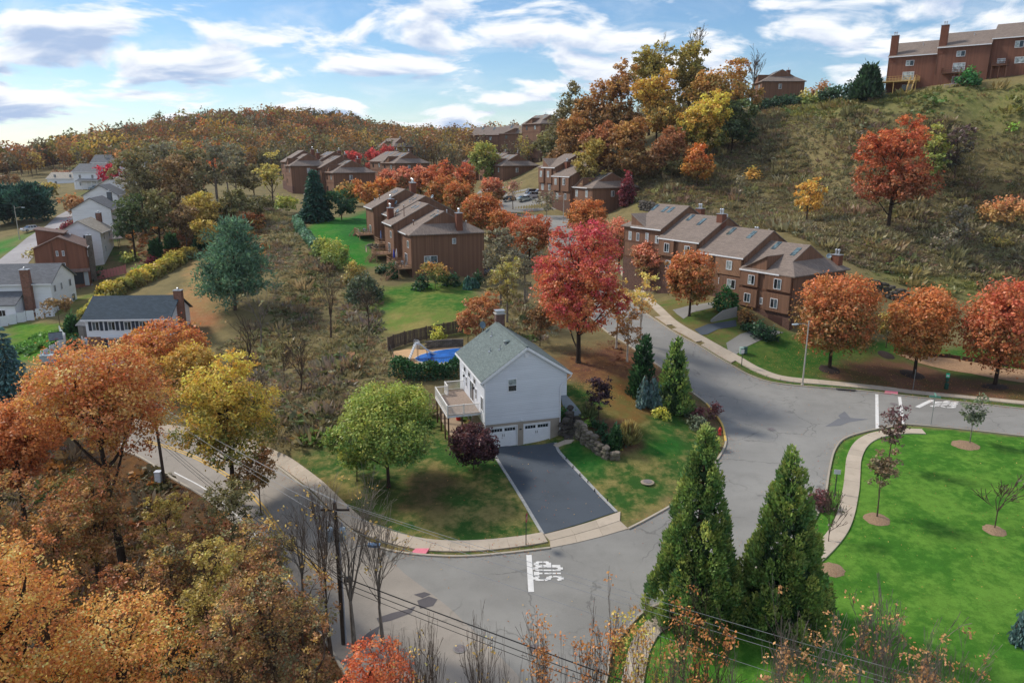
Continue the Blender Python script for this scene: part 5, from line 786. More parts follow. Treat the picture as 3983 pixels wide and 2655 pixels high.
BED = concrete('joint_mortar', (128, 118, 106))
def walk(line, w, name, label, L=1.5, dz=.11):
    P = smooth_line(line, .25); root = empty(name, (0, 0, 0)); tag(root, label, kind='structure'); ribbon(line, w*.97, dz-.02, 'bed', BED, root, h=.15, s=.5)
    d = np.concatenate([[0], np.cumsum(np.linalg.norm(np.diff(P, axis=0), axis=1))]); n = int(d[-1]/L)
    for k in range(n):
        u = np.linspace(d[-1]*k/n+.008, d[-1]*(k+1)/n-.008, 4); c = np.stack([np.interp(u, d, P[:, 0]), np.interp(u, d, P[:, 1])], 1)
        T = np.gradient(c, axis=0); T /= np.linalg.norm(T, axis=1)[:, None]; N = np.column_stack([-T[:, 1], T[:, 0]])
        A, B = c+N*w/2, c-N*w/2; j = rng.uniform(-.008, .008)
        V = np.vstack([np.column_stack([A, H(A[:, 0], A[:, 1])+dz+j]), np.column_stack([B, H(B[:, 0], B[:, 1])+dz+j])]); V = np.vstack([V, V-[0, 0, .22]])
        F = [[i, i+4, i+5, i+1] for i in range(3)]+[[i, i+1, i+9, i+8] for i in range(3)]+[[i+4, i+12, i+13, i+5] for i in range(3)]+[[0, 8, 12, 4], [3, 7, 15, 11]]
        np_mesh('slab', V, F, CONC, root)
    return root
walk(W['walk_lot'], 1.35, 'sidewalk', 'concrete sidewalk round the foot of the corner lot')
walk(W['walk_far'], 1.35, 'sidewalk', 'concrete sidewalk in front of the townhouses')
walk(W['walk_island'], 1.3, 'sidewalk', 'concrete sidewalk curving along the big green lawn')
def slab_poly(pts, mat, parent, dz=.12, th=.2, name='slab'):
    V = [(x, y, float(H(x, y))+dz) for x, y in pts]; MB().slab(V, th).build(name, mat, parent)
ap = tag(empty('driveway_apron', (0, 0, 0)), 'concrete apron where the sealed driveway meets the road', kind='structure')
A_, B_, C_ = W['apron_a'], W['apron_b'], W['apron_c']
for i in range(3):
    for u, v in ((A_, B_), (B_, C_)):
        q = [np.array(p) for p in (u[i], u[i+1], v[i+1], v[i])]; c = sum(q)/4
        slab_poly([c+(p-c)*.992 for p in q], CONC, ap, .10 if u is A_ else .075)
gw = tag(empty('garden_walk', (0, 0, 0)), 'short curved concrete walk from driveway to stone steps', kind='structure')
g = [np.array(p) for p in W['garden_walk']]; slab_poly([g[0], g[1], g[4], g[5]], CONC, gw, .09); slab_poly([g[1]+.02, g[2], g[3], g[4]+.02], CONC, gw, .1)
tag(sheet('front_walk', W['front_walk'], concrete('concrete_cool', (150, 160, 164)), .08, skirt=.3), 'grey concrete walk along the far side of the white house', kind='structure')
def apron_strip(line, w, label):
    walk(line, w, 'driveway_crossing', label, 1.6, .1)
wf = W['walk_far']
for a, lab in ((6.55, 'nearest townhouse'), (5.45, 'second townhouse'), (4.35, 'third townhouse')):
    i = int(a); f = a-i; p = np.array(wf[i])*(1-f)+np.array(wf[i+1])*f; d = np.array(wf[i+1])-np.array(wf[i]); d /= np.linalg.norm(d); n = np.array([-d[1], d[0]])
    n = n if n[0] < 0 else -n
    walk([p+n*.75-d*2.4, p+n*.75+d*2.4], 1.9, 'driveway_crossing', 'concrete driveway crossing by the '+lab, 1.6, .1)

# painted markings, parts of the road they lie on
def paint_line(a, b, w, mat, parent, name='stop_line', dz=.055): ribbon([a, b], w, dz, name, mat, parent, s=.6)
GLYPH = {'S': [[(1, .86), (.8, 1), (.2, 1), (0, .86), (0, .64), (.2, .52), (.8, .47), (1, .36), (1, .14), (.8, 0), (.2, 0), (0, .14)]],
     'T': [[(0, .97), (1, .97)], [(.5, .92), (.5, 0)]],
     'O': [[(.2, 0), (0, .14), (0, .86), (.2, 1), (.8, 1), (1, .86), (1, .14), (.8, 0), (.2, 0)]],
     'P': [[(0, 0), (0, 1)], [(.1, .97), (.8, .97), (1, .86), (1, .58), (.8, .47), (.1, .47)]]}
def lettering(origin, read, up, parent, h=2.4, lw=.36, gap=.16, st=.17):
    """STOP in long road letters; read = reading direction, up = towards the letter tops"""
    read, up = np.array(read), np.array(up)
    G = GLYPH
    x = 0
    for ch in 'STOP':
        mb = MB()
        for ln in G[ch]:
            ln = [(a[0]+(b[0]-a[0])*k/n_, a[1]+(b[1]-a[1])*k/n_) for a, b in zip(ln[:-1], ln[1:]) for n_ in [max(1, int(abs(b[1]-a[1])/.045))] for k in range(n_)]+[ln[-1]]
            pts = [np.array(origin)+read*(x+u*lw)+up*(v*h) for u, v in ln]
            for (p, q), (_, va), (_, vb) in zip(zip(pts[:-1], pts[1:]), ln[:-1], ln[1:]):
                if min(abs((va+vb)/2-.33), abs((va+vb)/2-.69)) < .028 and abs(vb-va) > .02: continue      # bridges of the stencil
                d = q-p; L = np.linalg.norm(d); d /= L; wv = st*(1+1.3*abs(d@read)); n = np.array([-d[1], d[0]])*wv/2; p, q = p-d*.012, q+d*.012
                z = len(mb.f)*.0004
                mb.poly([(v[0], v[1], float(H(v[0], v[1]))+.057+z) for v in (p-n, q-n, q+n, p+n)])
        mb.build('letter', PAINT, parent); x += lw+gap
paint_line(MARK['stop'][0], MARK['stop'][1], .42, PAINT, side_road)
o = np.array(MARK['text'][0]); tx = np.array(MARK['text'][1])-o; th = np.array(MARK['text'][2])-o
lettering(o, tx/np.linalg.norm(tx), th/np.linalg.norm(th), side_road, h=np.linalg.norm(th), lw=np.linalg.norm(tx)*.19, gap=np.linalg.norm(tx)*.08)
o = np.array(MARK['text2'][0]); tx = np.array(MARK['text2'][1])-o; th = np.array(MARK['text2'][2])-o
lettering(o, tx/np.linalg.norm(tx), th/np.linalg.norm(th), side_road, h=np.linalg.norm(th), lw=np.linalg.norm(tx)*.19, gap=np.linalg.norm(tx)*.08)
paint_line(*MARK['cross1'], .34, PAINT, side_road, 'crosswalk_line'); paint_line(*MARK['cross2'], .34, PAINT, side_road, 'crosswalk_line'); paint_line(*MARK['stop2'], .5, PAINT, side_road)
yl = MARK['yellow']
P = smooth_line(yl, .8); T = np.gradient(P, axis=0); T /= np.linalg.norm(T, axis=1)[:, None]; N_ = np.column_stack([-T[:, 1], T[:, 0]])
for s in (-.13, .13): ribbon(P+N_*s, .13, .055, 'centre_line', YPAINT, main_road)
ribbon(MARK['edge'], .12, .055, 'edge_line', PAINT, main_road)
for nm, par in (('pad1', None), ('pad2', None), ('pad3', None)):
    q = MARK[nm]; tag(sheet('tactile_pad', q, PINK, .135, step=.6, skirt=.2), {'pad1': 'pink tactile pad by the main road corner', 'pad2': 'pink tactile pad on the townhouse side of the crosswalk', 'pad3': 'pink tactile pad at the lawn end of the crosswalk'}[nm], 'tactile pad', 'pink tactile pads')
# asphalt patches, manholes, drain
PATCH = asphalt('asphalt_patch', (88, 84, 86), .2)
for q in MARK['patches']: sheet('patch', q, PATCH, .048, main_road, step=.5)
for q in MARK['seals']: sheet('sealed_patch', q, asphalt('asphalt_seal', (108, 109, 112), .1), .048, side_road, step=.7)
IRON = plain('cast_iron', (120, 112, 112), .6, .4, var=.3, scale=6)
for i, (x, y) in enumerate(MARK['manholes']):
    e = empty('manhole_cover', (x, y, float(H(x, y))+.05), 0, ['round manhole cover in the upper intersection', 'round manhole cover near the lawn sidewalk', 'round manhole cover below the utility wires', 'rusty manhole cover between the crosswalk lines'][i], 'manhole cover', 'manhole covers')
    MB().lathe([(.46, 0), (.46, .006)], n=20).build('rim', concrete('manhole_rim', (140, 136, 132)), e); MB().lathe([(.36, .006), (.36, .012), (.3, .013)], n=20).build('lid', IRON, e)
    for k in range(6): a = k*math.pi/3; MB().obox((.2*math.cos(a), .2*math.sin(a), .015), (.07*math.cos(a), .07*math.sin(a), 0), (-.02*math.sin(a), .02*math.cos(a), 0), (0, 0, .004)).build('rib', IRON, e)
x, y = MARK['drain']; e = empty('storm_drain', (x, y, float(H(x, y))), MARK['drain_a'], 'dark storm drain opening in the far kerb', 'storm drain')
MB().box(-1.1, 1.1, -.12, .3, .02, .2).build('hood', plain('drain_hood', (96, 92, 88), .9), e); MB().box(-.95, .95, -.13, -.115, .04, .15).build('mouth', plain('drain_dark', (22, 22, 24), .9), e)
for k in range(9): MB().box(-.9+k*.21, -.86+k*.21, -.55, -.14, .035, .05).build('grate_bar', IRON, e)

# ================================================================== buildings
TRIM = plain('trim_white', (224, 224, 226), .5, .35, var=.06); TRIMB = plain('trim_brown', (104, 72, 56), .7, var=.15)
GLASS = glass_mat('window_glass', (70, 84, 92)); GLASSD = glass_mat('window_glass_dark', (30, 38, 44)); GLASSL = glass_mat('window_blind', (150, 160, 160), .3); SKYGL = glass_mat('skylight_glass', (88, 104, 106), .12)
METAL = plain('galvanised_metal', (176, 178, 182), .4, .5, .6, var=.1); DARKM = plain('dark_metal', (44, 44, 46), .5, .4, .3, var=.1)
FLUE = plain('flue_metal', (190, 194, 200), .35, .5, .7, var=.1)
def win(par, o, u, n, w, h, frame=None, glass=None, mull=1, name='window', fw=.07, split='v'):
    """window in the wall plane at o (lower left corner): u along the wall, n outwards; frame with panes as sub-parts"""
    frame = frame or TRIM; glass = glass or GLASS
    o, u, n = (np.array(q, float) for q in (o, u, n)); k = np.array([0, 0, 1.]); mb = MB()
    def b(u0, u1, z0, z1, d0, d1): mb.obox(o+u*(u0+u1)/2+k*(z0+z1)/2+n*(d0+d1)/2, u*(u1-u0)/2, n*(d1-d0)/2, k*(z1-z0)/2)
    b(0, w, 0, fw, .0, .06); b(0, w, h-fw, h, .0, .06); b(0, fw, fw, h-fw, .0, .06); b(w-fw, w, fw, h-fw, .0, .06)
    f = mb.build(name, frame, par)
    for i in range(mull+1):
        q = MB()
        if split == 'v':
            a0 = fw+(w-2*fw)*i/(mull+1)+.015; a1 = fw+(w-2*fw)*(i+1)/(mull+1)-.015; z0, z1 = fw, h-fw
        else:
            a0, a1 = fw, w-fw; z0 = fw+(h-2*fw)*i/(mull+1)+.015; z1 = fw+(h-2*fw)*(i+1)/(mull+1)-.015
        q.obox(o+u*(a0+a1)/2+k*(z0+z1)/2+n*(.012+.01*i), u*(a1-a0)/2, n*.01, k*(z1-z0)/2)
        q.build('pane', glass if not (isinstance(glass, tuple)) else glass[i % len(glass)], f)
    if mull:
        s = MB()
        if split == 'v': s.obox(o+u*w/2+k*h/2+n*.03, u*.025, n*.02, k*(h/2-fw))
        else: s.obox(o+u*w/2+k*h/2+n*.03, u*(w/2-fw), n*.02, k*.025)
        s.build('sash_bar', frame, f)
    return f

# ------------------------------------------------------------------ the white house on the corner lot
def white_house():
    Wd, D, he, rx, rise, zf = 7.9, 11.0, 7.25, 4.3, 2.95, 2.5
    e = empty('white_house', (-2.69, 67.5, 1.6), .29, 'white two storey house with grey roof, deck and double garage on the corner lot', 'house')
    SID = siding('vinyl_siding_white', (214, 217, 224), .18, 'z', .04, .55, .55); SHG = shingle('roof_shingle_grey', (104, 114, 112), .15)
    CON = concrete('garage_concrete', (158, 148, 136)); X = (1, 0, 0); Y = (0, 1, 0)
    sl = rise/rx; xr = 9.0; zr = he+rise-(xr-rx)*sl*.93
    # foundation storey, with openings for the doors left by the piers
    MB().box(0, .5, 0, .35, -1.2, zf).box(3.37, 4.03, 0, .35, -1.2, zf).box(6.87, Wd, 0, .35, -1.2, zf).box(.5, 3.37, 0, .35, 2.12, zf).box(4.03, 6.87, 0, .35, 2.12, zf)\
        .box(0, .3, .35, D, -1.2, zf).box(Wd-.3, Wd, .35, D, -1.2, zf+2.3).box(.3, Wd-.3, D-.3, D, -1.2, zf).build('foundation', CON, e)
    b = MB(); y0, y1 = -.03, D
    b.poly([(-.03, y0, zf), (Wd+.03, y0, zf), (Wd+.03, y0, 4.85), (8.6, y0, 4.85), (8.6, y0, zr+.2), (rx, y0, he+rise-.06), (-.03, y0, he)])
    b.poly([(-.03, y1, zf), (-.03, y1, he), (rx, y1, he+rise-.06), (8.6, y1, zr+.2), (8.6, y1, 4.85), (Wd+.03, y1, 4.85), (Wd+.03, y1, zf)])
    b.poly([(-.03, y1, zf), (-.03, y0, zf), (-.03, y0, he), (-.03, y1, he)]).poly([(8.6, y0, 4.85), (8.6, y1, 4.85), (8.6, y1, zr+.2), (8.6, y0, zr+.2)])
    b.poly([(Wd+.03, y0, zf), (Wd+.03, y1, zf), (Wd+.03, y1, 4.85), (Wd+.03, y0, 4.85)]).poly([(Wd+.03, y0, 4.85), (Wd+.03, y1, 4.85), (8.6, y1, 4.85), (8.6, y0, 4.85)])
    b.poly([(-.03, y0, zf), (-.03, y1, zf), (Wd+.03, y1, zf), (Wd+.03, y0, zf)])
    b.build('siding', SID, e)
    # roof slabs: local u along the slope so that the courses run level
    for sx, ex, ez in ((-1, -.4, he-.4*sl+.02), (1, xr, zr)):
        L = math.hypot(ex-rx, ez-(he+rise)); an = math.atan2(he+rise-ez, abs(ex-rx))
        m = MB().box(-.28, D+.3, -L, 0, -.1, .06)      # x along the ridge, -y down the slope
        r = m.build('roof', SHG, e); r.location = (rx, 0, he+rise+.05)
        r.rotation_euler = Matrix(((0, -sx, 0), (1, 0, 0), (0, 0, 1))).to_3x3().to_euler()
        M3 = Matrix(((0, -sx*math.cos(an), -sx*-math.sin(an)*-1), (1, 0, 0), (0, math.sin(an), math.cos(an))))
        dn = Vector((sx*math.cos(an), 0, -math.sin(an))); ux = Vector((0, 1, 0)); uy = -dn; uz = ux.cross(uy)
        if uz.z < 0: ux = -ux; uz = ux.cross(uy)
        r.rotation_euler = Matrix((ux, uy, uz)).transposed().to_euler()
        if ux.y < 0: r.location.y = D
        [MB().bar((rx, yq, he+rise-.06), (ex, yq, ez-.08), .05, .24).build('rake_board', TRIM, e) for yq in (-.31, D+.32)]
        g = MB().box(ex-.11 if sx < 0 else ex, ex if sx < 0 else ex+.11, -.26, D+.3, ez-.12, ez+.02); g.build('gutter', TRIM, e)
        MB().poly([(ex, -.26, ez-.1), (ex, D+.28, ez-.1), (0 if sx < 0 else 8.6, D+.28, ez-.08), (0 if sx < 0 else 8.6, -.26, ez-.08)]).build('soffit', TRIM, e)
    MB().bar((rx, -.28, he+rise+.13), (rx, D+.3, he+rise+.13), .28, .04).build('ridge_cap', SHG, e)
    # corner boards and downspouts
    for x in (-.05, Wd-.09): MB().box(x, x+.14, -.065, -.035, zf, he if x < 1 else 4.8).build('corner_board', TRIM, e)
    MB().tube([(-.42, -.12, he-.35), (-.36, -.12, he-.5), (-.02, -.12, he-.85), (-.02, -.12, .1)], .05, 8).build('downspout', TRIM, e)
    MB().tube([(xr+.05, -.12, zr-.1), (xr+.02, -.12, zr-.3), (Wd+.0, -.12, zr-1.25), (Wd+.0, -.12, .1)], .055, 8).build('downspout', TRIM, e)
    # front gable
    win(e, (2.35, -.03, 5.75), X, (0, -1, 0), .95, 1.35, glass=(GLASSD, GLASSL), mull=1, split='h')
    v = MB().box(4.12, 4.48, -.07, -.03, 9.15, 9.6).build('gable_vent', TRIM, e)
    for i in range(5): MB().box(4.15, 4.45, -.085, -.07, 9.19+i*.08, 9.23+i*.08).build('louvre', TRIM, v)
    MB().box(3.58, 3.82, -.02, 0, 1.62, 1.74).build('house_number_plate', DARKM, e)
    s = MB().box(3.75, 3.86, -.08, -.03, 2.66, 2.74).build('floodlight', TRIM, e); MB().tube([(3.76, -.09, 2.68), (3.68, -.19, 2.62)], .045, 8).tube([(3.85, -.09, 2.68), (3.93, -.19, 2.62)], .045, 8).build('lamp_head', TRIM, s)
    DOOR = plain('garage_door_white', (226, 228, 232), .45, .35, var=.05)
    for x0, x1 in ((.5, 3.37), (4.03, 6.87)):
        d = MB().box(x0+.06, x1-.06, .12, .18, -.05, 2.1).build('garage_door', DOOR, e)
        tr = MB().box(x0-.02, x0+.07, -.012, .2, 0, 2.12).box(x1-.07, x1+.02, -.012, .2, 0, 2.12).box(x0-.02, x1+.02, -.014, .2, 2.1, 2.2); tr.build('door_trim', TRIM, d)
        xm = (x0+x1)/2
        for a, c in ((x0+.2, xm-.12), (xm+.12, x1-.2)):
            MB().box(a, c, .105, .12, 1.62, 1.92).build('door_window', GLASSD, d)
            for k in range(1, 4): MB().box(a+(c-a)*k/4-.012, a+(c-a)*k/4+.012, .095, .105, 1.62, 1.92).build('muntin', DOOR, d)
            for z0, z1 in ((.08, .72), (.8, 1.5)):
                gp = MB()
                for k in range(7): gp.box(a+(c-a)*k/7+.01, a+(c-a)*(k+1)/7-.01, .106, .119, z0, z1)
                gp.build('panel', DOOR, d)
        for dx in (-.1, .07): MB().box(xm+dx, xm+dx+.03, .07, .12, 1.05, 1.32).build('handle', DARKM, d)
    # side with the deck
    nL = (-1, 0, 0); u = (0, -1, 0)
    for y in (3.9, 6.3, 8.4): win(e, (-.03, y+.45, 5.55), u, nL, .9, 1.25, glass=GLASSD, split='h')
    win(e, (-.03, 1.35, 3.75), u, nL, .95, 1.45, glass=GLASSD); win(e, (-.03, 3.6, 4.1), u, nL, .6, 1.2, glass=GLASSD, split='h'); win(e, (-.03, 8.0, 4.1), u, nL, .6, 1.2, glass=GLASSD, split='h')
    win(e, (-.03, 6.0, 3.42), u, nL, 1.7, 2.1, glass=(GLASS, GLASSD), name='sliding_door')
    dd = MB().box(-.09, -.03, 8.9, 9.8, 3.42, 5.5).build('side_door', DOOR, e); MB().tube([(-.12, 9.0, 4.4), (-.14, 9.08, 4.4)], .03, 6).build('door_knob', DARKM, dd)
    for y in (4.1, 8.65):
        l = MB().box(-.1, -.03, y-.05, y+.05, 5.0, 5.2).build('wall_lantern', DARKM, e); MB().lathe([(.03, -.12), (.07, -.1), (.07, .08), (.02, .14)], (-.16, y, 5.1), 8).build('lantern_glass', DARKM, l)
    win(e, (-.0, 2.9, 1.0), u, nL, .8, .8, glass=GLASSD); win(e, (-.0, 7.2, 0.1), u, nL, 1.7, 2.0, glass=GLASSD, name='patio_door')
    # deck
    DW = plain('deck_board', (150, 132, 118), .8, var=.14, scale=4); RAIL = plain('rail_white', (222, 218, 212), .55, var=.06); POST = plain('deck_post_brown', (88, 62, 50), .85, var=.2)
    zd, ya, yb, yc, xo, xi = 3.3, 1.7, 8.1, 9.7, -3.45, -2.1
    dk = MB().box(xo, -.04, ya, yb, zd-.30, zd-.06).box(xi, -.04, yb, yc, zd-.30, zd-.06).build('deck', TRIM, e)
    y = ya
    while y < yc-.05:
        x0 = xo if y < yb-.05 else xi
        MB().box(x0+.02, -.05, y, min(y+.135, yc), zd-.056, zd-.02).build('deck_board', DW, dk); y += .142
    corner = [(-.1, ya), (xo+.05, ya), (xo+.05, yb-.05), (xi+.05, yb-.05), (xi+.05, yc-.05), (-.1, yc-.05)]
    bal = MB().box(-.018, .018, -.018, .018, .09, .92).data('baluster', RAIL)
    for p, q in zip(corner[:-1], corner[1:]):
        p, q = np.array(p), np.array(q); d = q-p; L = np.linalg.norm(d); d /= L
        r = MB().bar((p[0], p[1], zd+.96), (q[0], q[1], zd+.96), .11, .06).bar((p[0], p[1], zd+.07), (q[0], q[1], zd+.07), .06, .05).build('railing', RAIL, e)
        k = max(2, int(L/.125))
        for i in range(1, k): c = p+d*L*i/k; link(bal, 'baluster', r, (c[0], c[1], zd))
    for x, y in corner[1:-1]+[(xo+.05, 4.9), (-1.75, ya)]: MB().box(x-.055, x+.055, y-.055, y+.055, zd-.3, zd+1.04).build('newel_post', RAIL, dk)
    for x, y in ((xo+.15, ya+.15), (-1.9, ya+.15), (xo+.15, 3.7), (xo+.15, 5.8), (xo+.15, yb-.15), (-1.9, yc-.3)): MB().box(x-.07, x+.07, y-.07, y+.07, -1.4, zd-.3).build('support_post', POST, dk)
    # roof furniture
    BR = brick_mat('chimney_brick', (92, 52, 46))
    ch = MB().box(4.2, 5.2, 10.85, 11.65, 0, he+rise+1.0).build('chimney', BR, e); MB().box(4.1, 5.3, 10.75, 11.75, he+rise+1.0, he+rise+1.12).build('chimney_crown', concrete('crown', (180, 176, 170)), ch)
    MB().box(4.25, 5.15, 10.9, 11.6, he+rise+1.12, he+rise+1.36).build('chimney_cap_screen', METAL, ch); MB().box(4.14, 5.26, 10.8, 11.7, he+rise+1.36, he+rise+1.43).build('chimney_cap', FLUE, ch)
    def onroof(x): return he+rise+.1-abs(rx-x)*sl
    for x, y, h in ((1.9, 4.9, .5), (2.6, 3.6, .55), (3.0, 8.3, .6)):
        v = MB().tube([(x, y, onroof(x)-.05), (x, y, onroof(x)+h)], .055, 10).build('vent_pipe', FLUE, e); MB().box(x-.2, x+.16, y-.16, y+.16, onroof(x)-.12, onroof(x)+.03).build('flashing', FLUE, v)
    x, y = 3.45, 4.0; v = MB().lathe([(.2, -.1), (.2, .12), (.44, .14), (.4, .22), (.22, .3), (.02, .32)], (x, y, onroof(x)), 16).build('roof_fan', plain('fan_grey', (112, 124, 122), .5), e, True); MB().box(x-.3, x+.24, y-.27, y+.27, onroof(x)-.16, onroof(x)+.03).build('flashing', FLUE, v)
    x, y = 2.7, D+.2; v = MB().tube([(x, y, onroof(x)-.1), (x, y, onroof(x)+.45), (x-.1, y-.1, onroof(x)+.75)], .03, 6).build('satellite_mount', METAL, e)
    dsh = MB().lathe([(.02, 0), (.2, .03), (.36, .1), (.42, .16), (.36, .12), (.02, .03)], n=18).build('satellite_dish', plain('dish_grey', (104, 122, 134), .5), v, True); dsh.location = (x-.1, y-.12, onroof(x)+.85); dsh.rotation_euler = (R(70), 0, R(25))
    a = MB().tube([(x-.1, y-.1, onroof(x)+.6), (x+.1, y-.55, onroof(x)+.8)], .015, 5).build('feed_arm', METAL, v)
white_house()

# ------------------------------------------------------------------ brown townhouses
TSID = siding('cedar_siding', (122, 90, 71), .2, 'x', .2, .7, .8); TDIA = siding('cedar_siding_diagonal', (140, 106, 82), .18, 'd', .16, .7, .8)
TBR = brick_mat('townhouse_brick', (100, 68, 58), (120, 104, 94)); TROOF = shingle('roof_shingle_brown', (128, 115, 106), .16); TGAR = plain('garage_door_brown', (74, 50, 44), .6, var=.15)
CHW = plain('chimney_wood', (112, 70, 54), .8, var=.15, scale=2)
def townhouse(corner, rz, w, label, group, D=12.5, he=8.6, rise=3.5, yr=None, skirt=None, dormer=None, chim=(), sky=(), wins=(), garage=(), trims=(5.7, 2.95), base=2.75, vents=(), pal=None, bay=None, deck=None, endwin=(), down=4, lite=False, dishes=(), brick=True, cat='townhouse'):
    """one unit: x from -w to 0 along the row, front at y = 0 facing -y, back at y = D"""
    e = empty('townhouse', corner, rz, label, cat, group)
    sid = pal or TSID; yr = yr or D*.5
    sk = {'near': 1, 'far': -1}.get(skirt, 0); s0 = 2.1
    xa, xb = -w+(s0 if sk < 0 else 0), -(s0 if sk > 0 else 0)
    b = MB().box(-w, 0, 0, D, -down, he)
    b.prism([(0, he-.02), (yr, he+rise), (D, he-.02)], xa, xb); b.build('wall', sid, e)
    if brick: MB().box(-w-.03, .03, -.05, .6, -down, base).build('brick_base', TBR, e)
    ov = .45; sl = rise/yr; sb = rise/(D-yr)
    z0 = he-ov*sl; z1 = he-ov*sb
    x0, x1 = xa-(.12 if sk >= 0 else 0), xb+(.12 if sk <= 0 else 0)
    zr = he+rise+.12
    rf = MB().slab([(x0, -ov, z0+.12), (x1, -ov, z0+.12), (x1, yr, zr), (x0, yr, zr)], .16); rf.slab([(x0, yr, zr), (x1, yr, zr), (x1, D+ov, z1+.12), (x0, D+ov, z1+.12)], .16)
    if sk:
        X = lambda d: (-d if sk > 0 else -w+d)
        t = 1.35; ya, yc = t/sl, D-t/sb; xe, xi = X(-ov), X(s0); ze = z0+.12
        P = [(xe, -ov, ze), (xe, D+ov, z1+.12), (xi, yc, he+t+.12), (xi, ya, he+t+.12)]; rf.slab(P if sk > 0 else P[::-1], .16)
        P = [(xi, -ov, ze), (xe, -ov, ze), (xi, ya, he+t+.12)]; rf.slab(P if sk > 0 else P[::-1], .16)
        P = [(xe, D+ov, z1+.12), (xi, D+ov, z1+.12), (xi, yc, he+t+.12)]; rf.slab(P if sk > 0 else P[::-1], .16)
    rfo = rf.build('roof', TROOF, e)
    MB().box(x0, x1, -ov-.05, -ov+.02, z0-.1, z0+.1).build('gutter', TRIM if not lite else TRIMB, rfo)
    if dormer:
        a, c, hgt, side = dormer            # from x=a to x=c, rising towards side ('a' or 'c')
        tall = a if side == 'a' else c; low = c if side == 'a' else a; yb = min(yr-.2, hgt/sl)
        d = MB().poly([(low, -.05, he-.05), (tall, -.05, he-.05), (tall, -.05, he+hgt)] if low < tall else [(low, -.05, he-.05), (tall, -.05, he+hgt), (tall, -.05, he-.05)])
        d.poly([(tall, -.05, he-.05), (tall, yb, he+hgt), (tall, -.05, he+hgt)]).build('dormer', sid, e)
        q = MB(); q.slab([(low, -.25, he+.0), (tall, -.25, he+hgt+.08), (tall, yb+.2, he+hgt+.08), (low, 0, he+.08)] if low < tall else [(tall, -.25, he+hgt+.08), (low, -.25, he+.0), (low, 0, he+.08), (tall, yb+.2, he+hgt+.08)], .1); q.build('dormer_roof', TROOF, e)
    for z in trims: MB().box(-w-.02, .02, -.06, -.0, z, z+.26).build('trim_board', TRIMB, e)
    MB().box(-w-.015, -w+.14, -.05, 0, base, he).build('corner_board', TRIMB, e); MB().box(-.14, .015, -.05, 0, base, he).build('corner_board', TRIMB, e)
    for a, c, za, zb, dg in bay or (): MB().box(a, c, -.4, -.01, za, zb).build('bay', TDIA if dg else sid, e)
    for (x, z, ww, hh, *r) in wins:
        off = -.41 if any(b_[0] <= x <= b_[1] and z >= b_[2]-.1 for b_ in bay or ()) else -.01
        g = r[0] if r else 0
        win(e, (x, off, z), (1, 0, 0), (0, -1, 0), ww, hh, TRIMB if lite else TRIM, (GLASSL, GLASSD) if g == 1 else (GLASSD, GLASS) if g == 0 else (GLASSL, GLASSL), mull=0 if lite else 1)
    for (side, y, z, ww, hh) in endwin:
        win(e, (.01, y, z), (0, 1, 0), (1, 0, 0), ww, hh, TRIM, (GLASSL, GLASS), mull=1)
    for (x, ww) in garage:
        g = MB().box(x, x+ww, -.07, -.02, -.1, 2.3).build('garage_door', TGAR, e)
        for k in range(4): MB().box(x+.06, x+ww-.06, -.085, -.07, .1+k*.56, .58+k*.56).build('panel', TGAR, g)
    for (x, y, ww, h) in chim:
        zt = he+rise+h; c = MB().box(x-ww/2, x+ww/2, y-.55, y+.55, he-1.5, zt).build('chimney', CHW, e)
        MB().box(x-ww/2-.08, x+ww/2+.08, y-.63, y+.63, zt, zt+.1).build('chimney_crown', METAL, c)
        for dx in (-.22, .22) if not lite else (0,):
            MB().lathe([(.13, 0), (.13, .55), (.2, .57), (.2, .68), (.08, .8)], (x+dx, y, zt+.1), 10).build('flue', FLUE, c)
    for (x, y, ww, L) in sky:
        zz = lambda q: (he+q*sl if q < yr else he+(D-q)*sb)+.2
        MB().slab([(x, y, zz(y)), (x+ww, y, zz(y)), (x+ww, y+L, zz(y+L)), (x, y+L, zz(y+L))], .14).build('skylight', SKYGL, e)
    for (x, y, h) in vents:
        zz = (he+y*sl if y < yr else he+(D-y)*sb)
        v = MB().tube([(x, y, zz), (x, y, zz+h)], .07, 8).build('vent_pipe', TRIMB if h > .8 else FLUE, e); MB().lathe([(.12, 0), (.14, .08), (.03, .16)], (x, y, zz+h), 8).build('vent_cap', FLUE, v)
    for (x, y) in dishes:
        zz = (he+y*sl if y < yr else he+(D-y)*sb)
        d = MB().tube([(x, y, zz), (x, y, zz+.6)], .03, 6).build('satellite_mount', METAL, e); q = MB().lathe([(.02, 0), (.2, .03), (.36, .1), (.4, .14), (.34, .1), (.02, .03)], n=14).build('satellite_dish', plain('dish_grey', (104, 122, 134), .5), d, True); q.location = (x, y-.1, zz+.75); q.rotation_euler = (R(60), 0, R(20))
    return e
WOODL = plain('deck_wood', (150, 118, 92), .8, var=.2, scale=4); WOODN = plain('deck_wood_new', (196, 164, 104), .8, var=.15, scale=4)
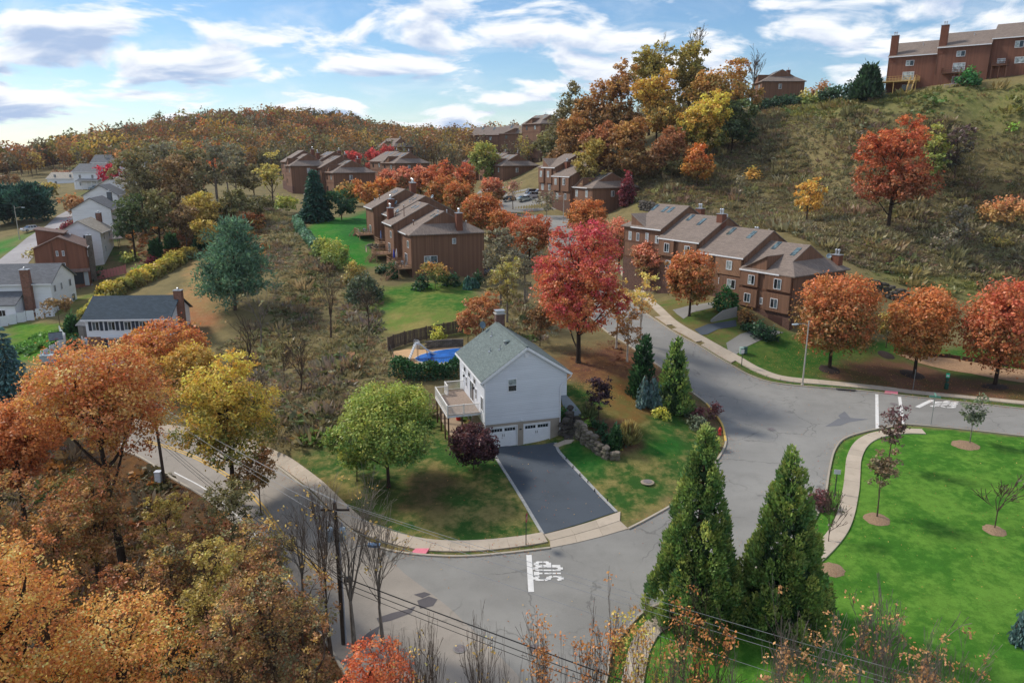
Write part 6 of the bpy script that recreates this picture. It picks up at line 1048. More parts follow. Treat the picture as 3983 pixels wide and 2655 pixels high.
def back_deck(e, x0, x1, z, dep=2.8, mat=None, stairs=1, down=4., drop=2.9):
    """railed wooden deck on the -y side of a unit, with a stair at one end"""
    mat = mat or WOODL; d = MB().box(x0, x1, -dep, -.06, z-.22, z).build('deck', mat, e)
    rail = MB().box(-.03, .03, -.03, .03, 0, .9).data('baluster', mat)
    for p, q in (((x0+.05, -.1), (x0+.05, -dep+.05)), ((x0+.05, -dep+.05), (x1-.05, -dep+.05)), ((x1-.05, -dep+.05), (x1-.05, -.1))):
        MB().bar((p[0], p[1], z+.98), (q[0], q[1], z+.98), .1, .06).bar((p[0], p[1], z+.5), (q[0], q[1], z+.5), .04, .12).bar((p[0], p[1], z+.18), (q[0], q[1], z+.18), .04, .12).build('railing', mat, d)
        L = math.hypot(q[0]-p[0], q[1]-p[1]); k = max(1, int(L/.6))
        for i in range(k+1): link(rail, 'baluster', d, (p[0]+(q[0]-p[0])*i/k, p[1]+(q[1]-p[1])*i/k, z))
    for x in (x0+.15, (x0+x1)/2, x1-.15): MB().box(x-.08, x+.08, -dep+.1, -dep+.26, z-.22-down, z-.22).build('support_post', mat, d)
    if stairs:
        xs = x1-.9 if stairs > 0 else x0+.9; n = 11; s = MB()
        for sx in (-.5, .5): s.bar((xs+sx, -dep, z-.1), (xs+sx, -dep-n*.27, z-drop-.1), .06, .28).bar((xs+sx, -dep, z+.9), (xs+sx, -dep-n*.27, z-drop+.9), .07, .06)
        st = s.build('stair', mat, d)
        tr = MB().box(-.5, .5, -.14, .14, -.02, .03).data('tread', mat); ps = MB().box(-.035, .035, -.035, .035, -.2, .92).data('stair_post', mat)
        for i in range(n): link(tr, 'tread', d, (xs, -dep-.14-i*.27, z-(i+1)*drop/n))
        for i in (0, 4, 7, 10):
            for sx in (-.5, .5): link(ps, 'stair_post', d, (xs+sx, -dep-.1-i*.27, z-i*drop/n))
    return d
def row(corner, rz, units):
    """units from the near end to the far end; each (width, step up, step back, kwargs)"""
    c, s = math.cos(rz), math.sin(rz); x = 0; z = corner[2]; out = []
    for w, dz, dy, kw in units:
        z += dz; px, py = corner[0]+c*x-s*dy, corner[1]+s*x+c*dy
        out.append(townhouse((px, py, z), rz, w, **kw)); x -= w
    return out

# right-hand row beside the curving road, front facing the road
gR = 'brown townhouses along the curving road'
uR = row(TH['right'], TH['right_a'], [
    (9.0, 0, 0, dict(label='nearest brown townhouse of the row by the road, with skirt roof and wedge dormer', group=gR, skirt='near', bay=((-8.9, -5.7, 3.0, 5.6, False), (-8.9, -5.7, 6.05, 8.5, False), (-4.5, -.1, 3.0, 5.6, False), (-4.5, -.1, 6.05, 8.5, False)), dormer=(-8.8, -4.6, 2.1, 'c'), chim=((-1.0, 11.4, 1.3, -1.6),), sky=((-3.6, 3.6, .75, 1.7), (-7.6, 4.4, .75, 1.7)),
        wins=((-7.4, 6.35, 1.15, 1.4, 1), (-2.9, 6.3, 1.25, 1.5, 0), (-7.9, 3.6, 1.15, 1.35), (-3.2, 3.5, 1.25, 1.4, 0), (-5.3, 3.6, .5, 1.0)), garage=((-3.6, 2.4), (-8.6, 2.4)), endwin=((1, 5, 5.9, 1, 1.2),), vents=((-3.2, 8.5, .3),), dishes=((-1.9, 10.9),))),
    (9.2, 1.5, .4, dict(label='second brown townhouse from the near end of the road row, with diagonal boarded bay', group=gR, bay=((-5.2, -.3, 5.6, 8.5, True), (-9.1, -6.2, 5.6, 8.5, False), (-4.2, -.2, 2.9, 5.4, False)), sky=((-3.2, 3.9, .75, 1.7), (-7.4, 4.2, .75, 1.7)), chim=((-6.2, 10.2, 1.3, -.9),),
        wins=((-3.0, 6.4, 1.1, 1.4, 2), (-8.2, 6.4, 1.1, 1.4, 1), (-2.6, 3.6, 1.6, 1.4, 1), (-4.6, 3.9, .6, 1.0)), garage=((-3.0, 2.4),), vents=((-1, 9.6, .35),))),
    (9.0, 1.4, .8, dict(label='third brown townhouse of the road row, with tall chimney on its near gable', group=gR, chim=((-.5, 5.2, 1.15, .6), (-4, 10.4, 1.2, -.8)), sky=((-4.4, 3.6, .75, 1.7), (-7.6, 4.4, .75, 1.6)), bay=((-8.8, -5.4, 5.6, 8.5, False), (-4.3, -.4, 5.6, 8.5, False)), wins=((-7.5, 6.2, 1.15, 1.5), (-2.9, 6.2, 1.15, 1.5, 1), (-7.3, 3.4, 1.1, 1.4)), garage=((-3.2, 2.4),))),
    (9.4, 1.3, 1.2, dict(label='far end brown townhouse of the road row, with wedge dormer and slit windows', group=gR, skirt='far', dormer=(-7.6, -3.9, 2.0, 'a'), sky=((-7.4, 4.2, .7, 1.6), (-4.6, 4.0, .7, 1.5), (-3.2, 4.0, .7, 1.5)), chim=((-1.2, 10.4, 1.25, -.6),), wins=((-8.2, 6.0, .75, 1.5, 2), (-6.2, 6.0, .75, 1.4), (-3.9, 6.0, .75, 1.6, 2), (-1.5, 6.0, .8, 1.3, 1)))),
])
# left-hand row seen from its garden side with decks; front (-y) is the garden side
gL = 'brown townhouses with garden decks'
uL = row(TH['left'], TH['left_a'], [
    (8.2, 0, 0, dict(label='nearest deck side townhouse with blank end wall and skirt roof', group=gL, skirt='near', D=13.4, he=8.8, brick=False, trims=(), chim=((-.6, 8.9, 1.0, -.2),), vents=((-5.2, 1.8, .9), (-3.4, 6.0, .4), (-4.5, 6.1, .35), (-1.2, 6.9, .4), (-2.8, 11, .4)), sky=((-4.4, 4.6, .5, .9), (-2.6, 4.7, .5, .9)), endwin=((1, 2.2, 3.6, 2.4, 1.3), (1, 7.4, 6.8, .7, 1.0)), wins=((-5, 3.0, 1.8, 2.0), (-3, 6.2, 1.2, 1.2)))),
    (8.0, 1.0, -1.2, dict(label='second deck side townhouse with tall thin flue pipe on its roof', group=gL, D=13.4, he=8.8, brick=False, trims=(), chim=((-6.9, 1.0, 1.2, -1.0),), vents=((-1.1, 2.3, 2.1), (-5.0, 1.6, 1.1), (-3.5, 6.0, .4)), sky=((-5, 4.6, .5, .9), (-3, 4.7, .5, .9)), dishes=((-6, 2.4),), wins=((-5, 3.0, 1.8, 2.0), (-3, 6.2, 1.2, 1.2)))),
    (8.0, 1.0, .4, dict(label='third deck side townhouse between the two broad chimneys', group=gL, D=13.4, he=8.8, brick=False, trims=(), chim=((-6.9, 1.3, 1.2, -.8),), sky=((-5, 4.6, .5, .9), (-3, 4.7, .5, .9)), vents=((-3.5, 6.0, .4), (-2, 4, .4)), dishes=((-6.2, 2.4), (-.6, 8.4)), wins=((-5, 3.0, 1.8, 2.0),))),
    (8.2, 1.0, -1.6, dict(label='farthest deck side townhouse, its eave furthest up the lawn', group=gL, D=13.4, he=8.8, brick=False, trims=(), chim=((-1.3, 8.6, .9, 1.2), (-2.9, 8.8, .9, 1.3)), vents=((-5.4, 2.4, .9), (-6.6, 1.6, .5), (-3, 5.6, .4)), sky=((-5, 4.8, .5, .9), (-3, 4.8, .5, .9)), wins=((-5, 3.0, 1.8, 2.0),))),
])
back_deck(uL[0], -4.6, .1, 3.0, 2.6, stairs=1); back_deck(uL[0], -8, -5.0, 3.2, 2.8, stairs=0); back_deck(uL[1], -6.8, -2.6, 3.2, 3.0, stairs=1, drop=3.6); back_deck(uL[2], -6.5, -2.0, 3.2, 2.4, stairs=0); back_deck(uL[3], -6.5, -1.2, 3.4, 3.0, stairs=-1, drop=3.4)
# middle row
gM = 'brown townhouses beside the parking lot'
row(TH['mid'], TH['mid_a'], [
    (9.6, 0, 0, dict(label='nearest townhouse of the row by the parking lot, dark end wall with skirt roof', group=gM, skirt='near', D=14.5, he=9.6, dormer=(-8.6, -4.8, 2.3, 'c'), chim=((-1.4, 12.8, 1.4, -1.4),), sky=((-3.6, 4.4, .8, 2.0), (-7.8, 5, 2.4, 1.2)), wins=((-8.2, 7.0, 1.1, 1.7, 2), (-3.4, 7.0, 1.1, 1.8, 2), (-8, 3.6, 1, 1.5)), endwin=((1, 5.6, 7.2, 1, 1.5), (1, 8, 2.6, 1, 1.6)), garage=((-4, 2.5),))),
    (9.4, 2.6, -.8, dict(label='middle townhouse of the row by the parking lot, chimney at its roof edge', group=gM, D=14.5, he=9.6, bay=((-8.8, -5.4, 5.6, 9.4, False), (-4.4, -.4, 5.6, 9.4, False)), sky=((-4.2, 5.0, .8, 2),), chim=((-8.4, 4.0, 1.3, .2),), wins=((-7.6, 7.2, 1.1, 1.6, 2), (-3.4, 7.2, 1.3, 1.8, 1), (-7.4, 3.4, 1.2, 1.6, 2), (-3, 3.4, 1, 1.6)))),
    (9.6, 2.2, .2, dict(label='far townhouse of the row by the parking lot, with wedge dormer and twin bays', group=gM, skirt='far', D=14.5, he=9.6, dormer=(-7.2, -3.2, 2.3, 'a'), chim=((-1.5, 9.5, 1.3, .0),), bay=((-9.2, -6.2, 5.2, 9.4, False), (-5, -1.8, 5.2, 9.4, False)), wins=((-8.2, 6.8, 1.2, 1.7, 2), (-4.2, 6.8, 1.2, 1.7, 2), (-8, 3.2, 1.3, 1.7, 2), (-4, 3.2, 1.3, 1.7, 1)))),
])
# far rows, smaller in the picture
gB = 'far brown townhouse rows'
def far_row(key, labels, ws, dz, dy, D=14, he=9.4, skirt=True):
    us = []
    for i, l in enumerate(labels):
        us.append((ws, 0 if i == 0 else dz, 0 if i == 0 else dy*(1 if i % 2 else 0), dict(label=l, group=gB, D=D, he=he, lite=True, skirt='near' if (i == 0 and skirt) else None, dormer=(-ws*.85, -ws*.45, 2.2, 'c') if i % 2 == 0 else None, trims=(6,), chim=((-ws*.8, 10.5, 1.2, .5),), sky=((-ws*.35, 4.4, .8, 1.9), (-ws*.75, 4.6, .8, 1.9)), wins=((-ws*.8, 7, 1.2, 1.6), (-ws*.35, 7, 1.2, 1.6, 1), (-ws*.8, 3.5, 1.2, 1.5)), endwin=((1, 5, 7, 1, 1.5), (1, 9, 3, 1.4, 1.4)))))
    return row(TH[key], TH[key+'_a'], us)
far_row('back', ['nearest unit of the brown row behind the parked cars', 'middle unit of the brown row behind the parked cars', 'farthest unit of the brown row behind the parked cars'], 11, .6, .8)
far_row('bl1', ['brown townhouse with wide dark end wall behind the dark spruce', 'brown townhouse just behind the one with the wide dark end wall', 'brown townhouse at the far end behind the dark spruce'], 10, 1.4, -1.0, D=13.5)
far_row('bl2', ['brown townhouse with pale lit front among pink trees', 'brown townhouse beyond the one among pink trees'], 12, .5, .8)
far_row('bl3', ['dark tall brown townhouse half hidden behind yellow leaves', 'brown townhouse roof peeping over the one behind yellow leaves'], 11, 1.2, .5, D=12)
far_row('bl4', ['brown roof standing above the red trees at the far side'], 14, 0, 0, D=10)
far_row('hz1', ['wide brown townhouse with chimneys on the skyline below the big trees', 'brown townhouse at the left of the skyline row'], 14, -.5, .5)
far_row('hz2', ['brown gabled house corner showing left of the big tree clump'], 12, 0, 0)
far_row('hill2', ['brown gabled townhouse at the top of the meadow beside the orange trees'], 11, 0, 0, D=13)
# hilltop row
gT = 'brown townhouses on the hilltop'
hl = ['hilltop townhouse with the pale new wooden deck', 'hilltop townhouse second from the pale deck', 'hilltop townhouse beside the round green bush', 'hilltop townhouse cut off by the picture edge']
us = []
for i, l in enumerate(hl):
    us.append((10.2, 0 if i == 0 else 1.15, (0, -.9, .5, 1.6)[i], dict(label=l, group=gT, D=12, he=8.6, rise=3.4, brick=False, trims=(), chim=((-9.4, .5, 1.5, 1.1),) if i < 2 else ((-2.2, 5.4, 1.2, 1.3),) if i == 2 else ((-9.3, .8, 1.7, 1.9),), wins=((-6.4, 6.2, 1.7, 1.2, 1), (-6.8, 2.9, 2.4, 2.0, 2), (-6.6, .1, 2.3, 2.0)) if i != 2 else ((-6, 6.2, 1.6, 1.4, 1), (-8.8, 3.1, 1.5, 1.1, 2), (-5.6, 3.0, 1.9, 1.3, 2), (-2.2, 6.2, 1.6, 1.4, 1)), vents=((-4, 4, .5),), pal=siding('cedar_siding_red', (122, 82, 66), .25, 'x', .14, .4, .8) if i == 0 else bpy.data.materials['cedar_siding_red'])))
def hrow(corner, rz, units):
    c, s = math.cos(rz), math.sin(rz); x = 0; z = corner[2]; out = []
    for w, dz, dy, kw in units:
        x += w; z += dz; out.append(townhouse((corner[0]+c*x-s*dy, corner[1]+s*x+c*dy, z), rz, w, **kw))
    return out
uT = hrow(TH['top'], TH['top_a'], us)
back_deck(uT[0], -12.6, -3.0, 2.75, 3.6, WOODN, 1); back_deck(uT[1], -8.6, -3.4, 2.8, 2.2, TRIMB, 1); back_deck(uT[2], -9.6, -6.6, 2.8, 2, TRIMB, 0); back_deck(uT[3], -9, -2, 2.8, 2.2, TRIMB, 1)

# ------------------------------------------------------------------ houses in the valley
def gable_house(name, loc, rz, w, d, he, rise, wall, roof, label, wins=(), chim=(), group=None, axis='x', down=3, base=None, doors=(), extra=None, porch=False, ov=.4):
    """ridge along x; front at y=0 facing -y"""
    e = empty(name, loc, rz, label, 'house', group)
    MB().prism([(0, -down), (0, he), (d/2, he+rise), (d, he), (d, -down)], 0, w).build('wall', wall, e)
    if base: MB().box(-.03, w+.03, -.05, d+.03, -down, base[0]).build('lower_wall', base[1], e)
    sl = rise/(d/2); z0 = he-ov*sl+.1; zr = he+rise+.1
    r = MB().slab([(-ov, -ov, z0), (w+ov, -ov, z0), (w+ov, d/2, zr), (-ov, d/2, zr)], .14).slab([(-ov, d/2, zr), (w+ov, d/2, zr), (w+ov, d+ov, z0), (-ov, d+ov, z0)], .14).build('roof', roof, e)
    MB().box(-ov, w+ov, -ov-.06, -ov+.02, z0-.2, z0).build('gutter', TRIM, r)
    for q in wins:
        x, z, ww, hh = q[:4]; side = q[4] if len(q) > 4 else 'f'; sh = q[5] if len(q) > 5 else 0
        o, u, n = {'f': ((x, -.02, z), (1, 0, 0), (0, -1, 0)), 'l': ((-.02, x+ww, z), (0, -1, 0), (-1, 0, 0)), 'r': ((w+.02, x, z), (0, 1, 0), (1, 0, 0))}[side]
        f = win(e, o, u, n, ww, hh, TRIM, (GLASS, GLASSD), mull=1)
        if sh:
            o, u, n = (np.array(v, float) for v in (o, u, n))
            for a in (-.28, ww+.28): MB().obox(o+u*a+np.array([0, 0, hh/2])+n*.03, u*.2, n*.03, (0, 0, hh/2)).build('shutter', plain('shutter_navy', (52, 58, 70), .6), f)
    for (x, y, ww, h, m) in chim:
        c = MB().box(x-ww/2, x+ww/2, y-.45, y+.45, -down, he+rise+h).build('chimney', m, e); MB().box(x-ww/2-.08, x+ww/2+.08, y-.53, y+.53, he+rise+h, he+rise+h+.1).build('chimney_crown', METAL, c); MB().lathe([(.14, 0), (.14, .3), (.05, .36)], (x, y, he+rise+h+.1), 8).build('flue', FLUE, c)
    for (x, z0_, ww, hh, m) in doors: MB().box(x, x+ww, -.08, -.02, z0_, z0_+hh).build('door' if hh < 2.05 or ww < 1.5 else 'garage_door', m, e)
    return e
WSID = siding('siding_white_valley', (232, 233, 236), .2, 'z', .03, .3, .6); RSL = shingle('roof_slate_blue', (62, 74, 84), .2); RGR = shingle('roof_grey', (104, 106, 110), .2); RTAN = shingle('roof_tan', (160, 152, 140), .2)
RBRICK = brick_mat('brick_red', (134, 84, 66)); BSID = siding('siding_brown_house', (128, 84, 66), .3, 'x', .1, .3, .8); RBRN = shingle('roof_brown', (120, 100, 92), .2); BLK = plain('garage_black', (40, 44, 50), .5)
eB = gable_house('dark_roofed_house', TH['houseb'], TH['houseb_a'], 11.6, 8.0, 4.9, 2.4, WSID, RSL, 'white house with dark slate roof and brick lower storey behind the orange trees', wins=((.9, 3.1, 1.0, 1.3, 'f', 1), (3.1, 3.1, 1.0, 1.3, 'f', 1), (5.3, 3.1, 1.0, 1.3, 'f', 1), (7.4, 3.1, 1.0, 1.3, 'f', 1), (9.6, 3.1, 1.0, 1.3, 'f', 1), (2.8, .2, 2.2, 1.7, 'f', 1), (8, .3, 1.4, 1.4)), chim=((11.9, 3.6, 1.1, .8, RBRICK),), base=(2.2, RBRICK))
MB().box(2.0, 6.6, -.3, -.06, 2.05, 2.26).build('fascia', TRIM, eB)
e = gable_house('brown_house', TH['brown'], TH['brown_a'], 9.6, 8.4, 7.2, 2.0, BSID, RBRN, 'tall brown gabled house with two dark garage doors in the valley', wins=((3.6, 3.0, 1.2, 1.3, 'l'), (3.5, 5.6, .4, 1.0, 'l'), (4.5, 5.6, .4, 1.0, 'l'), (2, 5, 1, 1.2), (6, 2, 1.6, 1.8)), chim=((3.2, -.5, 1.1, -.2, brick_mat('brick_grey', (110, 100, 92))), (8.4, 3.6, 1, -.4, BSID)), down=3)
MB().slab([(-.7, -.3, 2.6), (.05, -.3, 3.1), (.05, 8.7, 3.1), (-.7, 8.7, 2.6)], .12).build('garage_canopy', RBRN, e); MB().prism([(3.8, 7), (3.8, 9.6), (8.2, 10.4), (8.2, 7)], 3.4, 8.4).build('upper_wing', BSID, e); MB().slab([(3.1, 3.5, 9.6), (8.7, 3.5, 9.6), (8.7, 8.5, 10.55), (3.1, 8.5, 10.55)], .14).build('upper_roof', RBRN, e)
for y in (.95, 4.4): MB().box(-.08, -.02, y, y+2.7, .1, 2.35).build('garage_door', BLK, e)
for y in (.1, 3.66, 7.2): MB().box(-.11, -.05, y, y+.75, -.2, 2.5).build('garage_pier', concrete('pier_grey', (170, 176, 180)), e)
for y in (3.1, 5.3): MB().box(-.1, -.03, y, y+.14, 2.9, 8.2).build('trim_board', TRIMB, e)
e = gable_house('white_chimney_house', TH['whitel'], TH['whitel_a'], 13, 9, 6.0, 2.6, WSID, RGR, 'white house with tall red brick chimney at the left picture edge', wins=((.9, 4.2, .8, 1.2, 'r'), (3.4, 4.2, .7, 1.2, 'r'), (6.6, 4.2, .9, 1.3, 'r'), (1.6, 1.0, .9, 1.6, 'r'), (4.8, 1.2, .7, 1.2, 'r'), (7.0, 1.4, 1.2, 1.4, 'r')), chim=((9.6, -.4, 1.3, -.3, RBRICK),), down=3)
MB().prism([(-3.2, -3), (-3.2, 3.0), (-.0, 4.6), (-.0, -3)], 2, 8.6).build('front_wing', WSID, e); MB().slab([(1.7, -3.5, 3.0), (8.9, -3.5, 3.0), (8.9, .05, 4.75), (1.7, .05, 4.75)], .14).build('wing_roof', RGR, e); win(e, (6.0, -3.22, .5), (1, 0, 0), (0, -1, 0), 1.1, 1.7, TRIM, GLASSD)
vh = [('v1', 10, 7.6, 5.2, 2.3, RTAN, 'pale gabled white house with tan roof and red brick chimney', RBRICK), ('v2', 11, 8, 5.6, 2.4, RGR, 'white gabled house with broad grey stone chimney', plain('chimney_grey', (112, 116, 120), .8)), ('v3', 11, 8, 5.6, 2.4, RGR, 'white gabled house with dark vents beyond the grey chimney', None), ('v4', 11, 8, 5, 2.4, RTAN, 'cream gabled house at the top of the valley row', None),
      ('v5', 12, 8, 5.8, 2.6, RGR, 'white house with grey roof and porch below the crimson tree', None), ('v6', 8, 8, 5.4, 2.8, RGR, 'small white gabled house right of the crimson tree', None), ('v7', 8, 7, 5.6, 3.0, RGR, 'white gabled house behind the crimson tree', None), ('v8', 14, 8, 3.2, 2.2, RTAN, 'low tan roofed house left of the white porch house', None), ('v9', 8, 8, 5, 3, RGR, 'dark roofed white house among the hillside trees', None)]
for k, w_, d_, he_, ri_, rm, lb, cm in vh:
    g = gable_house('valley_house', TH[k], TH[k+'_a'], w_, d_, he_, ri_, WSID, rm, lb, wins=((w_*.2, 3.4, 1, 1.3), (w_*.65, 3.4, 1, 1.3), (w_*.2, .8, 1, 1.3), (d_*.3, 3.4, 1, 1.3, 'r'), (d_*.65, 3.4, 1, 1.3, 'r'), (d_*.5, .8, 1, 1.3, 'r'), (d_*.3, 3.4, 1, 1.3, 'l')), chim=((w_+.3, d_*.3, 1.2, .9, cm),) if cm else (), group='white houses in the valley')
    if k == 'v5': MB().slab([(2.4, -2, 2.6), (w_, -2, 2.6), (w_, .05, 3.3), (2.4, .05, 3.3)], .12).build('porch_roof', RGR, g); [MB().box(2.6+i*2.2, 2.75+i*2.2, -1.9, -1.75, -.5, 2.5).build('porch_post', TRIM, g) for i in range(5)]

# ================================================================== trees and shrubs
PAL = {  # (upper leaves, lower leaves), sRGB of the leaf itself
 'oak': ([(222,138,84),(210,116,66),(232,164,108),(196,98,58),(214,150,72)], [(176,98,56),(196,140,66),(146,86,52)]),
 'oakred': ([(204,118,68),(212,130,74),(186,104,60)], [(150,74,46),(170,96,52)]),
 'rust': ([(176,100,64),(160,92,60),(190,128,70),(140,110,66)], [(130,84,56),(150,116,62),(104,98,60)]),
 'oakgold': ([(228,154,76),(218,136,62),(238,182,112),(204,114,58)], [(206,126,64),(180,100,52),(190,150,64)]),
 'goldgreen': ([(228,184,62),(214,172,56),(214,150,58)], [(124,124,50),(96,108,48),(170,124,52)]),
 'rustgreen': ([(170,104,56),(150,96,52)], [(128,92,50),(110,100,50)]),
 'orangered': ([(206,112,66),(196,100,70),(214,140,70)], [(200,140,60),(180,110,60)]),
 'orange2': ([(222,120,56),(214,104,54)], [(196,128,56),(150,110,52)]),
 'gold': ([(206,152,60),(196,136,52),(214,166,72)], [(170,120,54),(140,100,50),(120,112,52)]),
 'goldol': ([(166,140,62),(150,128,58),(180,146,66)], [(128,104,54),(110,100,54)]),
 'gold2': ([(228,168,72),(220,150,62)], [(214,150,66)]),
 'yellowbrown': ([(190,158,78),(170,136,70)], [(140,112,64),(124,104,62)]),
 'rustsparse': ([(168,112,74),(150,98,68),(200,150,76),(134,118,84)], [(128,92,68),(150,80,58),(112,106,74)]),
 'rustbright': ([(210,96,52),(196,84,48),(220,118,66)], [(170,76,46)]),
 'ygreen': ([(178,178,70),(156,166,62),(140,158,60)], [(96,138,56),(74,120,52),(120,146,58)]),
 'purple': ([(92,52,58),(76,44,54),(112,66,62)], [(58,36,46),(70,44,50)]),
 'plum': ([(70,46,54),(58,40,50)], [(52,38,48)]), 'plumlight': ([(124,84,84),(110,76,80)], [(110,84,76)]),
 'arbor': ([(150,166,72),(128,154,68),(164,174,80)], [(92,130,64),(74,114,60)]), 'arbord': ([(70,112,60),(58,98,54)], [(40,78,48)]),
 'blue': ([(118,146,144),(100,130,130)], [(80,112,112)]), 'blueg': ([(70,120,104),(84,132,114)], [(56,100,88)]),
 'yellow': ([(206,196,52),(190,184,48)], [(160,164,50)]), 'yellow2': ([(170,180,60)], [(120,150,56)]), 'lime': ([(150,190,54)], [(110,160,50)]), 'lime2': ([(150,190,64)], [(130,170,60)]),
 'straw': ([(182,148,96),(170,134,84)], [(120,120,70)]), 'straw2': ([(150,136,92)], [(100,116,70)]), 'box': ([(54,104,52),(44,90,48)], [(34,72,42)]), 'green': ([(70,140,62),(58,126,56)], [(44,100,50)]),
 'barberry': ([(140,84,84),(120,66,70)], [(110,80,76)]), 'greygreen': ([(124,132,104),(110,120,92)], [(92,104,80)]), 'greengrey': ([(104,112,82),(92,104,78)], [(70,88,66)]),
 'crimson': ([(206,74,92),(196,84,92),(214,104,100),(182,64,80),(200,104,84)], [(206,116,66),(196,92,62),(196,80,80),(170,104,60)]),
 'rustlight': ([(196,124,78),(180,108,66)], [(160,96,64),(140,80,58)]), 'yellowgrey': ([(196,170,84),(160,140,92)], [(150,124,84)]), 'greybrown': ([(146,128,112),(130,114,100)], [(120,104,92)]),
 'brown': ([(150,106,72),(136,92,64)], [(116,82,60)]), 'birch': ([(232,190,100),(220,170,90)], [(196,130,80)]), 'birch2': ([(214,150,84),(196,120,72)], [(160,110,72)]),
 'bronze': ([(140,104,84),(120,96,76)], [(110,96,72)]),
 'pear': ([(214,116,72),(204,110,64),(190,118,62)], [(150,104,58),(124,100,56),(176,96,56)]), 'pearo': ([(216,124,70),(206,112,62)], [(186,112,60),(160,112,58)]),
 'pearr': ([(206,92,72),(196,98,66),(214,112,74)], [(176,94,58),(140,98,54),(190,108,64)]), 'pearp': ([(226,126,104),(216,116,98)], [(176,110,78),(140,112,72)]), 'pinkgrey': ([(190,130,118)], [(150,120,108)]),
 'redpink': ([(214,84,84),(200,76,76)], [(170,80,72)]), 'orangegreen': ([(206,138,74),(176,140,74)], [(92,120,62),(80,110,60)]), 'dgreen': ([(62,102,62),(52,90,56)], [(40,74,50)]), 'dgreen2': ([(66,96,64),(56,84,58)], [(44,70,50)]),
 'spruce': ([(52,96,76),(44,84,70)], [(34,70,60)]), 'bspruce': ([(96,134,132),(80,120,120)], [(60,98,100)]), 'pine': ([(106,142,106),(94,130,100)], [(70,106,86)]), 'dpine': ([(50,92,78),(42,80,70)], [(34,66,60)]),
 'yellowgreen': ([(190,184,72),(170,172,70)], [(120,140,64)]), 'yellowgreen2': ([(196,178,76),(160,164,70)], [(124,140,66)]),
 'olivesp': ([(134,126,82),(120,112,76)], [(110,104,72)]), 'greysp': ([(140,124,108),(126,112,98)], [(118,104,88)]), 'brownsp': ([(150,112,80),(134,100,74)], [(124,92,70)]), 'yellowsp': ([(206,186,84)], [(160,140,80)]), 'redsp': ([(206,110,70)], [(150,96,76)]),
 'yellow3': ([(206,168,70),(190,150,66)], [(160,124,64)]), 'olive': ([(138,130,78),(124,118,72)], [(104,104,66)]), 'dgreenol': ([(98,112,62),(84,100,58)], [(64,84,54)]),
 'orangebr': ([(196,128,84),(180,116,76)], [(160,110,72)]), 'orangebr2': ([(198,132,66),(180,114,58),(190,140,72)], [(150,104,56),(120,100,54)]), 'brownor': ([(178,118,70),(164,104,62),(190,134,74)], [(140,98,62),(124,92,60)]), 'brownor2': ([(176,104,70),(160,96,66)], [(132,92,64)]), 'brownred': ([(160,96,78)], [(130,88,72)]),
 'crim': ([(214,52,84),(196,44,74)], [(170,44,66)]), 'burg': ([(130,50,66)], [(100,44,58)]), 'burgr': ([(150,56,68)], [(110,52,60)]), 'redoak': ([(196,92,56),(182,80,50),(206,112,62)], [(160,84,60),(150,92,66)]), 'darkbare': ([(104,84,82)], [(74,78,66)]), 'pinkorange': ([(232,146,106),(220,130,92)], [(180,130,80)]),
 'bare': ([(200,150,80)], [(190,150,80)]), 'barebrown': ([(150,116,86)], [(140,110,80)]), 'baregrey': ([(170,150,120)], [(150,130,100)]), 'barefar': ([(140,120,110)], [(140,120,110)]), 'barefine': ([(120,116,96)], [(110,104,90)]),
 'tuft': ([(204,128,72),(190,112,64)], [(176,104,62)]), 'tuftyellow': ([(220,176,80),(200,130,70)], [(190,150,70)]), 'tuftgrey': ([(190,128,84)], [(170,120,84)]),
 'hedgeyellow': ([(206,170,66),(196,156,62),(180,160,66)], [(130,122,58),(96,104,54)]), 'hedgegreen': ([(110,150,120),(96,136,108)], [(70,108,80)]), 'hedgedark': ([(60,108,58),(50,94,52)], [(40,76,46)]), 'juniper': ([(110,160,56),(96,146,52)], [(66,112,50)]),
}
def mute(c, k=.12): c = np.array(lin(c)); return c*(1-k)+c@np.array([.2126, .7152, .0722])*k
def tint(k, c):
    c = mute(c)
    if c[0] > c[1]*1.25 and c[1] > c[2]*1.15: c[1] *= 1.17      # keep the russets on the golden side
    return c
PL_ = {k: (np.array([tint(k, c) for c in a]), np.array([tint(k, c) for c in b])) for k, (a, b) in PAL.items()}
LEAF_GAIN = 1.35
def unit(v): return v/(np.linalg.norm(v, axis=-1, keepdims=True)+1e-9)
def leaf_quads(C, s, g, out=None, up=.35, asp=.62, bias=.8):
    """diamond leaves at C; normals random, biased upwards and outwards"""
    n = len(C); nr = g.normal(size=(n, 3))*bias; nr[:, 2] += up
    if out is not None: nr += out*.7
    nr = unit(nr); a = unit(np.cross(nr, g.normal(size=(n, 3)))); b = np.cross(nr, a)
    s = (s*g.uniform(.6, 1.35, n))[:, None] if np.ndim(s) == 0 else s[:, None]
    V = np.stack([C-a*s*.5, C-b*s*.5*asp, C+a*s*.5, C+b*s*.5*asp], 1).reshape(-1, 3)
    return V, np.arange(4*n).reshape(-1, 4)
def strip_quads(P, D, L, w, g):
    """narrow sprays from P along D"""
    n = len(P); sd = unit(np.cross(D, g.normal(size=(n, 3)))); L = L*g.uniform(.6, 1.3, n)[:, None]; w = w*g.uniform(.7, 1.3, n)[:, None]
    V = np.stack([P, P+D*L*.5-sd*w*.5, P+D*L, P+D*L*.5+sd*w*.5], 1).reshape(-1, 3)
    return V, np.arange(4*n).reshape(-1, 4)
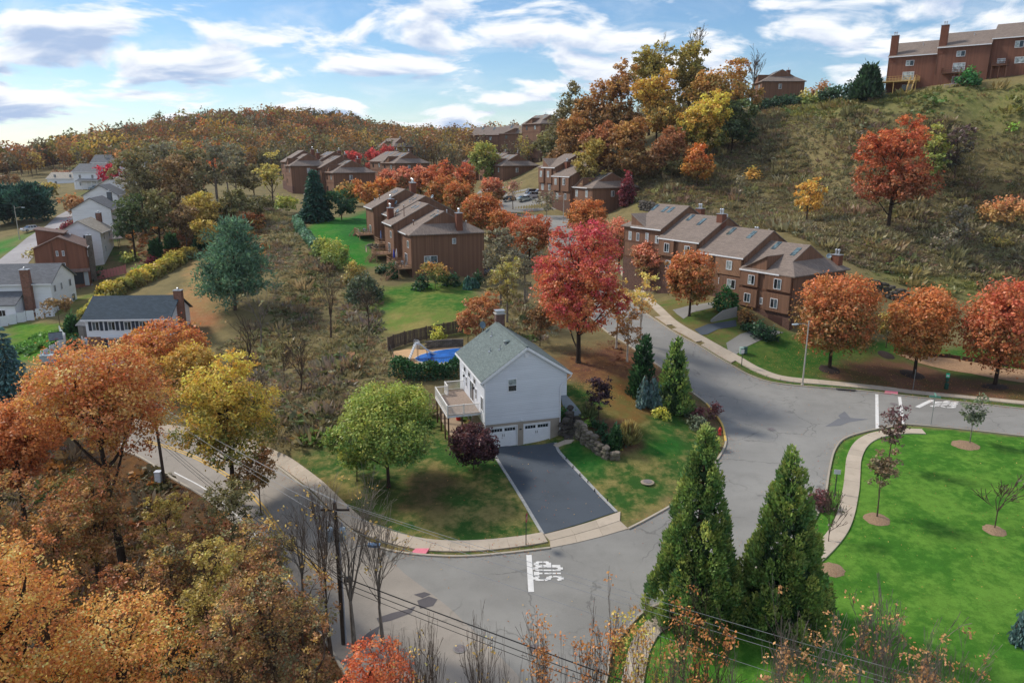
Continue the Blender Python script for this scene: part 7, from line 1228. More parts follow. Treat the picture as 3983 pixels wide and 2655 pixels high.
def colour(pal, t, g, clump, jit=.23):
    if pal == 'crimson': t = t-.2
    """leaf colours: t = height 0..1, clump = per-leaf clump id"""
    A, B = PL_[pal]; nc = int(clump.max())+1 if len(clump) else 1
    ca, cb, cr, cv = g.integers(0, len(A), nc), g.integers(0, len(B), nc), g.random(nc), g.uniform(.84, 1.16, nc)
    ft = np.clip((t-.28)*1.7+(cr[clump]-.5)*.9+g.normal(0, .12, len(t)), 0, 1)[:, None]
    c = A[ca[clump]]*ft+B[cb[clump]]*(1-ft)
    c = c*cv[clump][:, None]*(1+g.normal(0, jit, (len(t), 1)))*(1+g.normal(0, .05, (len(t), 3)))
    return np.clip(c*LEAF_GAIN, .004, .95)
class Tubes:
    def __init__(s): s.V = []; s.F = []; s.n = 0
    def add(s, P, r, k=5):
        P = np.asarray(P, float); r = np.asarray(r, float)*np.ones(len(P)); d = unit(np.gradient(P, axis=0))
        up = np.where(np.abs(d[:, 2:3]) < .9, [[0, 0, 1.]], [[1., 0, 0]]); x = unit(np.cross(d, up)); y = np.cross(d, x); a = np.arange(k)*2*np.pi/k
        V = P[:, None]+(x[:, None]*np.cos(a)[None, :, None]+y[:, None]*np.sin(a)[None, :, None])*r[:, None, None]
        m = len(P); i = (np.arange(m-1)[:, None]*k+np.arange(k)[None]); j = (np.arange(m-1)[:, None]*k+(np.arange(k)[None]+1) % k)
        s.F.append(np.stack([i, i+k, j+k, j], -1).reshape(-1, 4)+s.n); s.V.append(V.reshape(-1, 3)); s.n += m*k
    def data(s): return np.concatenate(s.V), np.concatenate(s.F)
def bez(a, b, c, n): t = np.linspace(0, 1, n)[:, None]; return (1-t)**2*a+2*t*(1-t)*b+t*t*c
def ball_pts(n, g, shell=.55):
    d = unit(g.normal(size=(n, 3))); return d*(shell+(1-shell)*g.random((n, 1))**.6)
def grow(T, p, d, L, r, lev, g, tips, tw, up=.12, spread=.55, kmin=2, kmax=4):
    """recursive bare branching"""
    n = 4; P = [p]; dd = d.copy()
    for i in range(n):
        dd = unit(dd+g.normal(0, .10, 3)+np.array([0, 0, up*.25])); P.append(P[-1]+dd*L/n)
    r1 = max(tw, r*.62); T.add(P, np.linspace(r, r1, n+1), 5 if lev > 2 else 3)
    if lev <= 0: tips.append(P[-1]); return
    for k in range(g.integers(kmin, kmax+1)):
        at = P[-1] if k == 0 else P[g.integers(1, n+1)]; ax = unit(np.cross(dd, g.normal(size=3)))
        an = g.uniform(.25, 1)*spread*(0.5 if k == 0 else 1.25); nd = unit(dd*math.cos(an)+ax*math.sin(an)+np.array([0, 0, up]))
        grow(T, at, nd, L*g.uniform(.6, .85), r1*(.9 if k == 0 else g.uniform(.5, .75)), lev-1, g, tips, tw, up, spread, kmin, kmax)
BARK_C = {'default': (92, 78, 68), 'grey': (128, 120, 112), 'dark': (62, 52, 46), 'birch': (190, 180, 168)}
def make_tree(kind, Ht, Rr, pal, dist, g, trunk=.25, dense=1., lobes=8, flat=0, tw=None, up=0, plume=1, lean=0, lr0=.34, lr1=.52, core=.55):
    """returns leaf (V, F, C) and bark (V, F) arrays in local metres"""
    s = float(np.clip(dist*(.0029 if kind == 'lolli' and dist > 130 else .0036), .085, .95)); T = Tubes(); LV, LF, LC = [], [], []; n0 = 0
    def put(V, F, C):
        nonlocal n0
        LV.append(V); LF.append(F+n0); LC.append(np.repeat(C, 4, 0)); n0 += len(V)
    tr = np.clip(Ht*.018, .05, .38)*(.6 if Ht < 7 else 1)
    if kind in ('spread', 'round', 'lolli', 'vase', 'oval', 'sparse'):
        zb = Ht*trunk*.8; zc = (zb+Ht)/2; rz = (Ht-zb)/2
        if kind == 'lolli': lob = [(np.array([0, 0, zc-.04*Ht]), np.array([Rr*.86, Rr*.86, rz*.9]))]+[(np.array([0, 0, zc])+np.array([math.cos(a), math.sin(a), 0])*Rr*.40+np.array([0, 0, rz*g.uniform(-.42, .34)]), np.array([1, 1, .95])*min(Rr, rz)*g.uniform(.42, .56)) for a in g.uniform(0, 6.28, 9)]
        elif kind in ('round', 'oval'): lob = [(np.array([0, 0, zc]), np.array([Rr*.8, Rr*.8, rz*.86]))]+[(np.array([0, 0, zc])+np.array([math.cos(a)*Rr*.5, math.sin(a)*Rr*.5, rz*g.uniform(-.5, .5)]), np.array([1, 1, .85])*min(Rr, rz)*g.uniform(.38, .55)) for a in g.uniform(0, 6.28, 7)]
        else:
            lob = []
            for k in range(lobes):
                a = k*2.4+g.uniform(-.5, .5); h = g.uniform(-.62, .95) if k else .95; rad = math.sqrt(max(.05, 1-.8*h*h))
                lr = min(Rr, rz)*g.uniform(lr0, lr1); c = np.array([math.cos(a)*(Rr-lr*.75)*rad*g.uniform(.55, 1), math.sin(a)*(Rr-lr*.75)*rad*g.uniform(.55, 1), zc+h*max(rz-lr*.7, rz*.3)])
                if kind == 'vase': c[:2] *= .4+.6*(c[2]-zb)/(Ht-zb)
                lob.append((c, np.array([1.12, 1.12, .78])*lr))
            lob.append((np.array([0, 0, zc+rz*.1]), np.array([Rr*core, Rr*core, rz*(core+.05)])))
        area = sum(4*np.pi*q[1][0]*q[1][2] for q in lob); N = int(np.clip(dense*1.25*area/(s*s*.31)*.62, 60, 42000))
        wts = np.array([q[1][0]*q[1][2] for q in lob]); wts /= wts.sum(); cid = 0; cl_all = []
        for (c, r), wt in zip(lob, wts):
            m = max(4, int(N*wt)); rc = max(s*1.3, r[0]*.24); nc = int(np.clip(m/26, 4, 260)); cc = c+ball_pts(nc, g, .62)*r*1.0
            cc = cc[cc[:, 2] > zb*.75]
            if not len(cc): continue
            ci = g.integers(0, len(cc), m); P = cc[ci]+g.normal(size=(m, 3))*rc*np.array([.5, .5, .36]); P = P[(k_ := P[:, 2] > zb*.7)]; ci = ci[k_]
            if kind in ('sparse',): k_ = g.random(len(P)) < .9; P, ci = P[k_], ci[k_]
            V, F = leaf_quads(P, s, g, unit(P-np.array([0, 0, zc-rz*.3])))
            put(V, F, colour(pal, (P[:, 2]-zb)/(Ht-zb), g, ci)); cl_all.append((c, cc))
        # trunk, limbs and branchlets
        wob = g.normal(0, .02*Ht, 2); top = np.array([wob[0], wob[1], zb+(Ht-zb)*.72]); spine = bez(np.zeros(3), np.array([wob[0]*.2, wob[1]*.2, Ht*.4]), top, 9)
        T.add(spine-np.array([0, 0, .0]), np.linspace(tr, tr*.22, 9), 7); T.add([(0, 0, -.5), (0, 0, .0), (0, 0, .25)], [tr*1.5, tr*1.35, tr], 7)
        fine = kind in ('sparse', 'vase'); budget = 46 if fine else 26
        for c, cc in cl_all:
            b0 = spine[np.clip(int(np.argmin(abs(spine[:, 2]-max(zb*.9, c[2]-.45*np.linalg.norm(c[:2])-.12*Ht)))), 1, 8)]
            L = bez(b0, (b0+c)/2+np.array([0, 0, -.06*Ht])+g.normal(0, .02*Ht, 3), c, 6); T.add(L, np.linspace(tr*.42, tr*.14, 6), 5)
            for q in cc[g.permutation(len(cc))[:max(3, budget//len(cl_all)*2)]]:
                b1 = L[g.integers(3, 6)]; T.add(bez(b1, (b1+q)/2+g.normal(0, .02*Ht, 3), q, 4), np.linspace(tr*.13, max(.008, tr*.035), 4), 3)
    elif kind in ('bare', 'tuft'):
        tw = tw or .02; tips = []; d0 = unit(np.array([g.normal(0, .06), g.normal(0, .06), 1.])); h0 = Ht*trunk
        T.add([(0, 0, -.5), (0, 0, 0), d0*h0], [tr*.95, tr*.8, tr*.6], 6)
        lev = (6 if up else 5) if dist < 60 else 4
        for k in range(5 if up else 4):
            an = g.uniform(.08, .5) if k else .05; a = g.uniform(0, 6.28); nd = unit(np.array([math.cos(a)*math.sin(an), math.sin(a)*math.sin(an), math.cos(an)])); 
            grow(T, d0*h0*g.uniform(.85, 1.), nd, (Ht-h0)*.31, tr*.5, lev-1, g, tips, tw, .16 if up else .09, .62, 2, 4 if lev < 6 else 3)
        tips = np.array(tips); V = np.concatenate(T.V)     # fit the crown to its height and spread
        zmx = np.quantile(V[:, 2], .999); rmx = np.quantile(np.hypot(V[:, 0], V[:, 1]), .985); fz, fr = Ht/zmx, Rr/max(rmx, .1)
        for q in T.V: w_ = np.clip(q[:, 2:3]/h0, 0, 1); q[:, :2] *= 1+(fr-1)*w_; q[:, 2] *= np.where(q[:, 2] > 0, fz, 1)
        tips = tips*np.array([fr, fr, fz])
        if kind == 'tuft' or dist > 40 or True:
            k_ = g.random(len(tips)) < (.16 if kind == 'tuft' and 'grey' not in pal else .07 if kind == 'tuft' else .03); tt = tips[k_]
            if len(tt):
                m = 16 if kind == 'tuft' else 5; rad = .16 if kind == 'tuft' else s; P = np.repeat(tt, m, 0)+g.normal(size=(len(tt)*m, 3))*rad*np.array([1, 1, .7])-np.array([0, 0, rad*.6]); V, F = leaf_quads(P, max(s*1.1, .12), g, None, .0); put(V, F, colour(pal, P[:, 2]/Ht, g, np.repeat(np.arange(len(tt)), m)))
    elif kind in ('cone', 'coneloose'):
        ls = s*1.1; nP = int(np.clip(Rr*Ht*6.2, 40, 420)); prof = lambda t: Rr*np.minimum(1, (t+.04)*9)*(1-t)**.86
        t = 1-np.sqrt(g.random(nP)*.985); t = np.clip(t, .0, .985); a = g.uniform(0, 6.28, nP); rr = prof(t)*g.uniform(.70, 1.06, nP); rr *= 1+.09*np.sin(a*4+t*15)
        c = np.column_stack([np.cos(a)*rr, np.sin(a)*rr, t*Ht*.94]); m = int(np.clip(Rr*Rr*.045*plume/(ls*ls)*8, 26, 130)); ci = np.repeat(np.arange(nP), m)
        pr = max(ls*1.2, Rr*.115*plume); uu = unit(g.normal(size=(nP*m, 3)))*g.uniform(.55, 1, (nP*m, 1)); tap = 1-.35*uu[:, 2:3]; hz_ = pr*g.uniform(1.5, 2.8, nP)[ci]; P = c[ci]+np.column_stack([uu[:, :2]*tap*pr, uu[:, 2]*hz_]); P[:, 2] = np.maximum(P[:, 2], .05); od = unit(np.column_stack([P[:, 0], P[:, 1], np.zeros(len(P))]))
        D = unit(od*.55+np.array([0, 0, 1.])*1.0+g.normal(0, .35, (len(P), 3))); V, F = strip_quads(P, D, ls*1.5, ls*.7, g)
        A, B = PL_[pal]; hh = np.clip((P[:, 2]-c[ci][:, 2])/(pr*2.4)*.5+.5, 0, 1); cv = g.random(nP)
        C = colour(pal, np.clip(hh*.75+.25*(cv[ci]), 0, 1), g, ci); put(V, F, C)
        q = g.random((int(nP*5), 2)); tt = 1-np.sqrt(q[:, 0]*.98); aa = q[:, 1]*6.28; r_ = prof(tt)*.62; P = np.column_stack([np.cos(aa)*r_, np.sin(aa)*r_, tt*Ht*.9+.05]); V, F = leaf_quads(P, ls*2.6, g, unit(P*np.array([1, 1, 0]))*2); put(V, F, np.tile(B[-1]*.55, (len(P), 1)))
        T.add([(0, 0, -.4), (0, 0, Ht*.5), (0, 0, Ht*.9)], [tr, tr*.6, .02], 6)
    elif kind in ('spruce', 'pine', 'pinedense'):
        T.add([(0, 0, -.4), (lean*.3*Ht, 0, Ht*.5), (lean*.5*Ht, 0, Ht*.97)], [tr*1.1, tr*.6, .03], 7)
        nl = int(np.clip(Ht*1.5, 10, 26)) if kind == 'spruce' else int(np.clip(Ht*.85, 8, 16)); cid = 0; PP, DD, CI, SZ = [], [], [], []
        for k in range(nl):
            t = (k+.5)/nl; z = Ht*(.06+.93*t) if kind == 'spruce' else Ht*(.14+.84*t)
            prof = (1-t)**.85*1.0+.03 if kind == 'spruce' else .12+.9*(1-t)**.62 if kind == 'pine' else math.sin(math.pi*min(1, .18+t*.82))**.7*.9+.08
            nb = int(9+6*(1-t)) if kind == 'spruce' else int(6+4*(1-t))
            for b in range(nb):
                a = b*6.28/nb+g.uniform(-.35, .35)+k*1.3; L = Rr*prof*(g.uniform(.82, 1.05) if kind == 'spruce' else g.uniform(.55, 1.08)); dz = -.28*L+g.normal(0, .05)*L if kind == 'spruce' else .18*L+g.normal(0, .14)*L
                o = np.array([lean*t*.5*Ht, 0, z]); e_ = o+np.array([math.cos(a)*L, math.sin(a)*L, dz]); B_ = bez(o, (o+e_)/2+np.array([0, 0, .08*L]), e_, 5); T.add(B_, np.linspace(tr*.2, .012, 5), 3)
                if kind == 'spruce':
                    m = int(np.clip(L/s*7, 8, 70)); u_ = g.random(m)**.75; P = o+(e_-o)*u_[:, None]+np.array([0, 0, .12*L])*(4*u_*(1-u_))[:, None]
                    sd = np.array([-math.sin(a), math.cos(a), 0]); lat = g.uniform(-1, 1, m)*(.34*L*(1-u_)+.10*L+s*.3); P = P+sd*lat[:, None]+g.normal(0, s*.25, (m, 3)); D = unit((e_-o)/L+sd*np.sign(lat)[:, None]*.8+np.array([0, 0, -.35])+g.normal(0, .25, (m, 3)))
                else:
                    m = int(np.clip(L/s*(14 if kind == 'pine' else 18), 14, 150)); nt = 5; tc = np.array([o+(e_-o)*q for q in np.linspace(.45, 1.0, nt)])+g.normal(0, .13*L, (nt, 3)); ti = g.integers(0, nt, m); D = unit(g.normal(size=(m, 3))+np.array([math.cos(a)*.5, math.sin(a)*.5, .75])); P = tc[ti]+D*s*.3+g.normal(0, .085*Rr, (m, 3))*np.array([1, 1, .55])
                PP.append(P); DD.append(D); CI.append(np.full(m, cid)); cid += 1
        P, D, ci = np.concatenate(PP), np.concatenate(DD), np.concatenate(CI)
        V, F = strip_quads(P, D, s*(1.5 if kind == 'spruce' else 1.7), s*(.62 if kind == 'spruce' else .5), g); put(V, F, colour(pal, np.clip(.35+.5*g.random(len(P)), 0, 1), g, ci))
    elif kind == 'weep':
        for k in range(7):
            a = g.uniform(0, 6.28); L = Rr*g.uniform(.5, 1); h = Ht*g.uniform(.55, 1); S = bez(np.array([0, 0, h*.4]), np.array([math.cos(a)*L*.3, math.sin(a)*L*.3, h*1.35]), np.array([math.cos(a)*L, math.sin(a)*L, h*.35]), 12); T.add(S, np.linspace(.06, .02, 12), 5)
            m = 420; u_ = g.integers(2, 12, m); st = S[u_]+g.normal(0, .12, (m, 3)); dr = g.random(m)*np.maximum(.1, st[:, 2])*.75; P = st-np.array([0, 0, 1.])*dr[:, None]; V, F = strip_quads(P, unit(np.array([0, 0, -1.])+g.normal(0, .25, (m, 3))), s*1.7, s*.6, g); put(V, F, colour(pal, g.random(m), g, u_))
        T.add([(0, 0, -.4), (0, 0, Ht*.5)], [.12, .07], 6)
    elif kind == 'ball':
        N = int(np.clip(dense*2*np.pi*Rr*max(Rr, Ht)/(s*s*.31)*1.5, 120, 9000)); nc = max(8, N//22); d = unit(g.normal(size=(nc, 3))); d[:, 2] = abs(d[:, 2]); cc = d*np.array([Rr, Rr, Ht*.94])*g.uniform(.66, 1.0, (nc, 1))
        ci = g.integers(0, nc, N); P = cc[ci]+g.normal(size=(N, 3))*max(s*.7, min(Rr, Ht)*.085); P[:, 2] = np.maximum(P[:, 2], .02)
        if up: V, F = strip_quads(P*np.array([.75, .75, .75]), unit(unit(P)+np.array([0, 0, 1.2])+g.normal(0, .15, P.shape)), max(s*3, Ht*.3), s*.5, g)
        else: V, F = leaf_quads(P, s*.95, g, unit(P)*1.2)
        put(V, F, colour(pal, P[:, 2]/Ht, g, ci)); T.add([(0, 0, -.3), (0, 0, Ht*.5)], [.06, .02], 5)
        for k in range(5): a = g.uniform(0, 6.28); T.add([(0, 0, 0), (math.cos(a)*Rr*.5, math.sin(a)*Rr*.5, Ht*.6)], [.035, .012], 4)
    if LV: L = (np.concatenate(LV), np.concatenate(LF), np.concatenate(LC))
    else: L = None
    return L, T.data()
def plant_tree(row, i):
    name, kind, x, y, Ht, Rr, pal, label, group, kw = row
    g = np.random.default_rng(100+i); dist = math.sqrt(x*x+y*y+(30-float(H(x, y))-Ht*.6)**2)
    L, (bv, bf) = make_tree(kind, Ht, Rr, pal, dist, g, **kw)
    cat = 'shrub' if kind == 'ball' else 'tree'
    e = empty(name, (x, y, float(H(x, y))), 0, label, cat, group); e.rotation_euler = (0, 0, 0)
    bc = 'birch' if 'birch' in name else 'grey' if 'grey' in pal or pal in ('bare', 'barefine') and g.random() < .5 else 'dark' if kind in ('spread', 'lolli') else 'default'
    np_mesh('trunk', bv, bf, BARK, e, cols=np.tile(np.array(lin(BARK_C[bc])), (len(bv), 1)), smooth=True)
    if L is not None: np_mesh('crown', L[0], L[1], LEAF, e, cols=L[2])
for i, r_ in enumerate(TREES): plant_tree(r_, i)

def hedge(name, line, h, w, pal, label, i):
    g = np.random.default_rng(900+i); P = smooth_line(line, .5); n = len(P); d = math.hypot(*P.mean(0)); s = float(np.clip(d*.0036, .1, .6))
    T = np.gradient(P, axis=0); T /= np.linalg.norm(T, axis=1)[:, None]; Nn = np.column_stack([-T[:, 1], T[:, 0]]); Lh = n*.5
    N = int(np.clip(Lh*(w+2*h)*2.6/(s*s*.31), 400, 26000)); k = g.integers(0, n, N); a = g.uniform(0, np.pi, N); rr = g.uniform(.72, 1.0, N)*(1+.16*np.sin(k*.9)+.12*np.sin(k*.37+1))
    xy = P[k]+Nn[k]*(np.cos(a)*rr*w/2)[:, None]+T[k]*g.uniform(-.4, .4, N)[:, None]; z = np.sin(a)**.6*rr*h; q = np.column_stack([xy, H(xy[:, 0], xy[:, 1])+z]); c0 = np.array([P[n//2][0], P[n//2][1], float(H(*P[n//2]))])
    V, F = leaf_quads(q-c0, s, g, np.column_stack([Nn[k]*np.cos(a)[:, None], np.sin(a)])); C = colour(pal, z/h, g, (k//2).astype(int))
    e = empty(name, c0, 0, label, 'hedge'); np_mesh('foliage', V, F, LEAF, e, cols=np.repeat(C, 4, 0))
    st = Tubes()
    for j in range(0, n, 3): o = np.array([P[j][0], P[j][1], float(H(*P[j]))])-c0; st.add([o-[0, 0, .2], o+[0, 0, h*.6]], [.05, .02], 4)
    bv, bf = st.data(); np_mesh('stems', bv, bf, BARK, e, cols=np.tile(np.array(lin(BARK_C['default'])), (len(bv), 1)))
for i, q in enumerate(HEDGES): hedge(*q, i)

# ------------------------------------------------------------------ uncountable cover: brush and far woods
def clump(g, n, kind):
    """one small plant: (V, F, t) within unit size"""
    if kind == 'grass':
        a = g.uniform(0, 6.28, n); r = np.sqrt(g.random(n))*.5; P = np.column_stack([np.cos(a)*r, np.sin(a)*r, g.uniform(0, .2, n)]); D = unit(np.column_stack([np.cos(a)*.6, np.sin(a)*.6, np.full(n, 1.1)])+g.normal(0, .3, (n, 3))); V, F = strip_quads(P, D, .6, .17, g)
    else:
        d = unit(g.normal(size=(n, 3))); d[:, 2] = abs(d[:, 2]); P = d*g.uniform(.25, .62, (n, 1))*np.array([1, 1, .9]); V, F = leaf_quads(P, .32, g, d)
    return V, F
BPAL = {'strip': [((164,154,116),4,'grass'),((142,140,104),3,'leaf'),((126,128,88),2,'leaf'),((156,134,106),2,'grass'),((116,130,80),2,'leaf'),((150,140,124),2.5,'grass'),((178,140,100),.5,'leaf')],
        'green': [((104,130,60),2,'leaf'),((130,134,70),2,'leaf'),((150,128,86),1,'grass')],
        'hill': [((158,148,114),3,'grass'),((138,130,104),2.5,'leaf'),((158,150,112),3,'grass'),((128,130,92),1.5,'leaf'),((146,124,104),1.5,'grass'),((164,154,108),1,'grass')],
        'hilltop': [((140,140,84),3,'grass'),((120,130,74),2,'leaf'),((154,142,94),2,'grass'),((110,116,74),1,'leaf'),((104,132,68),.6,'leaf')],
        'wood': [((150,96,60),2,'leaf'),((120,92,62),2,'leaf'),((104,100,64),1.5,'leaf'),((130,116,100),1,'grass'),((176,124,66),1,'leaf'),((110,120,64),.6,'leaf')],
        'litter': [((150,104,76),2,'leaf'),((130,88,70),2,'leaf')]}
def scatter_brush(idx, poly, den, size, pal):
    g = np.random.default_rng(300+idx); P = np.array(poly); lo, hi = P.min(0), P.max(0); n = int(min(60000, den*2.2*(hi-lo).prod())); q = g.uniform(lo, hi, (n, 2)); q = q[inside(poly, q[:, 0], q[:, 1])]; q = q[:17000 if pal == 'hill' else 9000]
    d = np.hypot(q[:, 0], q[:, 1]); z = H(q[:, 0], q[:, 1]); pal_ = BPAL[pal]; w = np.array([x[1] for x in pal_]); 
    patch = np.sin(q[:, 0]*.21+np.sin(q[:, 1]*.17)*2)+np.sin(q[:, 1]*.27+q[:, 0]*.08)   # kinds grow in patches
    order = np.argsort(np.argsort(patch+g.normal(0, .9, len(q))))/max(1, len(q)); ti = np.searchsorted(np.cumsum(w/w.sum()), order*.999)
    LV, LF, LC = [], [], []; n0 = 0
    tpl = [[clump(g, 24, k) for _ in range(5)] for k in ('grass', 'leaf')]
    for ty in range(len(pal_)):
        cl = np.array(lin(pal_[ty][0])); tt = tpl[0 if pal_[ty][2] == 'grass' else 1]
        for v in range(5):
            k = np.where((ti == ty) & (np.arange(len(q)) % 5 == v))[0]
            if not len(k): continue
            V, F = tt[v]; s = size*g.uniform(.55, 1.5, len(k))*(1+.35*np.sin(q[k, 0]*.5))*np.where(g.random(len(k)) < .1, 1.9, 1); a = g.uniform(0, 6.28, len(k)); ca, sa = np.cos(a), np.sin(a)
            X = np.stack([(V[None, :, 0]*ca[:, None]-V[None, :, 1]*sa[:, None])*s[:, None]+q[k, 0:1], (V[None, :, 0]*sa[:, None]+V[None, :, 1]*ca[:, None])*s[:, None]+q[k, 1:2], V[None, :, 2]*s[:, None]*g.uniform(.55, 1.1, (len(k), 1))+z[k][:, None]-.03], -1)
            LF.append((F[None]+(np.arange(len(k))*len(V))[:, None, None]+n0).reshape(-1, 4)); n0 += len(k)*len(V); LV.append(X.reshape(-1, 3))
            c = cl*g.uniform(.72, 1.25, (len(k), 1))*(1+g.normal(0, .06, (len(k), 3))); C = np.repeat(np.repeat(c[:, None], len(V)//4, 1)*g.uniform(.75, 1.2, (len(k), len(V)//4, 1)), 4, 1); LC.append(C.reshape(-1, 3))
    o = np_mesh(['slope_brush', 'roadside_weeds', 'meadow_brush', 'hilltop_grass', 'meadow_grass', 'woodland_undergrowth', 'woodland_undergrowth', 'leaf_litter', 'garden_undergrowth'][idx], np.concatenate(LV), np.concatenate(LF), LEAF, cols=np.clip(np.concatenate(LC), .004, .9))
    tag(o, ['dry tan brush covering the slope left of the white house', 'green weeds along the foot of the slope', 'brown and olive brush covering the steep meadow', 'yellow green grass along the hill edge', 'pale grass at the foot of the meadow', 'brown undergrowth under the roadside woods', 'dull undergrowth under the middle wood', 'dark fallen leaves under the crimson maple', 'dry undergrowth behind the white house'][idx], 'undergrowth', kind='stuff')
for i, q in enumerate(BRUSH): scatter_brush(i, *q)

def far_wood(name, label, spots, pals, seed, hr=(11, 19), bare=.25):
    """a far-off wood that reads as one mass"""
    g = np.random.default_rng(seed); LV, LF, LC = [], [], []; n0 = 0
    tpl = []
    for v in range(7):
        n = 170; lob = unit(g.normal(size=(6, 3)))*np.array([.28, .28, .3])+[0, 0, .62]; P = lob[g.integers(0, 6, n)]+unit(g.normal(size=(n, 3)))*np.array([.24, .24, .2])*g.uniform(.6, 1, (n, 1)); tpl.append(P)
    for (x, y) in spots:
        P = tpl[g.integers(0, 7)]; Ht = g.uniform(*hr); wd = Ht*g.uniform(.7, 1.0); d = math.hypot(x, y); s = np.clip(d*.0030, .5, 1.8); isb = g.random() < bare
        n = int(len(P)*(.38 if isb else 1)); a = g.uniform(0, 6.28); Q = P[:n]*np.array([wd, wd, Ht]); Q = np.column_stack([Q[:, 0]*math.cos(a)-Q[:, 1]*math.sin(a), Q[:, 0]*math.sin(a)+Q[:, 1]*math.cos(a), Q[:, 2]])
        V, F = leaf_quads(Q, s*(.8 if isb else 1.15), g, unit(Q-[0, 0, Ht*.5])); pal = 'greysp' if isb else pals[g.integers(0, len(pals))]
        C = colour(pal, Q[:, 2]/Ht, g, np.zeros(n, int)+0, .12)*g.uniform(.5, .92); LV.append(V+[x, y, float(H(x, y))]); LF.append(F+n0); n0 += len(V); LC.append(np.repeat(C, 4, 0))
        tv = np.array([[-.18, 0, 0], [.18, 0, 0], [.10, 0, Ht*.6], [-.10, 0, Ht*.6], [0, -.18, 0], [0, .18, 0], [0, .10, Ht*.6], [0, -.10, Ht*.6]])*(1+.4*isb)+[x, y, float(H(x, y))]; LV.append(tv); LF.append(np.array([[0, 1, 2, 3], [4, 5, 6, 7]])+n0); n0 += 8; LC.append(np.tile(np.array(lin((104, 90, 82))), (8, 1)))
    tag(np_mesh(name, np.concatenate(LV), np.concatenate(LF), LEAF, cols=np.concatenate(LC)), label, 'wood', kind='stuff')
def spots_in(poly, n, seed, mind=0):
    g = np.random.default_rng(seed); P = np.array(poly); q = g.uniform(P.min(0), P.max(0), (n*4, 2)); q = q[inside(poly, q[:, 0], q[:, 1])][:n]; return q
AUT = ['brownor', 'orangebr', 'goldol', 'brown', 'olive', 'brownor2', 'gold', 'brownsp', 'orangered', 'olivesp']
far_wood('ridge_forest', 'orange and brown forest covering the far ridge', spots_in([(-420, 560), (-300, 470), (-200, 400), (-110, 380), (0, 370), (60, 420), (60, 560), (-60, 620), (-200, 680), (-420, 720)], 2100, 41), AUT, 42, (12, 20), .22)
far_wood('middle_wood', 'dull olive and brown wood below the skyline houses', spots_in([(-150, 330), (-60, 325), (-10, 320), (15, 280), (60, 250), (70, 300), (40, 370), (-110, 385), (-200, 390)], 260, 43), ['olive', 'olivesp', 'brownsp', 'greybrown', 'yellowbrown', 'brownor'], 44, (9, 16), .35)
far_wood('valley_wood', 'brown and gold wood at the foot of the ridge', spots_in([(-420, 440), (-280, 340), (-190, 345), (-150, 300), (-100, 300), (-90, 390), (-200, 410), (-300, 480), (-420, 560)], 420, 45), AUT+['yellow3'], 46, (9, 16), .25)

# ------------------------------------------------------------------ loose fallen leaves on lawns, walks and gutters
def fallen(name, label, pts, cols, seed, s=.11):
    g = np.random.default_rng(seed); P = np.column_stack([pts, H(pts[:, 0], pts[:, 1])+.13]); V, F = leaf_quads(P, s, g, None, 3.0); c = np.array([lin(q) for q in cols])[g.integers(0, len(cols), len(P))]*g.uniform(.7, 1.2, (len(P), 1))
    tag(np_mesh(name, V, F, LEAF, cols=np.repeat(c, 4, 0)), label, 'leaves', kind='stuff')
def along(line, n, w, seed):
    g = np.random.default_rng(seed); P = smooth_line(line, .3); k = g.integers(0, len(P)-1, n); d = P[np.minimum(k+1, len(P)-1)]-P[k]; d = unit(d); return P[k]+np.column_stack([-d[:, 1], d[:, 0]])*g.normal(0, w, (n, 1))+g.normal(0, .1, (n, 2))
LEAFC = [(206, 150, 88), (190, 120, 70), (214, 176, 104), (160, 100, 64), (176, 84, 60)]
fallen('fallen_leaves', 'loose fallen leaves in the gutters and on the sidewalks', np.vstack([along(W['kerb_lot'], 900, .5, 1), along(W['kerb_corner'][:12], 700, .6, 2), along(W['kerb_far'][5:], 1500, .7, 3), along(W['kerb_island'], 700, .5, 4), along(W['walk_lot'], 500, .8, 5)]), LEAFC, 6)
fallen('lawn_leaves', 'fallen leaves dotted over the lawns and driveway', np.vstack([spots_in([(-10, 52), (2, 51), (20, 66), (22, 75), (14, 80), (6, 70), (-3, 66), (-12, 62)], 420, 7), spots_in([(12, 44), (34, 40), (62, 66), (40, 71), (30, 60)], 330, 8), spots_in([(30, 92), (62, 78), (62, 88), (40, 97)], 2600, 9), spots_in([(8, 74), (14, 74), (18, 84), (12, 94), (2, 90)], 2200, 10), spots_in(W['side_road'], 700, 11)]), LEAFC, 12)

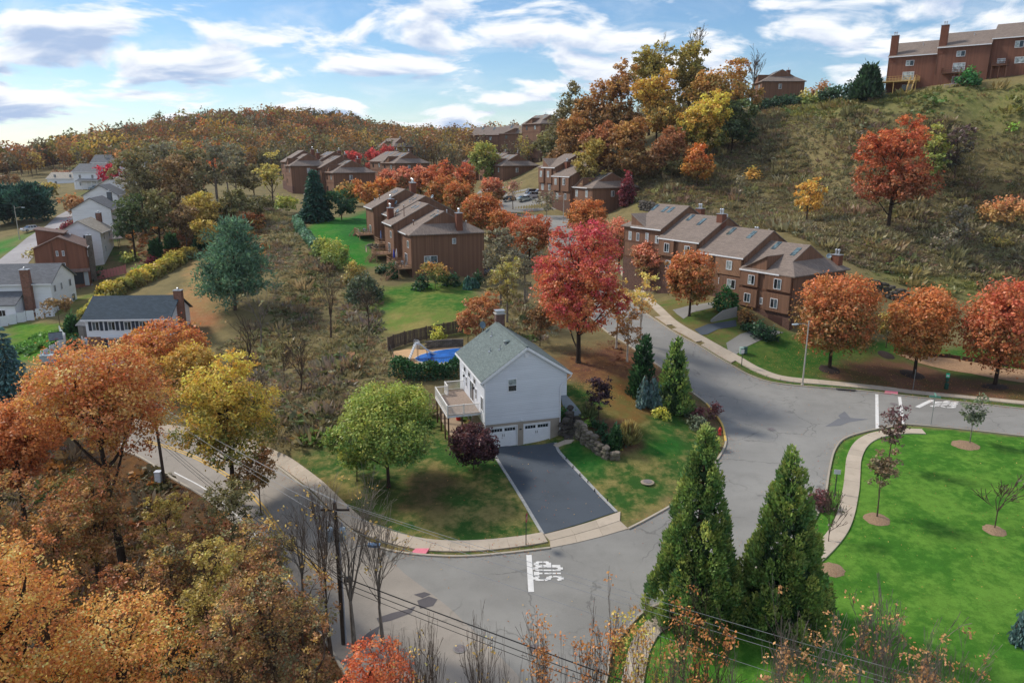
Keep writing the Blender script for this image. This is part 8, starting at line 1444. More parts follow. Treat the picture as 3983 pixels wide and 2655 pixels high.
# ================================================================== smaller things
def gz(x, y): return float(H(x, y))
def P3(k, i=0, dz=0): x, y = PT[k][i]; return (x, y, gz(x, y)+dz)
WOODD = plain('fence_wood_dark', (92, 80, 72), .9, var=.25, scale=3); BLACK = plain('black_iron', (34, 34, 36), .5, var=.1); VINYL = plain('vinyl_white', (222, 224, 230), .5, var=.05)
STONE = stone_mat('field_stone', (128, 118, 106)); STONED = stone_mat('dark_wall_stone', (92, 86, 82))
def fence(name, label, line, h, board, mat, gap=.02, post=2.4, postmat=None, cap=0, th=.025):
    """boards and posts, each a part, along a line"""
    P = dens(line, 50); L = []
    for a, b in zip(P[:-1], P[1:]): L.append((np.array(a), np.array(b)))
    e = empty(name, (P[0][0], P[0][1], gz(*P[0])), 0, label, 'fence'); o = np.array([P[0][0], P[0][1], gz(*P[0])])
    me = MB().box(-board/2, board/2, -th/2, th/2, .04, h).data('board', mat); mp = MB().box(-.06, .06, -.07, .07, -.3, h+.12+cap).data('post', postmat or mat)
    for a, b in L:
        d = b-a; n = np.linalg.norm(d); d /= n; an = math.atan2(d[1], d[0]); k = max(1, int(n/(board+gap)))
        for i in range(k): q = a+d*(i+.5)*n/k; link(me, 'board', e, np.array([q[0], q[1], gz(*q)+random.uniform(-.02, .02)])-o, (0, random.uniform(-.01, .01), an))
        m = max(1, int(n/post))
        for i in range(m+1): q = a+d*i*n/m; link(mp, 'post', e, np.array([q[0], q[1], gz(*q)])-o, (0, 0, an))
        for z in (h*.2, h*.8): MB().bar(tuple(np.array([a[0]-d[1]*.05, a[1]+d[0]*.05, gz(*a)+z])-o), tuple(np.array([b[0]-d[1]*.05, b[1]+d[0]*.05, gz(*b)+z])-o), .05, .09).build('rail', mat, e)
    return e
fence('stockade_fence', 'dark weathered stockade fence behind the swimming pool', PT['fence_wood'], 1.8, .17, WOODD, .015)
for k, lab in (('vinyl_a', 'long white vinyl fence in front of the white chimney house'), ('vinyl_b', 'white vinyl fence stepping down beside the garden steps'), ('vinyl_c', 'short white fence panel against the dark roofed house'), ('vinyl_d', 'white fence running back beside the red brick chimney')): fence('vinyl_fence', lab, PT[k], 1.7, 1.1, VINYL, .02, 2.2)
fence('pink_fence', 'dusty pink board fence beside the brown house', PT['pink_fence'], 1.7, .5, plain('fence_pink', (176, 112, 108), .7, var=.1), .02, 2.2)
fence('timber_edge', 'low dark timber wall along the gravel path', PT['timber'], .55, 1.2, plain('timber_dark_red', (82, 54, 48), .9, var=.25), .02, 3)
# chain-link fence in front of the pool
x, y, z = P3('fence_mesh'); e = empty('wire_fence', (x, y, z), 0, 'black wire fence along the front of the pool', 'fence'); o = np.array([x, y, z]); L = PT['fence_mesh']
mp = MB().tube([(0, 0, -.2), (0, 0, 1.25)], .035, 6).data('post', BLACK)
for a, b in zip(L[:-1], L[1:]):
    n = math.hypot(b[0]-a[0], b[1]-a[1]); m = max(1, int(n/2.4)); pts = [np.array([a[0]+(b[0]-a[0])*i/m, a[1]+(b[1]-a[1])*i/m]) for i in range(m+1)]; Q = [np.array([q[0], q[1], gz(*q)])-o for q in pts]
    for q in Q: link(mp, 'post', e, q)
    for p, q in zip(Q[:-1], Q[1:]):
        for h, r in ((1.2, .028), (.08, .015)): MB().tube([p+[0, 0, h], q+[0, 0, h]], r, 5).build('rail', BLACK, e)
        w = MB(); d = q-p; n_ = 14
        for i in range(n_): w.bar(p+d*i/n_+[0, 0, .08], p+d*min(1, (i+1.6)/n_)+[0, 0, 1.18], .008); w.bar(p+d*i/n_+[0, 0, 1.18], p+d*min(1, (i+1.6)/n_)+[0, 0, .08], .008)
        tag(w.build('wire_mesh', BLACK, e), kind='stuff')
# pool, its terrace, slide and clutter
tag(sheet('pool_terrace', W['pool_deck'], concrete('terrace_tan', (196, 160, 120)), .09, skirt=.4), 'tan concrete terrace round the swimming pool', kind='structure')
q = PT['slide'][0]; e = empty('swimming_pool', (0, 0, 0), 0, 'swimming pool under a bright blue winter cover', 'swimming pool')
def cover_mat():
    t = NT('pool_cover_blue'); c = lin((30, 98, 178)); n = t.noise(1.2, 4); n2 = t.noise(8, 3); return t.bsdf(t.mix(t.ramp(n, .35, .7), [v*.75 for v in c], [v*1.2 for v in c]), .5, .4, bump=n2, bstr=.3, bdist=.03)
sheet('cover', W['pool'], cover_mat(), .16, e, step=.5); ribbon(list(W['pool'])+[W['pool'][0]], .3, .145, 'coping', concrete('coping', (206, 196, 180)), e, s=.4)
tag(sheet('patio', W['patio'], concrete('patio_tan', (170, 150, 128)), .06, skirt=.4), 'tan concrete patio under the deck', kind='structure')
a, b = np.array(P3('slide', 0)), np.array(P3('slide', 1)); d = b-a; d[2] = 0; Ld = np.linalg.norm(d); d /= Ld; nn = np.array([-d[1], d[0], 0]); SL = plain('slide_white', (228, 230, 232), .35, var=.04)
e = empty('pool_slide', a, 0, 'white curved pool slide with ladder beside the blue pool', 'pool slide'); up_ = np.array([0, 0, 1.]); hs = 2.1; La = .9
top = d*La+up_*hs; C_ = [top, top+d*.45+up_*.02, top+d*.9-up_*.35+nn*.1, top+d*1.5-up_*.95+nn*.12, top+d*2.2-up_*1.4+nn*.05, top+d*2.9-up_*1.55]
P = np.array(C_); t_ = np.linspace(0, 1, 24); idx = t_*(len(P)-1); P = np.stack([np.interp(idx, range(len(P)), P[:, k]) for k in range(3)], 1); m = MB()
for p, q in zip(P[:-1], P[1:]):
    m.poly([p-nn*.3, q-nn*.3, q+nn*.3, p+nn*.3])
    for s_ in (-1, 1): m.poly([p+nn*.3*s_, q+nn*.3*s_, q+nn*.34*s_+up_*.2, p+nn*.34*s_+up_*.2])
m.build('chute', SL, e)
lad = MB().bar(nn*.3, top+nn*.3, .09, .12).bar(-nn*.3, top-nn*.3, .09, .12).build('ladder', SL, e)
for i in range(8): MB().obox(d*La*(i+.5)/8+up_*hs*(i+.5)/8, d*.1, nn*.3, up_*.025).build('rung', SL, lad)
for s_ in (-1, 1): MB().tube([top*.82+nn*.32*s_, top+nn*.32*s_+up_*.55, top+d*.5+nn*.32*s_+up_*.45, top+d*.6+nn*.32*s_], .025, 6).build('handrail', SL, e)
for s_ in (-1, 1): MB().tube([top+d*.3+nn*.28*s_, top+d*.3+nn*.28*s_-up_*hs], .03, 6).build('leg', plain('slide_leg', (150, 110, 80), .6), e); MB().tube([top+d*1.5+nn*.28*s_-up_*.95, top+d*1.5+nn*.28*s_-up_*hs], .03, 6).build('leg', MATS['slide_leg'], e)
e = empty('barrel', P3('barrel'), 0, 'pale plastic barrel against the pool retaining wall', 'barrel'); MB().lathe([(.26, 0), (.3, .12), (.32, .45), (.3, .8), (.27, .88)], n=16).build('body', plain('barrel_white', (206, 200, 190), .5), e, True); MB().lathe([(.28, .88), (.28, .93), (.1, .95)], n=16).build('lid', plain('barrel_lid', (180, 172, 160), .5), e); MB().lathe([(.325, .44), (.335, .47), (.325, .5)], n=16).build('hoop', MATS['barrel_lid'], e)
e = empty('hose_coil', P3('hose', 0, .9), R(70), 'coiled blue hose hanging on the stockade fence', 'hose')
for k in range(3): MB().tube([(math.cos(u)*(.36-.05*k), .03*k-.1, math.sin(u)*(.4-.05*k)) for u in np.linspace(0, 6.28, 20)], .045, 6).build('coil', plain('hose_blue', (44, 104, 170), .5), e)
e = empty('red_bin', P3('red'), .3, 'small red bin standing under the deck', 'bin'); MB().lathe([(.2, 0), (.26, .1), (.3, .55), (.28, .6)], n=12).build('body', plain('bin_red', (204, 52, 44), .5), e); MB().lathe([(.31, .6), (.3, .68), (.08, .74)], n=12).build('lid', MATS['bin_red'], e)
def blocks(name, label, line, h, bl, bh, mat, th=.3, taper=0, rough=.0, cat='wall'):
    """wall of separate blocks or stones"""
    P = smooth_line(line, .15); dd = np.concatenate([[0], np.cumsum(np.linalg.norm(np.diff(P, axis=0), axis=1))]); Lw = dd[-1]; e = empty(name, (P[0][0], P[0][1], gz(*P[0])), 0, label, cat); o = np.array([P[0][0], P[0][1], gz(*P[0])])
    g = np.random.default_rng(len(label)); MES = []
    for v in range(6):
        me = MB().box(-.5, .5, -.5, .5, -.5, .5).data('stone', mat)
        if rough:
            import bmesh
            bm = bmesh.new(); bm.from_mesh(me); bmesh.ops.subdivide_edges(bm, edges=bm.edges[:], cuts=1, use_grid_fill=True)
            for vv in bm.verts: vv.co = vv.co.normalized()*(.5+.22*min(1, vv.co.length-.5)+g.normal(0, .045)) if vv.co.length > .1 else vv.co
            bm.to_mesh(me); bm.free()
        MES.append(me)
    nr = max(1, int(round(h/bh)))
    for r in range(nr):
        u = -(r % 2)*bl/2
        while u < Lw:
            w = bl*(1+(g.uniform(-.4, .5) if rough else 0)); c = min(max(u+w/2, 0), Lw); tl = 1-c/Lw*taper
            if r*bh < h*tl+.01:
                x, y = np.interp(c, dd, P[:, 0]), np.interp(c, dd, P[:, 1]); x2, y2 = np.interp(min(Lw, c+.2), dd, P[:, 0]), np.interp(min(Lw, c+.2), dd, P[:, 1]); x1, y1 = np.interp(max(0, c-.2), dd, P[:, 0]), np.interp(max(0, c-.2), dd, P[:, 1])
                sc = (w*(1.12 if rough else .97), th*(1.5*g.uniform(.8, 1.2) if rough else 1), bh*(1.25*g.uniform(.85, 1.15) if rough else .96)); rot = (g.normal(0, .12) if rough else 0, g.normal(0, .12) if rough else 0, math.atan2(y2-y1, x2-x1)+(g.normal(0, .2) if rough else 0))
                link(MES[g.integers(0, 6)], 'stone' if rough else 'block', e, np.array([x+g.normal(0, .04)*(rough > 0), y+g.normal(0, .04)*(rough > 0), gz(x, y)+r*bh+bh/2-.1])-o, rot, sc)
            u += w
    return e
blocks('block_wall', 'grey block retaining wall at the back of the pool', PT['block_wall'], 1.1, .5, .2, stone_mat('block_grey', (112, 104, 98)), .3)
blocks('stone_wall', 'rough stone retaining wall curving below the planting bed', PT['rock_wall'], 2.0, .75, .42, STONE, .5, .62, .1)
blocks('stone_wall', 'rough stone wall between the white house corner and the steps', PT['rock_wall2'], 1.9, .7, .4, STONED, .5, .1, .1)
blocks('stone_wall', 'dark stone retaining wall behind the nearest road townhouse', PT['swall_a'], 2.4, 1.0, .55, STONED, .5, 0, .1); blocks('stone_wall', 'dark stone retaining wall between the two townhouse rows', PT['swall_b'], 2.2, 1.1, .6, STONED, .5, 0, .1)
blocks('rubble_bank', 'low bank of grey boulders under the deck row', PT['rubble'], .9, .9, .5, STONE, .5, .2, .1, 'rocks')
for i, k in enumerate(PT['hillrock']): blocks('hill_boulder', ['large grey boulder pile below the pale deck', 'boulders right of the big pile', 'boulders left of the big pile'][i], [k, (k[0]+1.6, k[1]-.3)], 1.4, 1.4, .9, STONE, .8, .2, .1, 'rocks')
# stone steps with an iron rail
a, b = np.array(P3('steps', 0)), np.array(P3('steps', 1)); e = empty('stone_steps', a, 0, 'stone steps climbing beside the white house', 'steps'); v = b-a; hz = v*np.array([1, 1, 0]); run = np.linalg.norm(hz); hz /= run; sd = np.array([-hz[1], hz[0], 0]); n = 12
for i in range(n): c = v*(i+.5)/n; MB().obox(c+np.array([0, 0, -.12+.06]), hz*run/n*.62, sd*.62, (0, 0, .15)).build('step', STONED, e)
for s_ in (-.6,): MB().tube([sd*s_+[0, 0, .1], sd*s_+[0, 0, 1.0], v+sd*s_+[0, 0, 1.05], v+sd*s_+[0, 0, .1]], .03, 6).build('handrail', BLACK, e)
peg = MB().lathe([(.05, 0), (.05, .3), (.02, .34)], n=7).data('stake', plain('stake_dark', (50, 48, 46), .8))
for i in range(6): tag(link(peg, 'drive_stake', None, P3('pegs', i)), 'short dark stake in the grass edge beside the driveway', 'stake', 'dark stakes along the driveway')
e = empty('access_cover', P3('access', 0, .02), 0, 'round concrete cover set in the dry lawn', 'cover'); MB().lathe([(.62, 0), (.62, .06), (.5, .08)], n=18).build('ring', concrete('cover_concrete', (158, 146, 128)), e); MB().lathe([(.4, .08), (.38, .12), (.1, .13)], n=16).build('lid', IRON, e)
# signs
GALV = plain('sign_post_grey', (150, 152, 150), .5, .4, .4, var=.1); GRNP = plain('sign_post_green', (60, 70, 62), .6, var=.1); SRED = plain('sign_red', (178, 44, 52), .5, var=.05); SWHITE = plain('sign_white', (214, 212, 214), .5, var=.05)
def plate_text(x0, z0, w, h, y, mat, parent):
    for i, ch in enumerate('STOP'):
        m = MB()
        for ln in GLYPH[ch]:
            for (a, b), (c, d) in zip(ln[:-1], ln[1:]): m.bar((x0+w*(i*1.3+a), y, z0+h*b), (x0+w*(i*1.3+c), y, z0+h*d), .03, .004)
        m.build('letter', mat, parent)
e = empty('stop_sign', P3('stop_sign'), R(78), 'red octagonal stop sign seen edge on beside the driveway', 'road sign'); MB().box(-.03, .03, -.03, .03, -.3, 2.75).build('post', GRNP, e)
m = MB(); oc = [(.38/math.cos(R(22.5))*math.cos(R(22.5+45*k)), 2.45+.38/math.cos(R(22.5))*math.sin(R(22.5+45*k))) for k in range(8)]; m.poly([(x, -.045, z) for x, z in oc]); m.poly([(x, -.035, z) for x, z in oc][::-1]); m.build('plate', SRED, e); plate_text(-.26, 2.34, .105, .22, -.05, SWHITE, e)
for k, lab, hh, ww, sh, rz in (('sign_a', 'small white sign on a dark post beside the far sidewalk', 2.3, .5, .5, 25), ('sign_b', 'small white sign on a dark post by the lawn sidewalk', 2.4, .55, .42, -10)):
    e = empty('small_sign', P3(k), R(rz), lab, 'sign', 'small white signs'); MB().box(-.04, .04, -.03, .03, -.3, hh).build('post', GRNP, e); MB().box(-ww/2, ww/2, -.05, -.03, hh-sh, hh).build('plate', SWHITE, e)
e = empty('bare_post', P3('post_c'), 0, 'thin galvanised post behind the crosswalk', 'post'); MB().tube([(0, 0, -.3), (0, 0, 2.5)], .035, 6).build('tube', GALV, e); MB().lathe([(.045, 2.5), (.04, 2.55)], n=8).build('cap', GALV, e)
e = empty('street_name_sign', P3('street_sign'), R(-20), 'tall post with crossed green street name blades at the lawn edge', 'road sign'); MB().tube([(0, 0, -.3), (0, 0, 3.1)], .045, 8).build('post', GALV, e); SG = plain('sign_green', (112, 160, 146), .5, var=.05); MB().box(-.55, .55, -.015, .015, 3.1, 3.32).build('blade', SG, e); MB().box(-.015, .015, -.5, .5, 3.34, 3.54).build('blade', SG, e)
e = empty('warning_sign', P3('diamond'), R(20), 'yellow diamond warning sign by the main road bend', 'road sign'); MB().box(-.03, .03, -.03, .03, -.3, 2.4).build('post', GRNP, e); MB().poly([(0, -.045, 1.6), (.53, -.045, 2.13), (0, -.045, 2.66), (-.53, -.045, 2.13)]).poly([(-.53, -.035, 2.13), (0, -.035, 2.66), (.53, -.035, 2.13), (0, -.035, 1.6)]).build('plate', plain('sign_amber', (232, 168, 36), .5, var=.05), e)
e = empty('waste_station', P3('dog'), R(-8), 'green dog waste station with sign and bin behind the far sidewalk', 'waste station'); DG = plain('station_green', (26, 70, 58), .5, var=.1); MB().box(-.05, .05, -.05, .05, -.2, 2.1).build('post', DG, e); MB().lathe([(.2, .05), (.24, .1), (.24, .75), (.2, .8)], (0, -.12, 0), 12).build('bin', DG, e); MB().box(-.16, .16, -.16, -.03, 1.0, 1.45).build('dispenser', DG, e)
s_ = MB().box(-.22, .22, -.09, -.06, 1.5, 2.05).build('sign_plate', plain('station_sign_green', (40, 190, 140), .5, var=.05), e); MB().box(-.16, .16, -.1, -.09, 1.62, 1.84).build('sign_panel', SWHITE, s_)
def street_lamp(loc, h, arm, adir, label, mat):
    e = empty('street_lamp', loc, adir, label, 'street lamp'); MB().tube([(0, 0, -.3), (0, 0, h*.5), (0, 0, h)], [.11, .09, .07], 10).build('post', mat, e); MB().lathe([(.2, -.1), (.2, .1), (.13, .22)], n=10).build('base', mat, e)
    MB().tube([(0, 0, h-.6), (arm*.4, 0, h-.35), (arm*.8, 0, h-.3), (arm, 0, h-.32)], .035, 8).build('arm', mat, e); hd = MB().obox((arm+.3, 0, h-.33), (.38, 0, 0), (0, .14, 0), (0, 0, .06)).build('lamp_head', plain('lamp_head_grey', (178, 190, 200), .4, var=.05), e); MB().obox((arm+.35, 0, h-.41), (.22, 0, 0), (0, .11, 0), (0, 0, .03)).build('lens', plain('lamp_lens', (214, 218, 220), .3), hd); return e
LP = plain('lamp_post_wood', (168, 162, 152), .7, var=.12)
street_lamp(P3('lamp'), 8.2, 1.6, R(195), 'grey street lamp on the grass verge before the nearest street tree', LP); street_lamp(P3('lamp2'), 8.0, 1.8, R(0), 'street lamp by the dark pines on the valley road', LP); street_lamp(P3('lamp3'), 6.5, .8, R(180), 'slim street lamp beside the parking lot entrance', LP)
x, y = PT['rings'][0]; 
e = empty('fire_hydrant', P3('hydrant'), .4, 'red fire hydrant beside the yellow kerb', 'fire hydrant'); HR = plain('hydrant_red', (196, 58, 52), .45, var=.08); MB().lathe([(.2, 0), (.2, .06), (.13, .08), (.13, .55), (.17, .58), (.17, .63), (.14, .66), (.1, .78), (.03, .82)], n=12).build('barrel', HR, e, True); MB().lathe([(.035, .82), (.035, .88)], n=6).build('nut', HR, e)
for a in (0, 90, 180): MB().tube([(0, 0, .45), (.2*math.cos(R(a)), .2*math.sin(R(a)), .45)], .07, 8).build('outlet', HR, e)
for i, lab in ((0, 'paler of the two utility pedestals on the far lawn'), (1, 'darker green utility pedestal on the far lawn')):
    e = empty('utility_pedestal', P3('ped', i), 0, lab, 'utility box'); m_ = plain('pedestal_%d' % i, ((150, 172, 164), (62, 92, 84))[i], .5); MB().lathe([(.3, 0), (.3, .75), (.27, .82)], n=14).build('body', m_, e); MB().lathe([(.32, .78), (.32, .86), (.1, .93)], n=14).build('cap', m_, e)
# utility poles and wires
PW = plain('pole_wood', (70, 60, 54), .9, var=.25, scale=3); TRG = plain('transformer_grey', (168, 182, 192), .4, .4, var=.08); CER = plain('insulator', (150, 150, 156), .4)
pa = np.array(P3('pole')); pb = np.array(P3('pole_b')); hA, hB = 10.2, 8.6
e = empty('utility_pole', pa, 0, 'dark utility pole with transformers and street light beside the bare trees', 'utility pole'); MB().tube([(0, 0, -.5), (0, 0, 5), (0, 0, hA)], [.17, .15, .12], 10).build('pole', PW, e)
for sx in (-.4, .4): t_ = MB().lathe([(.2, 0), (.23, .06), (.23, .8), (.18, .9), (.05, .93)], (sx, -.1, 7.6), 14).build('transformer', TRG, e, True); MB().lathe([(.05, .98), (.06, 1.1), (.03, 1.3)], (sx, -.1, 7.6), 8).build('bushing', CER, t_)
MB().bar((-.9, 0, 9.7), (.9, 0, 9.7), .1, .12).build('crossarm', PW, e)
for sx in (-.8, 0, .8): MB().lathe([(.04, 0), (.07, .06), (.03, .2)], (sx, 0, 9.76 if sx else hA), 8).build('insulator', CER, e)
MB().tube([(.1, -.05, 6.4), (.6, -.05, 6.8), (1.3, -.05, 7.2), (2.0, -.05, 7.3)], .035, 7).build('lamp_arm', GALV, e); l_ = MB().obox((2.35, -.05, 7.28), (.38, 0, -.02), (0, .16, 0), (0, 0, .08)).build('lamp_head', plain('lamp_head_blue', (120, 148, 182), .4), e); MB().obox((2.4, -.05, 7.18), (.22, 0, -.01), (0, .12, 0), (0, 0, .04)).build('lens', MATS['lamp_lens'], l_)
MB().tube([(.17, -.08, 0), (.17, -.08, 7.5)], .05, 6).build('conduit', plain('conduit_grey', (160, 166, 178), .5), e); MB().box(.3, .85, -.2, .12, 4.7, 4.95).build('splice_box', BLACK, e)
for r_ in (.16, .12): MB().tube([(.75+.02, -.1+math.cos(u)*.05, 4.55+r_*math.sin(u)) for u in np.linspace(0, 6.28, 14)], .015, 5).build('cable_loop', BLACK, e)
e = empty('utility_pole', pb, 0, 'utility pole with a white box by the main road bend', 'utility pole'); MB().tube([(0, 0, -.5), (-.05, 0, 4), (-.15, 0, hB)], [.16, .14, .11], 10).build('pole', PW, e); MB().bar((-.95, 0, hB-.4), (.65, 0, hB-.4), .1, .12).build('crossarm', PW, e)
for sx in (-.75, -.15, .45): MB().lathe([(.04, 0), (.07, .06), (.03, .2)], (sx, 0, hB-.34 if sx != -.15 else hB), 8).build('insulator', CER, e)
b_ = MB().box(-.75, -.2, -.35, .15, .5, 1.55).build('meter_box', plain('meter_white', (206, 210, 216), .5), e); MB().box(-.79, -.16, -.39, .19, 1.55, 1.6).build('box_lid', MATS['meter_white'], b_)
def wire(a, b, sag, r, label, mat, group):
    a, b = np.array(a), np.array(b); t = np.linspace(0, 1, 28)[:, None]; P = a+(b-a)*t-np.array([0, 0, 1.])*sag*4*t*(1-t); o = MB().tube(P-a, r, 5).build('overhead_wire', mat, loc=a); tag(o, label, 'wire', group)
WIRE = plain('wire_pale', (150, 152, 154), .4, .4, .3, var=.05); WIRED = plain('wire_black', (30, 30, 32), .6, var=.05); q = np.array([36., 16., 0]); far_ = np.array([-62, 80, 0]); gA, gB = 'pale power wires right of the pole', 'pale power wires left of the pole'
for i, (sx, za, zq, lb) in enumerate(((-.8, 9.95, 8.6, 'first pale power wire running from the pole across the side road'), (0, 10.35, 9.2, 'highest pale power wire running from the pole across the side road'), (.8, 9.95, 8.2, 'third pale power wire running from the pole across the side road'), (.1, 8.6, 6.9, 'lowest pale power wire running from the pole across the side road'))):
    wire(pa+[sx, 0, za], q+[sx*.8, 0, zq], .5, .011, lb, WIRE, gA); wire(pa+[sx, 0, za], pb+[sx*.75-.15, 0, hB-.15 if sx else hB+.2], .35, .011, lb.replace('running from the pole across the side road', 'strung between the two utility poles'), WIRE, gB); wire(pb+[sx*.75-.15, 0, hB-.15 if sx else hB+.2], far_+[sx, 0, gz(-62, 80)+8.4], .4, .011, lb.replace('running from the pole across the side road', 'leaving the picture past the blue spruce'), WIRE, 'pale power wires by the spruce')
for i, (za, zq) in enumerate(((5.1, 4.0), (4.7, 3.2), (4.3, 2.8))): wire(pa+[.1, -.1, za], q+[0, 0, zq], .5, (.035, .024, .018)[i], ['thickest black cable low across the road mouth', 'second black cable low across the road mouth', 'thinnest black cable low across the road mouth'][i], WIRED, 'black cables'); wire(pa+[0, 0, za], pb+[-.1, 0, 5.2-.35*i], .4, .02, ['upper black cable between the two poles', 'middle black cable between the two poles', 'lower black cable between the two poles'][i], WIRED, 'black cables')
# valley clutter
e = empty('garden_shed', P3('shed'), R(-15), 'small grey garden shed beside the dark roofed house', 'shed'); SH = siding('shed_siding', (146, 138, 132), .2, 'z', .05, .3); MB().prism([(0, -.3), (0, 2.0), (1.3, 2.8), (2.6, 2.0), (2.6, -.3)], 0, 3.0).build('wall', SH, e); MB().slab([(-.2, -.25, 1.95), (3.2, -.25, 1.95), (3.2, 1.3, 2.9), (-.2, 1.3, 2.9)], .1).slab([(-.2, 1.3, 2.9), (3.2, 1.3, 2.9), (3.2, 2.85, 1.95), (-.2, 2.85, 1.95)], .1).build('roof', RGR, e); MB().box(1.0, 1.9, -.05, -.01, 0, 1.8).build('door', plain('shed_door', (120, 112, 108), .6), e); win(e, (3.01, .9, 1.1), (0, 1, 0), (1, 0, 0), .6, .5, TRIM, GLASSD, 0)
e = empty('basketball_hoop', P3('hoop'), R(40), 'basketball hoop on a dark post by the garden steps', 'basketball hoop'); MB().bar((0, 0, -.2), (0, 0, 3.0), .13).bar((0, 0, 2.9), (0, -.7, 3.2), .1).build('post', BLACK, e); MB().box(-.85, .85, -.75, -.7, 2.75, 3.85).build('backboard', plain('backboard', (126, 138, 150), .3), e); MB().box(-.87, .87, -.77, -.69, 3.82, 3.9).box(-.87, .87, -.77, -.69, 2.7, 2.78).build('board_frame', BLACK, e); MB().tube([(.23*math.cos(u), -1.0+.23*math.sin(u), 3.0) for u in np.linspace(0, 6.28, 16)], .015, 5).build('rim', SRED, e)
a, b = np.array(P3('gsteps', 0)), np.array(P3('gsteps', 1)); e = empty('garden_steps', a, 0, 'flight of pale timber garden steps beside the white fence', 'steps'); v = b-a; hz = v*[1, 1, 0]; run = np.linalg.norm(hz); hz = hz/run; sd = np.array([-hz[1], hz[0], 0])
for i in range(9): MB().obox(v*(i+.5)/9+[0, 0, .05], hz*run/9*.55, sd*1.0, (0, 0, .1)).build('step', concrete('step_pale', (176, 160, 142)), e)
e = empty('storage_box', P3('wbox'), R(10), 'grey storage box at the foot of the white fence', 'storage box'); MB().box(-.9, .9, -.5, .5, 0, 1.0).build('body', plain('box_grey', (160, 172, 178), .5), e); MB().box(-.95, .95, -.55, .55, 1.0, 1.1).build('lid', MATS['box_grey'], e); MB().box(-.9, .9, -.52, -.5, .45, .5).build('rib', MATS['box_grey'], e)
e = empty('garden_gazebo', P3('gazebo'), R(20), 'small pavilion with pale canopy in the valley garden', 'pavilion'); MB().lathe([(2.1, 2.2), (1.2, 2.9), (.1, 3.2)], n=8).build('canopy', plain('canopy_pale', (206, 186, 176), .7), e)
for a in (45, 135, 225, 315): MB().bar((1.5*math.cos(R(a)), 1.5*math.sin(R(a)), -.3), (1.5*math.cos(R(a)), 1.5*math.sin(R(a)), 2.3), .1).build('post', BLACK, e)
# concrete retaining wall by the townhouse driveways
x, y = PT['cwall'][0]; x2, y2 = PT['cwall'][2]; e = empty('concrete_wall', (x, y, gz(x, y)), math.atan2(y2-y, x2-x), 'low wedge shaped concrete retaining wall beside a townhouse driveway', 'wall'); Lw = math.hypot(x2-x, y2-y); dz = gz(x2, y2)-gz(x, y)
m = MB(); pr = [(0, -.4), (0, .35), (Lw*.45, 1.35+dz*.45), (Lw, 1.5+dz), (Lw, -.4)]; i0 = len(m.v); m.poly([(u, 0, z) for u, z in pr]); m.poly([(u, .25, z) for u, z in pr][::-1])
for k in range(5): u, z = pr[k]; u2, z2 = pr[(k+1) % 5]; m.poly([(u, 0, z), (u, .25, z), (u2, .25, z2), (u2, 0, z2)])
m.build('wall_face', concrete('retaining_concrete', (150, 148, 142)), e)
# mulch rings, slightly mounded
MU = {0: plain('mulch_dark', (58, 48, 44), .95, var=.3, scale=8), 1: plain('mulch_tan', (140, 116, 92), .95, var=.3, scale=8)}
rl = ['dark mulch ring under the orange street tree', 'dark mulch ring under the largest street tree', 'dark mulch ring under the deep red street tree', 'tan mulch ring round the grey green young tree', 'tan mulch ring round the bronze young tree', 'brown mulch ring round the nearly leafless young tree', 'mulch ring showing right of the big cedars', 'mulch ring round the purple young tree', 'dark mulch ring round the small yellowish tree']
for i, (x, y) in enumerate(PT['rings']):
    r = (1.5, 1.3, 1.4, 1.25, 1.0, .85, .9, .8, 1.1)[i]; g = np.random.default_rng(i); n = 22; V = [(x, y, gz(x, y)+.2)]
    for k, f in ((0, .55), (1, 1.0)):
        for j in range(n): a = 6.283*j/n; rr = r*f*g.uniform(.93, 1.07); V.append((x+math.cos(a)*rr, y+math.sin(a)*rr, gz(x+math.cos(a)*rr, y+math.sin(a)*rr)+(.16 if k == 0 else .015)))
    F = [(0, 1+j, 1+(j+1) % n) for j in range(n)]; V = np.array(V); F += [t for j in range(n) for t in ((1+j, 1+n+j, 1+n+(j+1) % n), (1+j, 1+n+(j+1) % n, 1+(j+1) % n))]
    tag(np_mesh('mulch_ring', V-V[0], F, MU[0 if i in (0, 1, 2, 8) else 1], smooth=True, loc=V[0]), rl[i], 'mulch ring', 'mulch rings')
for i, lab in ((0, 'left pale lounge chair on the hilltop lawn'), (1, 'right pale lounge chair on the hilltop lawn')):
    e = empty('lounge_chair', P3('lounge', i, .1), R(-25), lab, 'lounge chair', 'hilltop lounge chairs'); LC_ = plain('lounge_pink', (206, 184, 190), .6); MB().bar((-1, 0, .35), (.2, 0, .35), .6, .08).build('seat', LC_, e); MB().bar((.2, 0, .35), (.9, 0, 1.0), .6, .08).build('backrest', LC_, e)
    for lx in (-.9, .1): MB().bar((lx, -.25, -.1), (lx, -.25, .33), .05).build('leg', LC_, e); MB().bar((lx, .25, -.1), (lx, .25, .33), .05).build('leg', LC_, e)
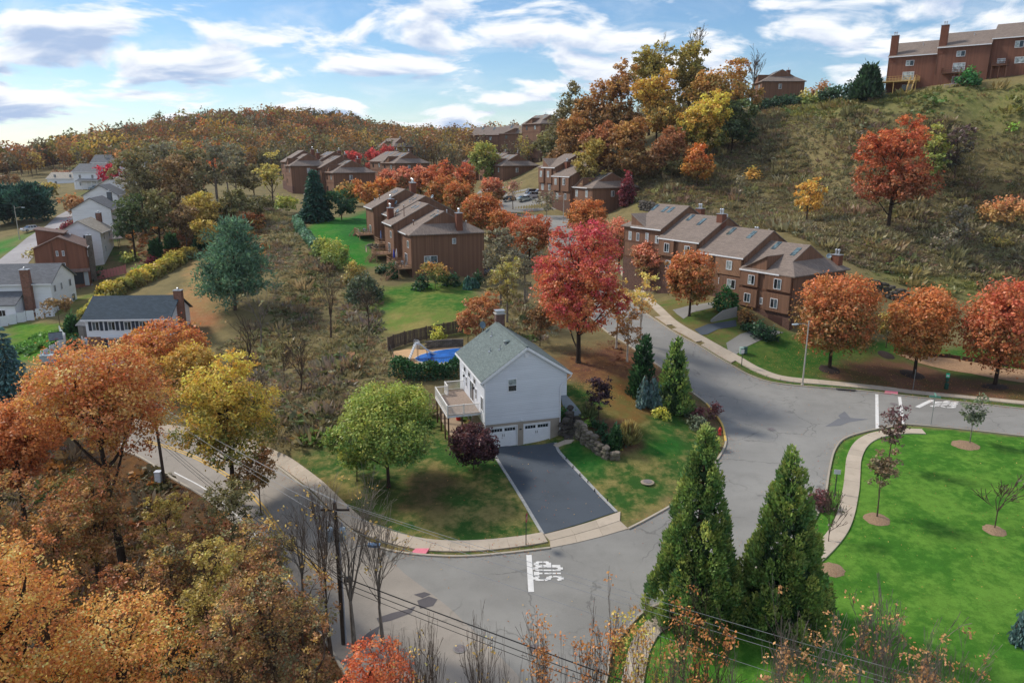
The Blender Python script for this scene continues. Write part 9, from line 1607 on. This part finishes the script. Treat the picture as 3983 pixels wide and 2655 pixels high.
# cars
TYRE = plain('tyre', (26, 26, 28), .8); RIMM = plain('rim_metal', (150, 152, 156), .3, .5, .7); CGL = glass_mat('car_glass', (34, 44, 52), .05); TAIL = plain('tail_lamp', (150, 24, 26), .3); HEAD = plain('head_lamp', (220, 224, 230), .2)
def car(loc, rz, rgb, label, kind='sedan', group=None):
    e = empty('parked_car' if kind != 'van' else 'minivan', loc, rz, label, 'car' if kind != 'van' else 'minivan', group); paint = plain('car_paint_%d_%d_%d' % rgb, rgb, .25, .5, .2, var=.04, coat=.6)
    Lc, hb, hr, x1, x2, x3, x4 = {'sedan': (4.6, .95, 1.45, -1.35, -.55, .95, 1.75), 'suv': (4.7, 1.05, 1.72, -2.05, -1.7, .6, 1.35), 'van': (5.0, 1.05, 1.78, -2.3, -2.0, .8, 1.75)}[kind]; h = Lc/2
    prof = [(-h, .32), (-h-.02, .75), (-h+.1, hb-.05), (x1-.05, hb), (x4, hb), (h-.35, hb-.14), (h, .7), (h-.02, .32)]; m = MB()
    for s in (-1, 1): m.poly([(x, s*.88, z) for x, z in (prof if s < 0 else prof[::-1])])
    for (xa, za), (xb, zb) in zip(prof, prof[1:]+prof[:1]): m.poly([(xa, -.88, za), (xa, .88, za), (xb, .88, zb), (xb, -.88, zb)])
    m.build('body', paint, e)
    g = MB(); A_ = [(x1, hb), (x2, hr), (x3, hr), (x4, hb)]; wi = {0: .86, 1: .68, 2: .68, 3: .86}
    for s in (-1, 1): g.poly([(x, s*wi[k], z) for k, (x, z) in (enumerate(A_) if s < 0 else reversed(list(enumerate(A_))))])
    for k in (0, 2): (xa, za), (xb, zb) = A_[k], A_[k+1]; g.poly([(xa, -wi[k], za), (xa, wi[k], za), (xb, wi[k+1], zb), (xb, -wi[k+1], zb)])
    g.build('windows', CGL, e); MB().box(x2-.05, x3+.05, -.69, .69, hr-.02, hr+.05).build('roof', paint, e)
    for s in (-1, 1):
        p = MB(); 
        for xp in ((x2+x3)/2, x2+.02, x3-.02): p.bar((xp+(.0), s*.87, hb), (xp, s*.69, hr), .07)
        p.build('pillar', paint, e); MB().box(h-.12, h+.01, s*.8-.14, s*.8+.06, .62, .8).build('headlight', HEAD, e); MB().box(-h-.03, -h+.06, s*.78-.1, s*.78+.1, .68, .9).build('tail_light', TAIL, e); MB().box(x4-.35, x4-.15, s*.9-.02*s, s*1.05, hb-.02, hb+.14).build('mirror', paint, e)
        for xw in (-h+.85, h-.9):
            w = MB(); ring = [(xw+.33*math.cos(u), .33+.33*math.sin(u)) for u in np.linspace(0, 6.283, 17)[:-1]]; w.poly([(x, s*.91, z) for x, z in ring]); w.poly([(x, s*.68, z) for x, z in ring][::-1])
            for (xa, za), (xb, zb) in zip(ring, ring[1:]+ring[:1]): w.poly([(xa, s*.91, za), (xb, s*.91, zb), (xb, s*.68, zb), (xa, s*.68, za)])
            wo = w.build('wheel', TYRE, e); MB().poly([(xw+.2*math.cos(u), s*.915, .33+.2*math.sin(u)) for u in np.linspace(0, 6.283, 13)[:-1]]).build('rim', RIMM, wo)
    return e
gK = 'cars in the parking lot'
for i, (c_, lab, kd, rz) in enumerate((((170, 44, 40), 'red car at the left end of the parking lot', 'sedan', 20), ((176, 190, 186), 'pale green car nearest in the parking lot', 'sedan', 200), ((206, 210, 214), 'white car left of the blue one', 'suv', 205), ((44, 66, 130), 'blue car in the middle of the parking lot', 'sedan', 25), ((190, 192, 196), 'silver car at the back of the parking lot', 'sedan', 28), ((214, 216, 218), 'white car at the right end of the parking lot', 'suv', 205), ((40, 42, 46), 'black car beside the red one', 'sedan', 15), ((96, 104, 112), 'grey car behind the white and blue ones', 'suv', 25))): car(P3('car%d' % i, 0, .06), R(rz), c_, lab, kd, gK)
car(P3('van', 0, .06), R(-2), (70, 88, 104), 'dark blue minivan in front of the brown house garages', 'van'); car(P3('car_v0'), R(10), (150, 168, 184), 'pale blue car on the grass below the white porch house', 'sedan'); car(P3('car_v1', 0, .1), R(62), (214, 216, 220), 'white car driving up the valley road', 'sedan'); car(P3('car_v2', 0, .1), R(70), (60, 82, 118), 'blue car half hidden behind the blank brown end wall', 'sedan')
# things on the garden decks
def on_unit(u, x, y, z): return u.matrix_basis @ Vector((x, y, z))
def umbrella(p, rgb, label): e = empty('closed_umbrella', p, 0, label, 'umbrella'); m_ = plain('canvas_%d_%d_%d' % rgb, rgb, .8); MB().tube([(0, 0, 0), (0, 0, 2.4)], .025, 6).build('pole', METAL, e); MB().lathe([(.05, .75), (.2, .85), (.17, 1.5), (.1, 2.1), (.02, 2.45)], n=10).build('canopy', m_, e, True); MB().lathe([(.25, 0), (.25, .08), (.05, .12)], n=10).build('base', BLACK, e)
umbrella(on_unit(uL[0], -6.6, -1.2, 3.2), (222, 212, 206), 'closed white umbrella on the near garden deck'); umbrella(on_unit(uL[0], -5.6, -1.9, 3.2), (44, 72, 176), 'closed bright blue umbrella on the near garden deck'); umbrella(on_unit(uL[2], -4.2, -1.5, 3.2), (110, 128, 170), 'closed dull blue umbrella on the third garden deck')
e = empty('flag', on_unit(uL[1], -5.4, -3.1, 3.2), TH['left_a'], 'striped flag with blue corner hanging from the second garden deck', 'flag'); MB().tube([(0, 0, .6), (0, -1.3, 1.5)], .02, 6).build('staff', METAL, e); fr, fw_, fb = plain('flag_red', (176, 52, 66), .8), plain('flag_white', (220, 214, 212), .8), plain('flag_blue', (62, 70, 116), .8)
for k in range(7): MB().bar((-.05+k*.13, -1.2, 1.35-.02*k), (-.05+k*.13, -1.15, .25), .13, .012).build('stripe', fr if k % 2 == 0 else fw_, e)
MB().bar((.08, -1.22, 1.33), (.08, -1.18, .85), .42, .02).build('canton', fb, e)
def patio_set(u, x, y, z, label):
    e = empty('deck_table', on_unit(u, x, y, z), u.rotation_euler[2], label, 'table'); MB().lathe([(.55, .7), (.55, .74)], n=12).build('top', BLACK, e); MB().lathe([(.05, 0), (.05, .7)], n=6).build('leg', BLACK, e)
    for a in (40, 160, 280):
        c = empty('deck_chair', on_unit(u, x+.9*math.cos(R(a)), y+.9*math.sin(R(a)), z), u.rotation_euler[2]+R(a), 'chair drawn up at the '+label.replace('round ', ''), 'chair', 'chairs on the decks'); m_ = plain('deck_chair_grey', (170, 172, 176), .6); MB().box(-.22, .22, -.22, .22, .4, .45).build('seat', m_, c); MB().box(.18, .22, -.22, .22, .45, .95).build('backrest', m_, c)
        for lx in (-.2, .2):
            for ly in (-.2, .2): MB().box(lx-.02, lx+.02, ly-.02, ly+.02, 0, .4).build('leg', m_, c)
patio_set(uL[0], -1.6, -1.5, 3.0, 'round dark table on the nearest garden deck'); patio_set(uL[3], -3.6, -1.6, 3.4, 'round dark table on the farthest garden deck')

# ================================================================== the air: one even box of thin haze round everything
hz = MB().box(-1400, 1400, -300, 2000, -90, 110).build('haze', LEAF); hz.data.materials.clear()
t_ = NT('haze_air'); pv = t_.n('ShaderNodeVolumePrincipled'); pv.inputs['Color'].default_value = (.86, .91, 1, 1); pv.inputs['Density'].default_value = .00007; pv.inputs['Anisotropy'].default_value = .2
t_.l(pv.outputs[0], t_.out.inputs['Volume']); hz.data.materials.append(t_.m); tag(hz, 'thin pale autumn haze over the valley', 'haze', kind='stuff')
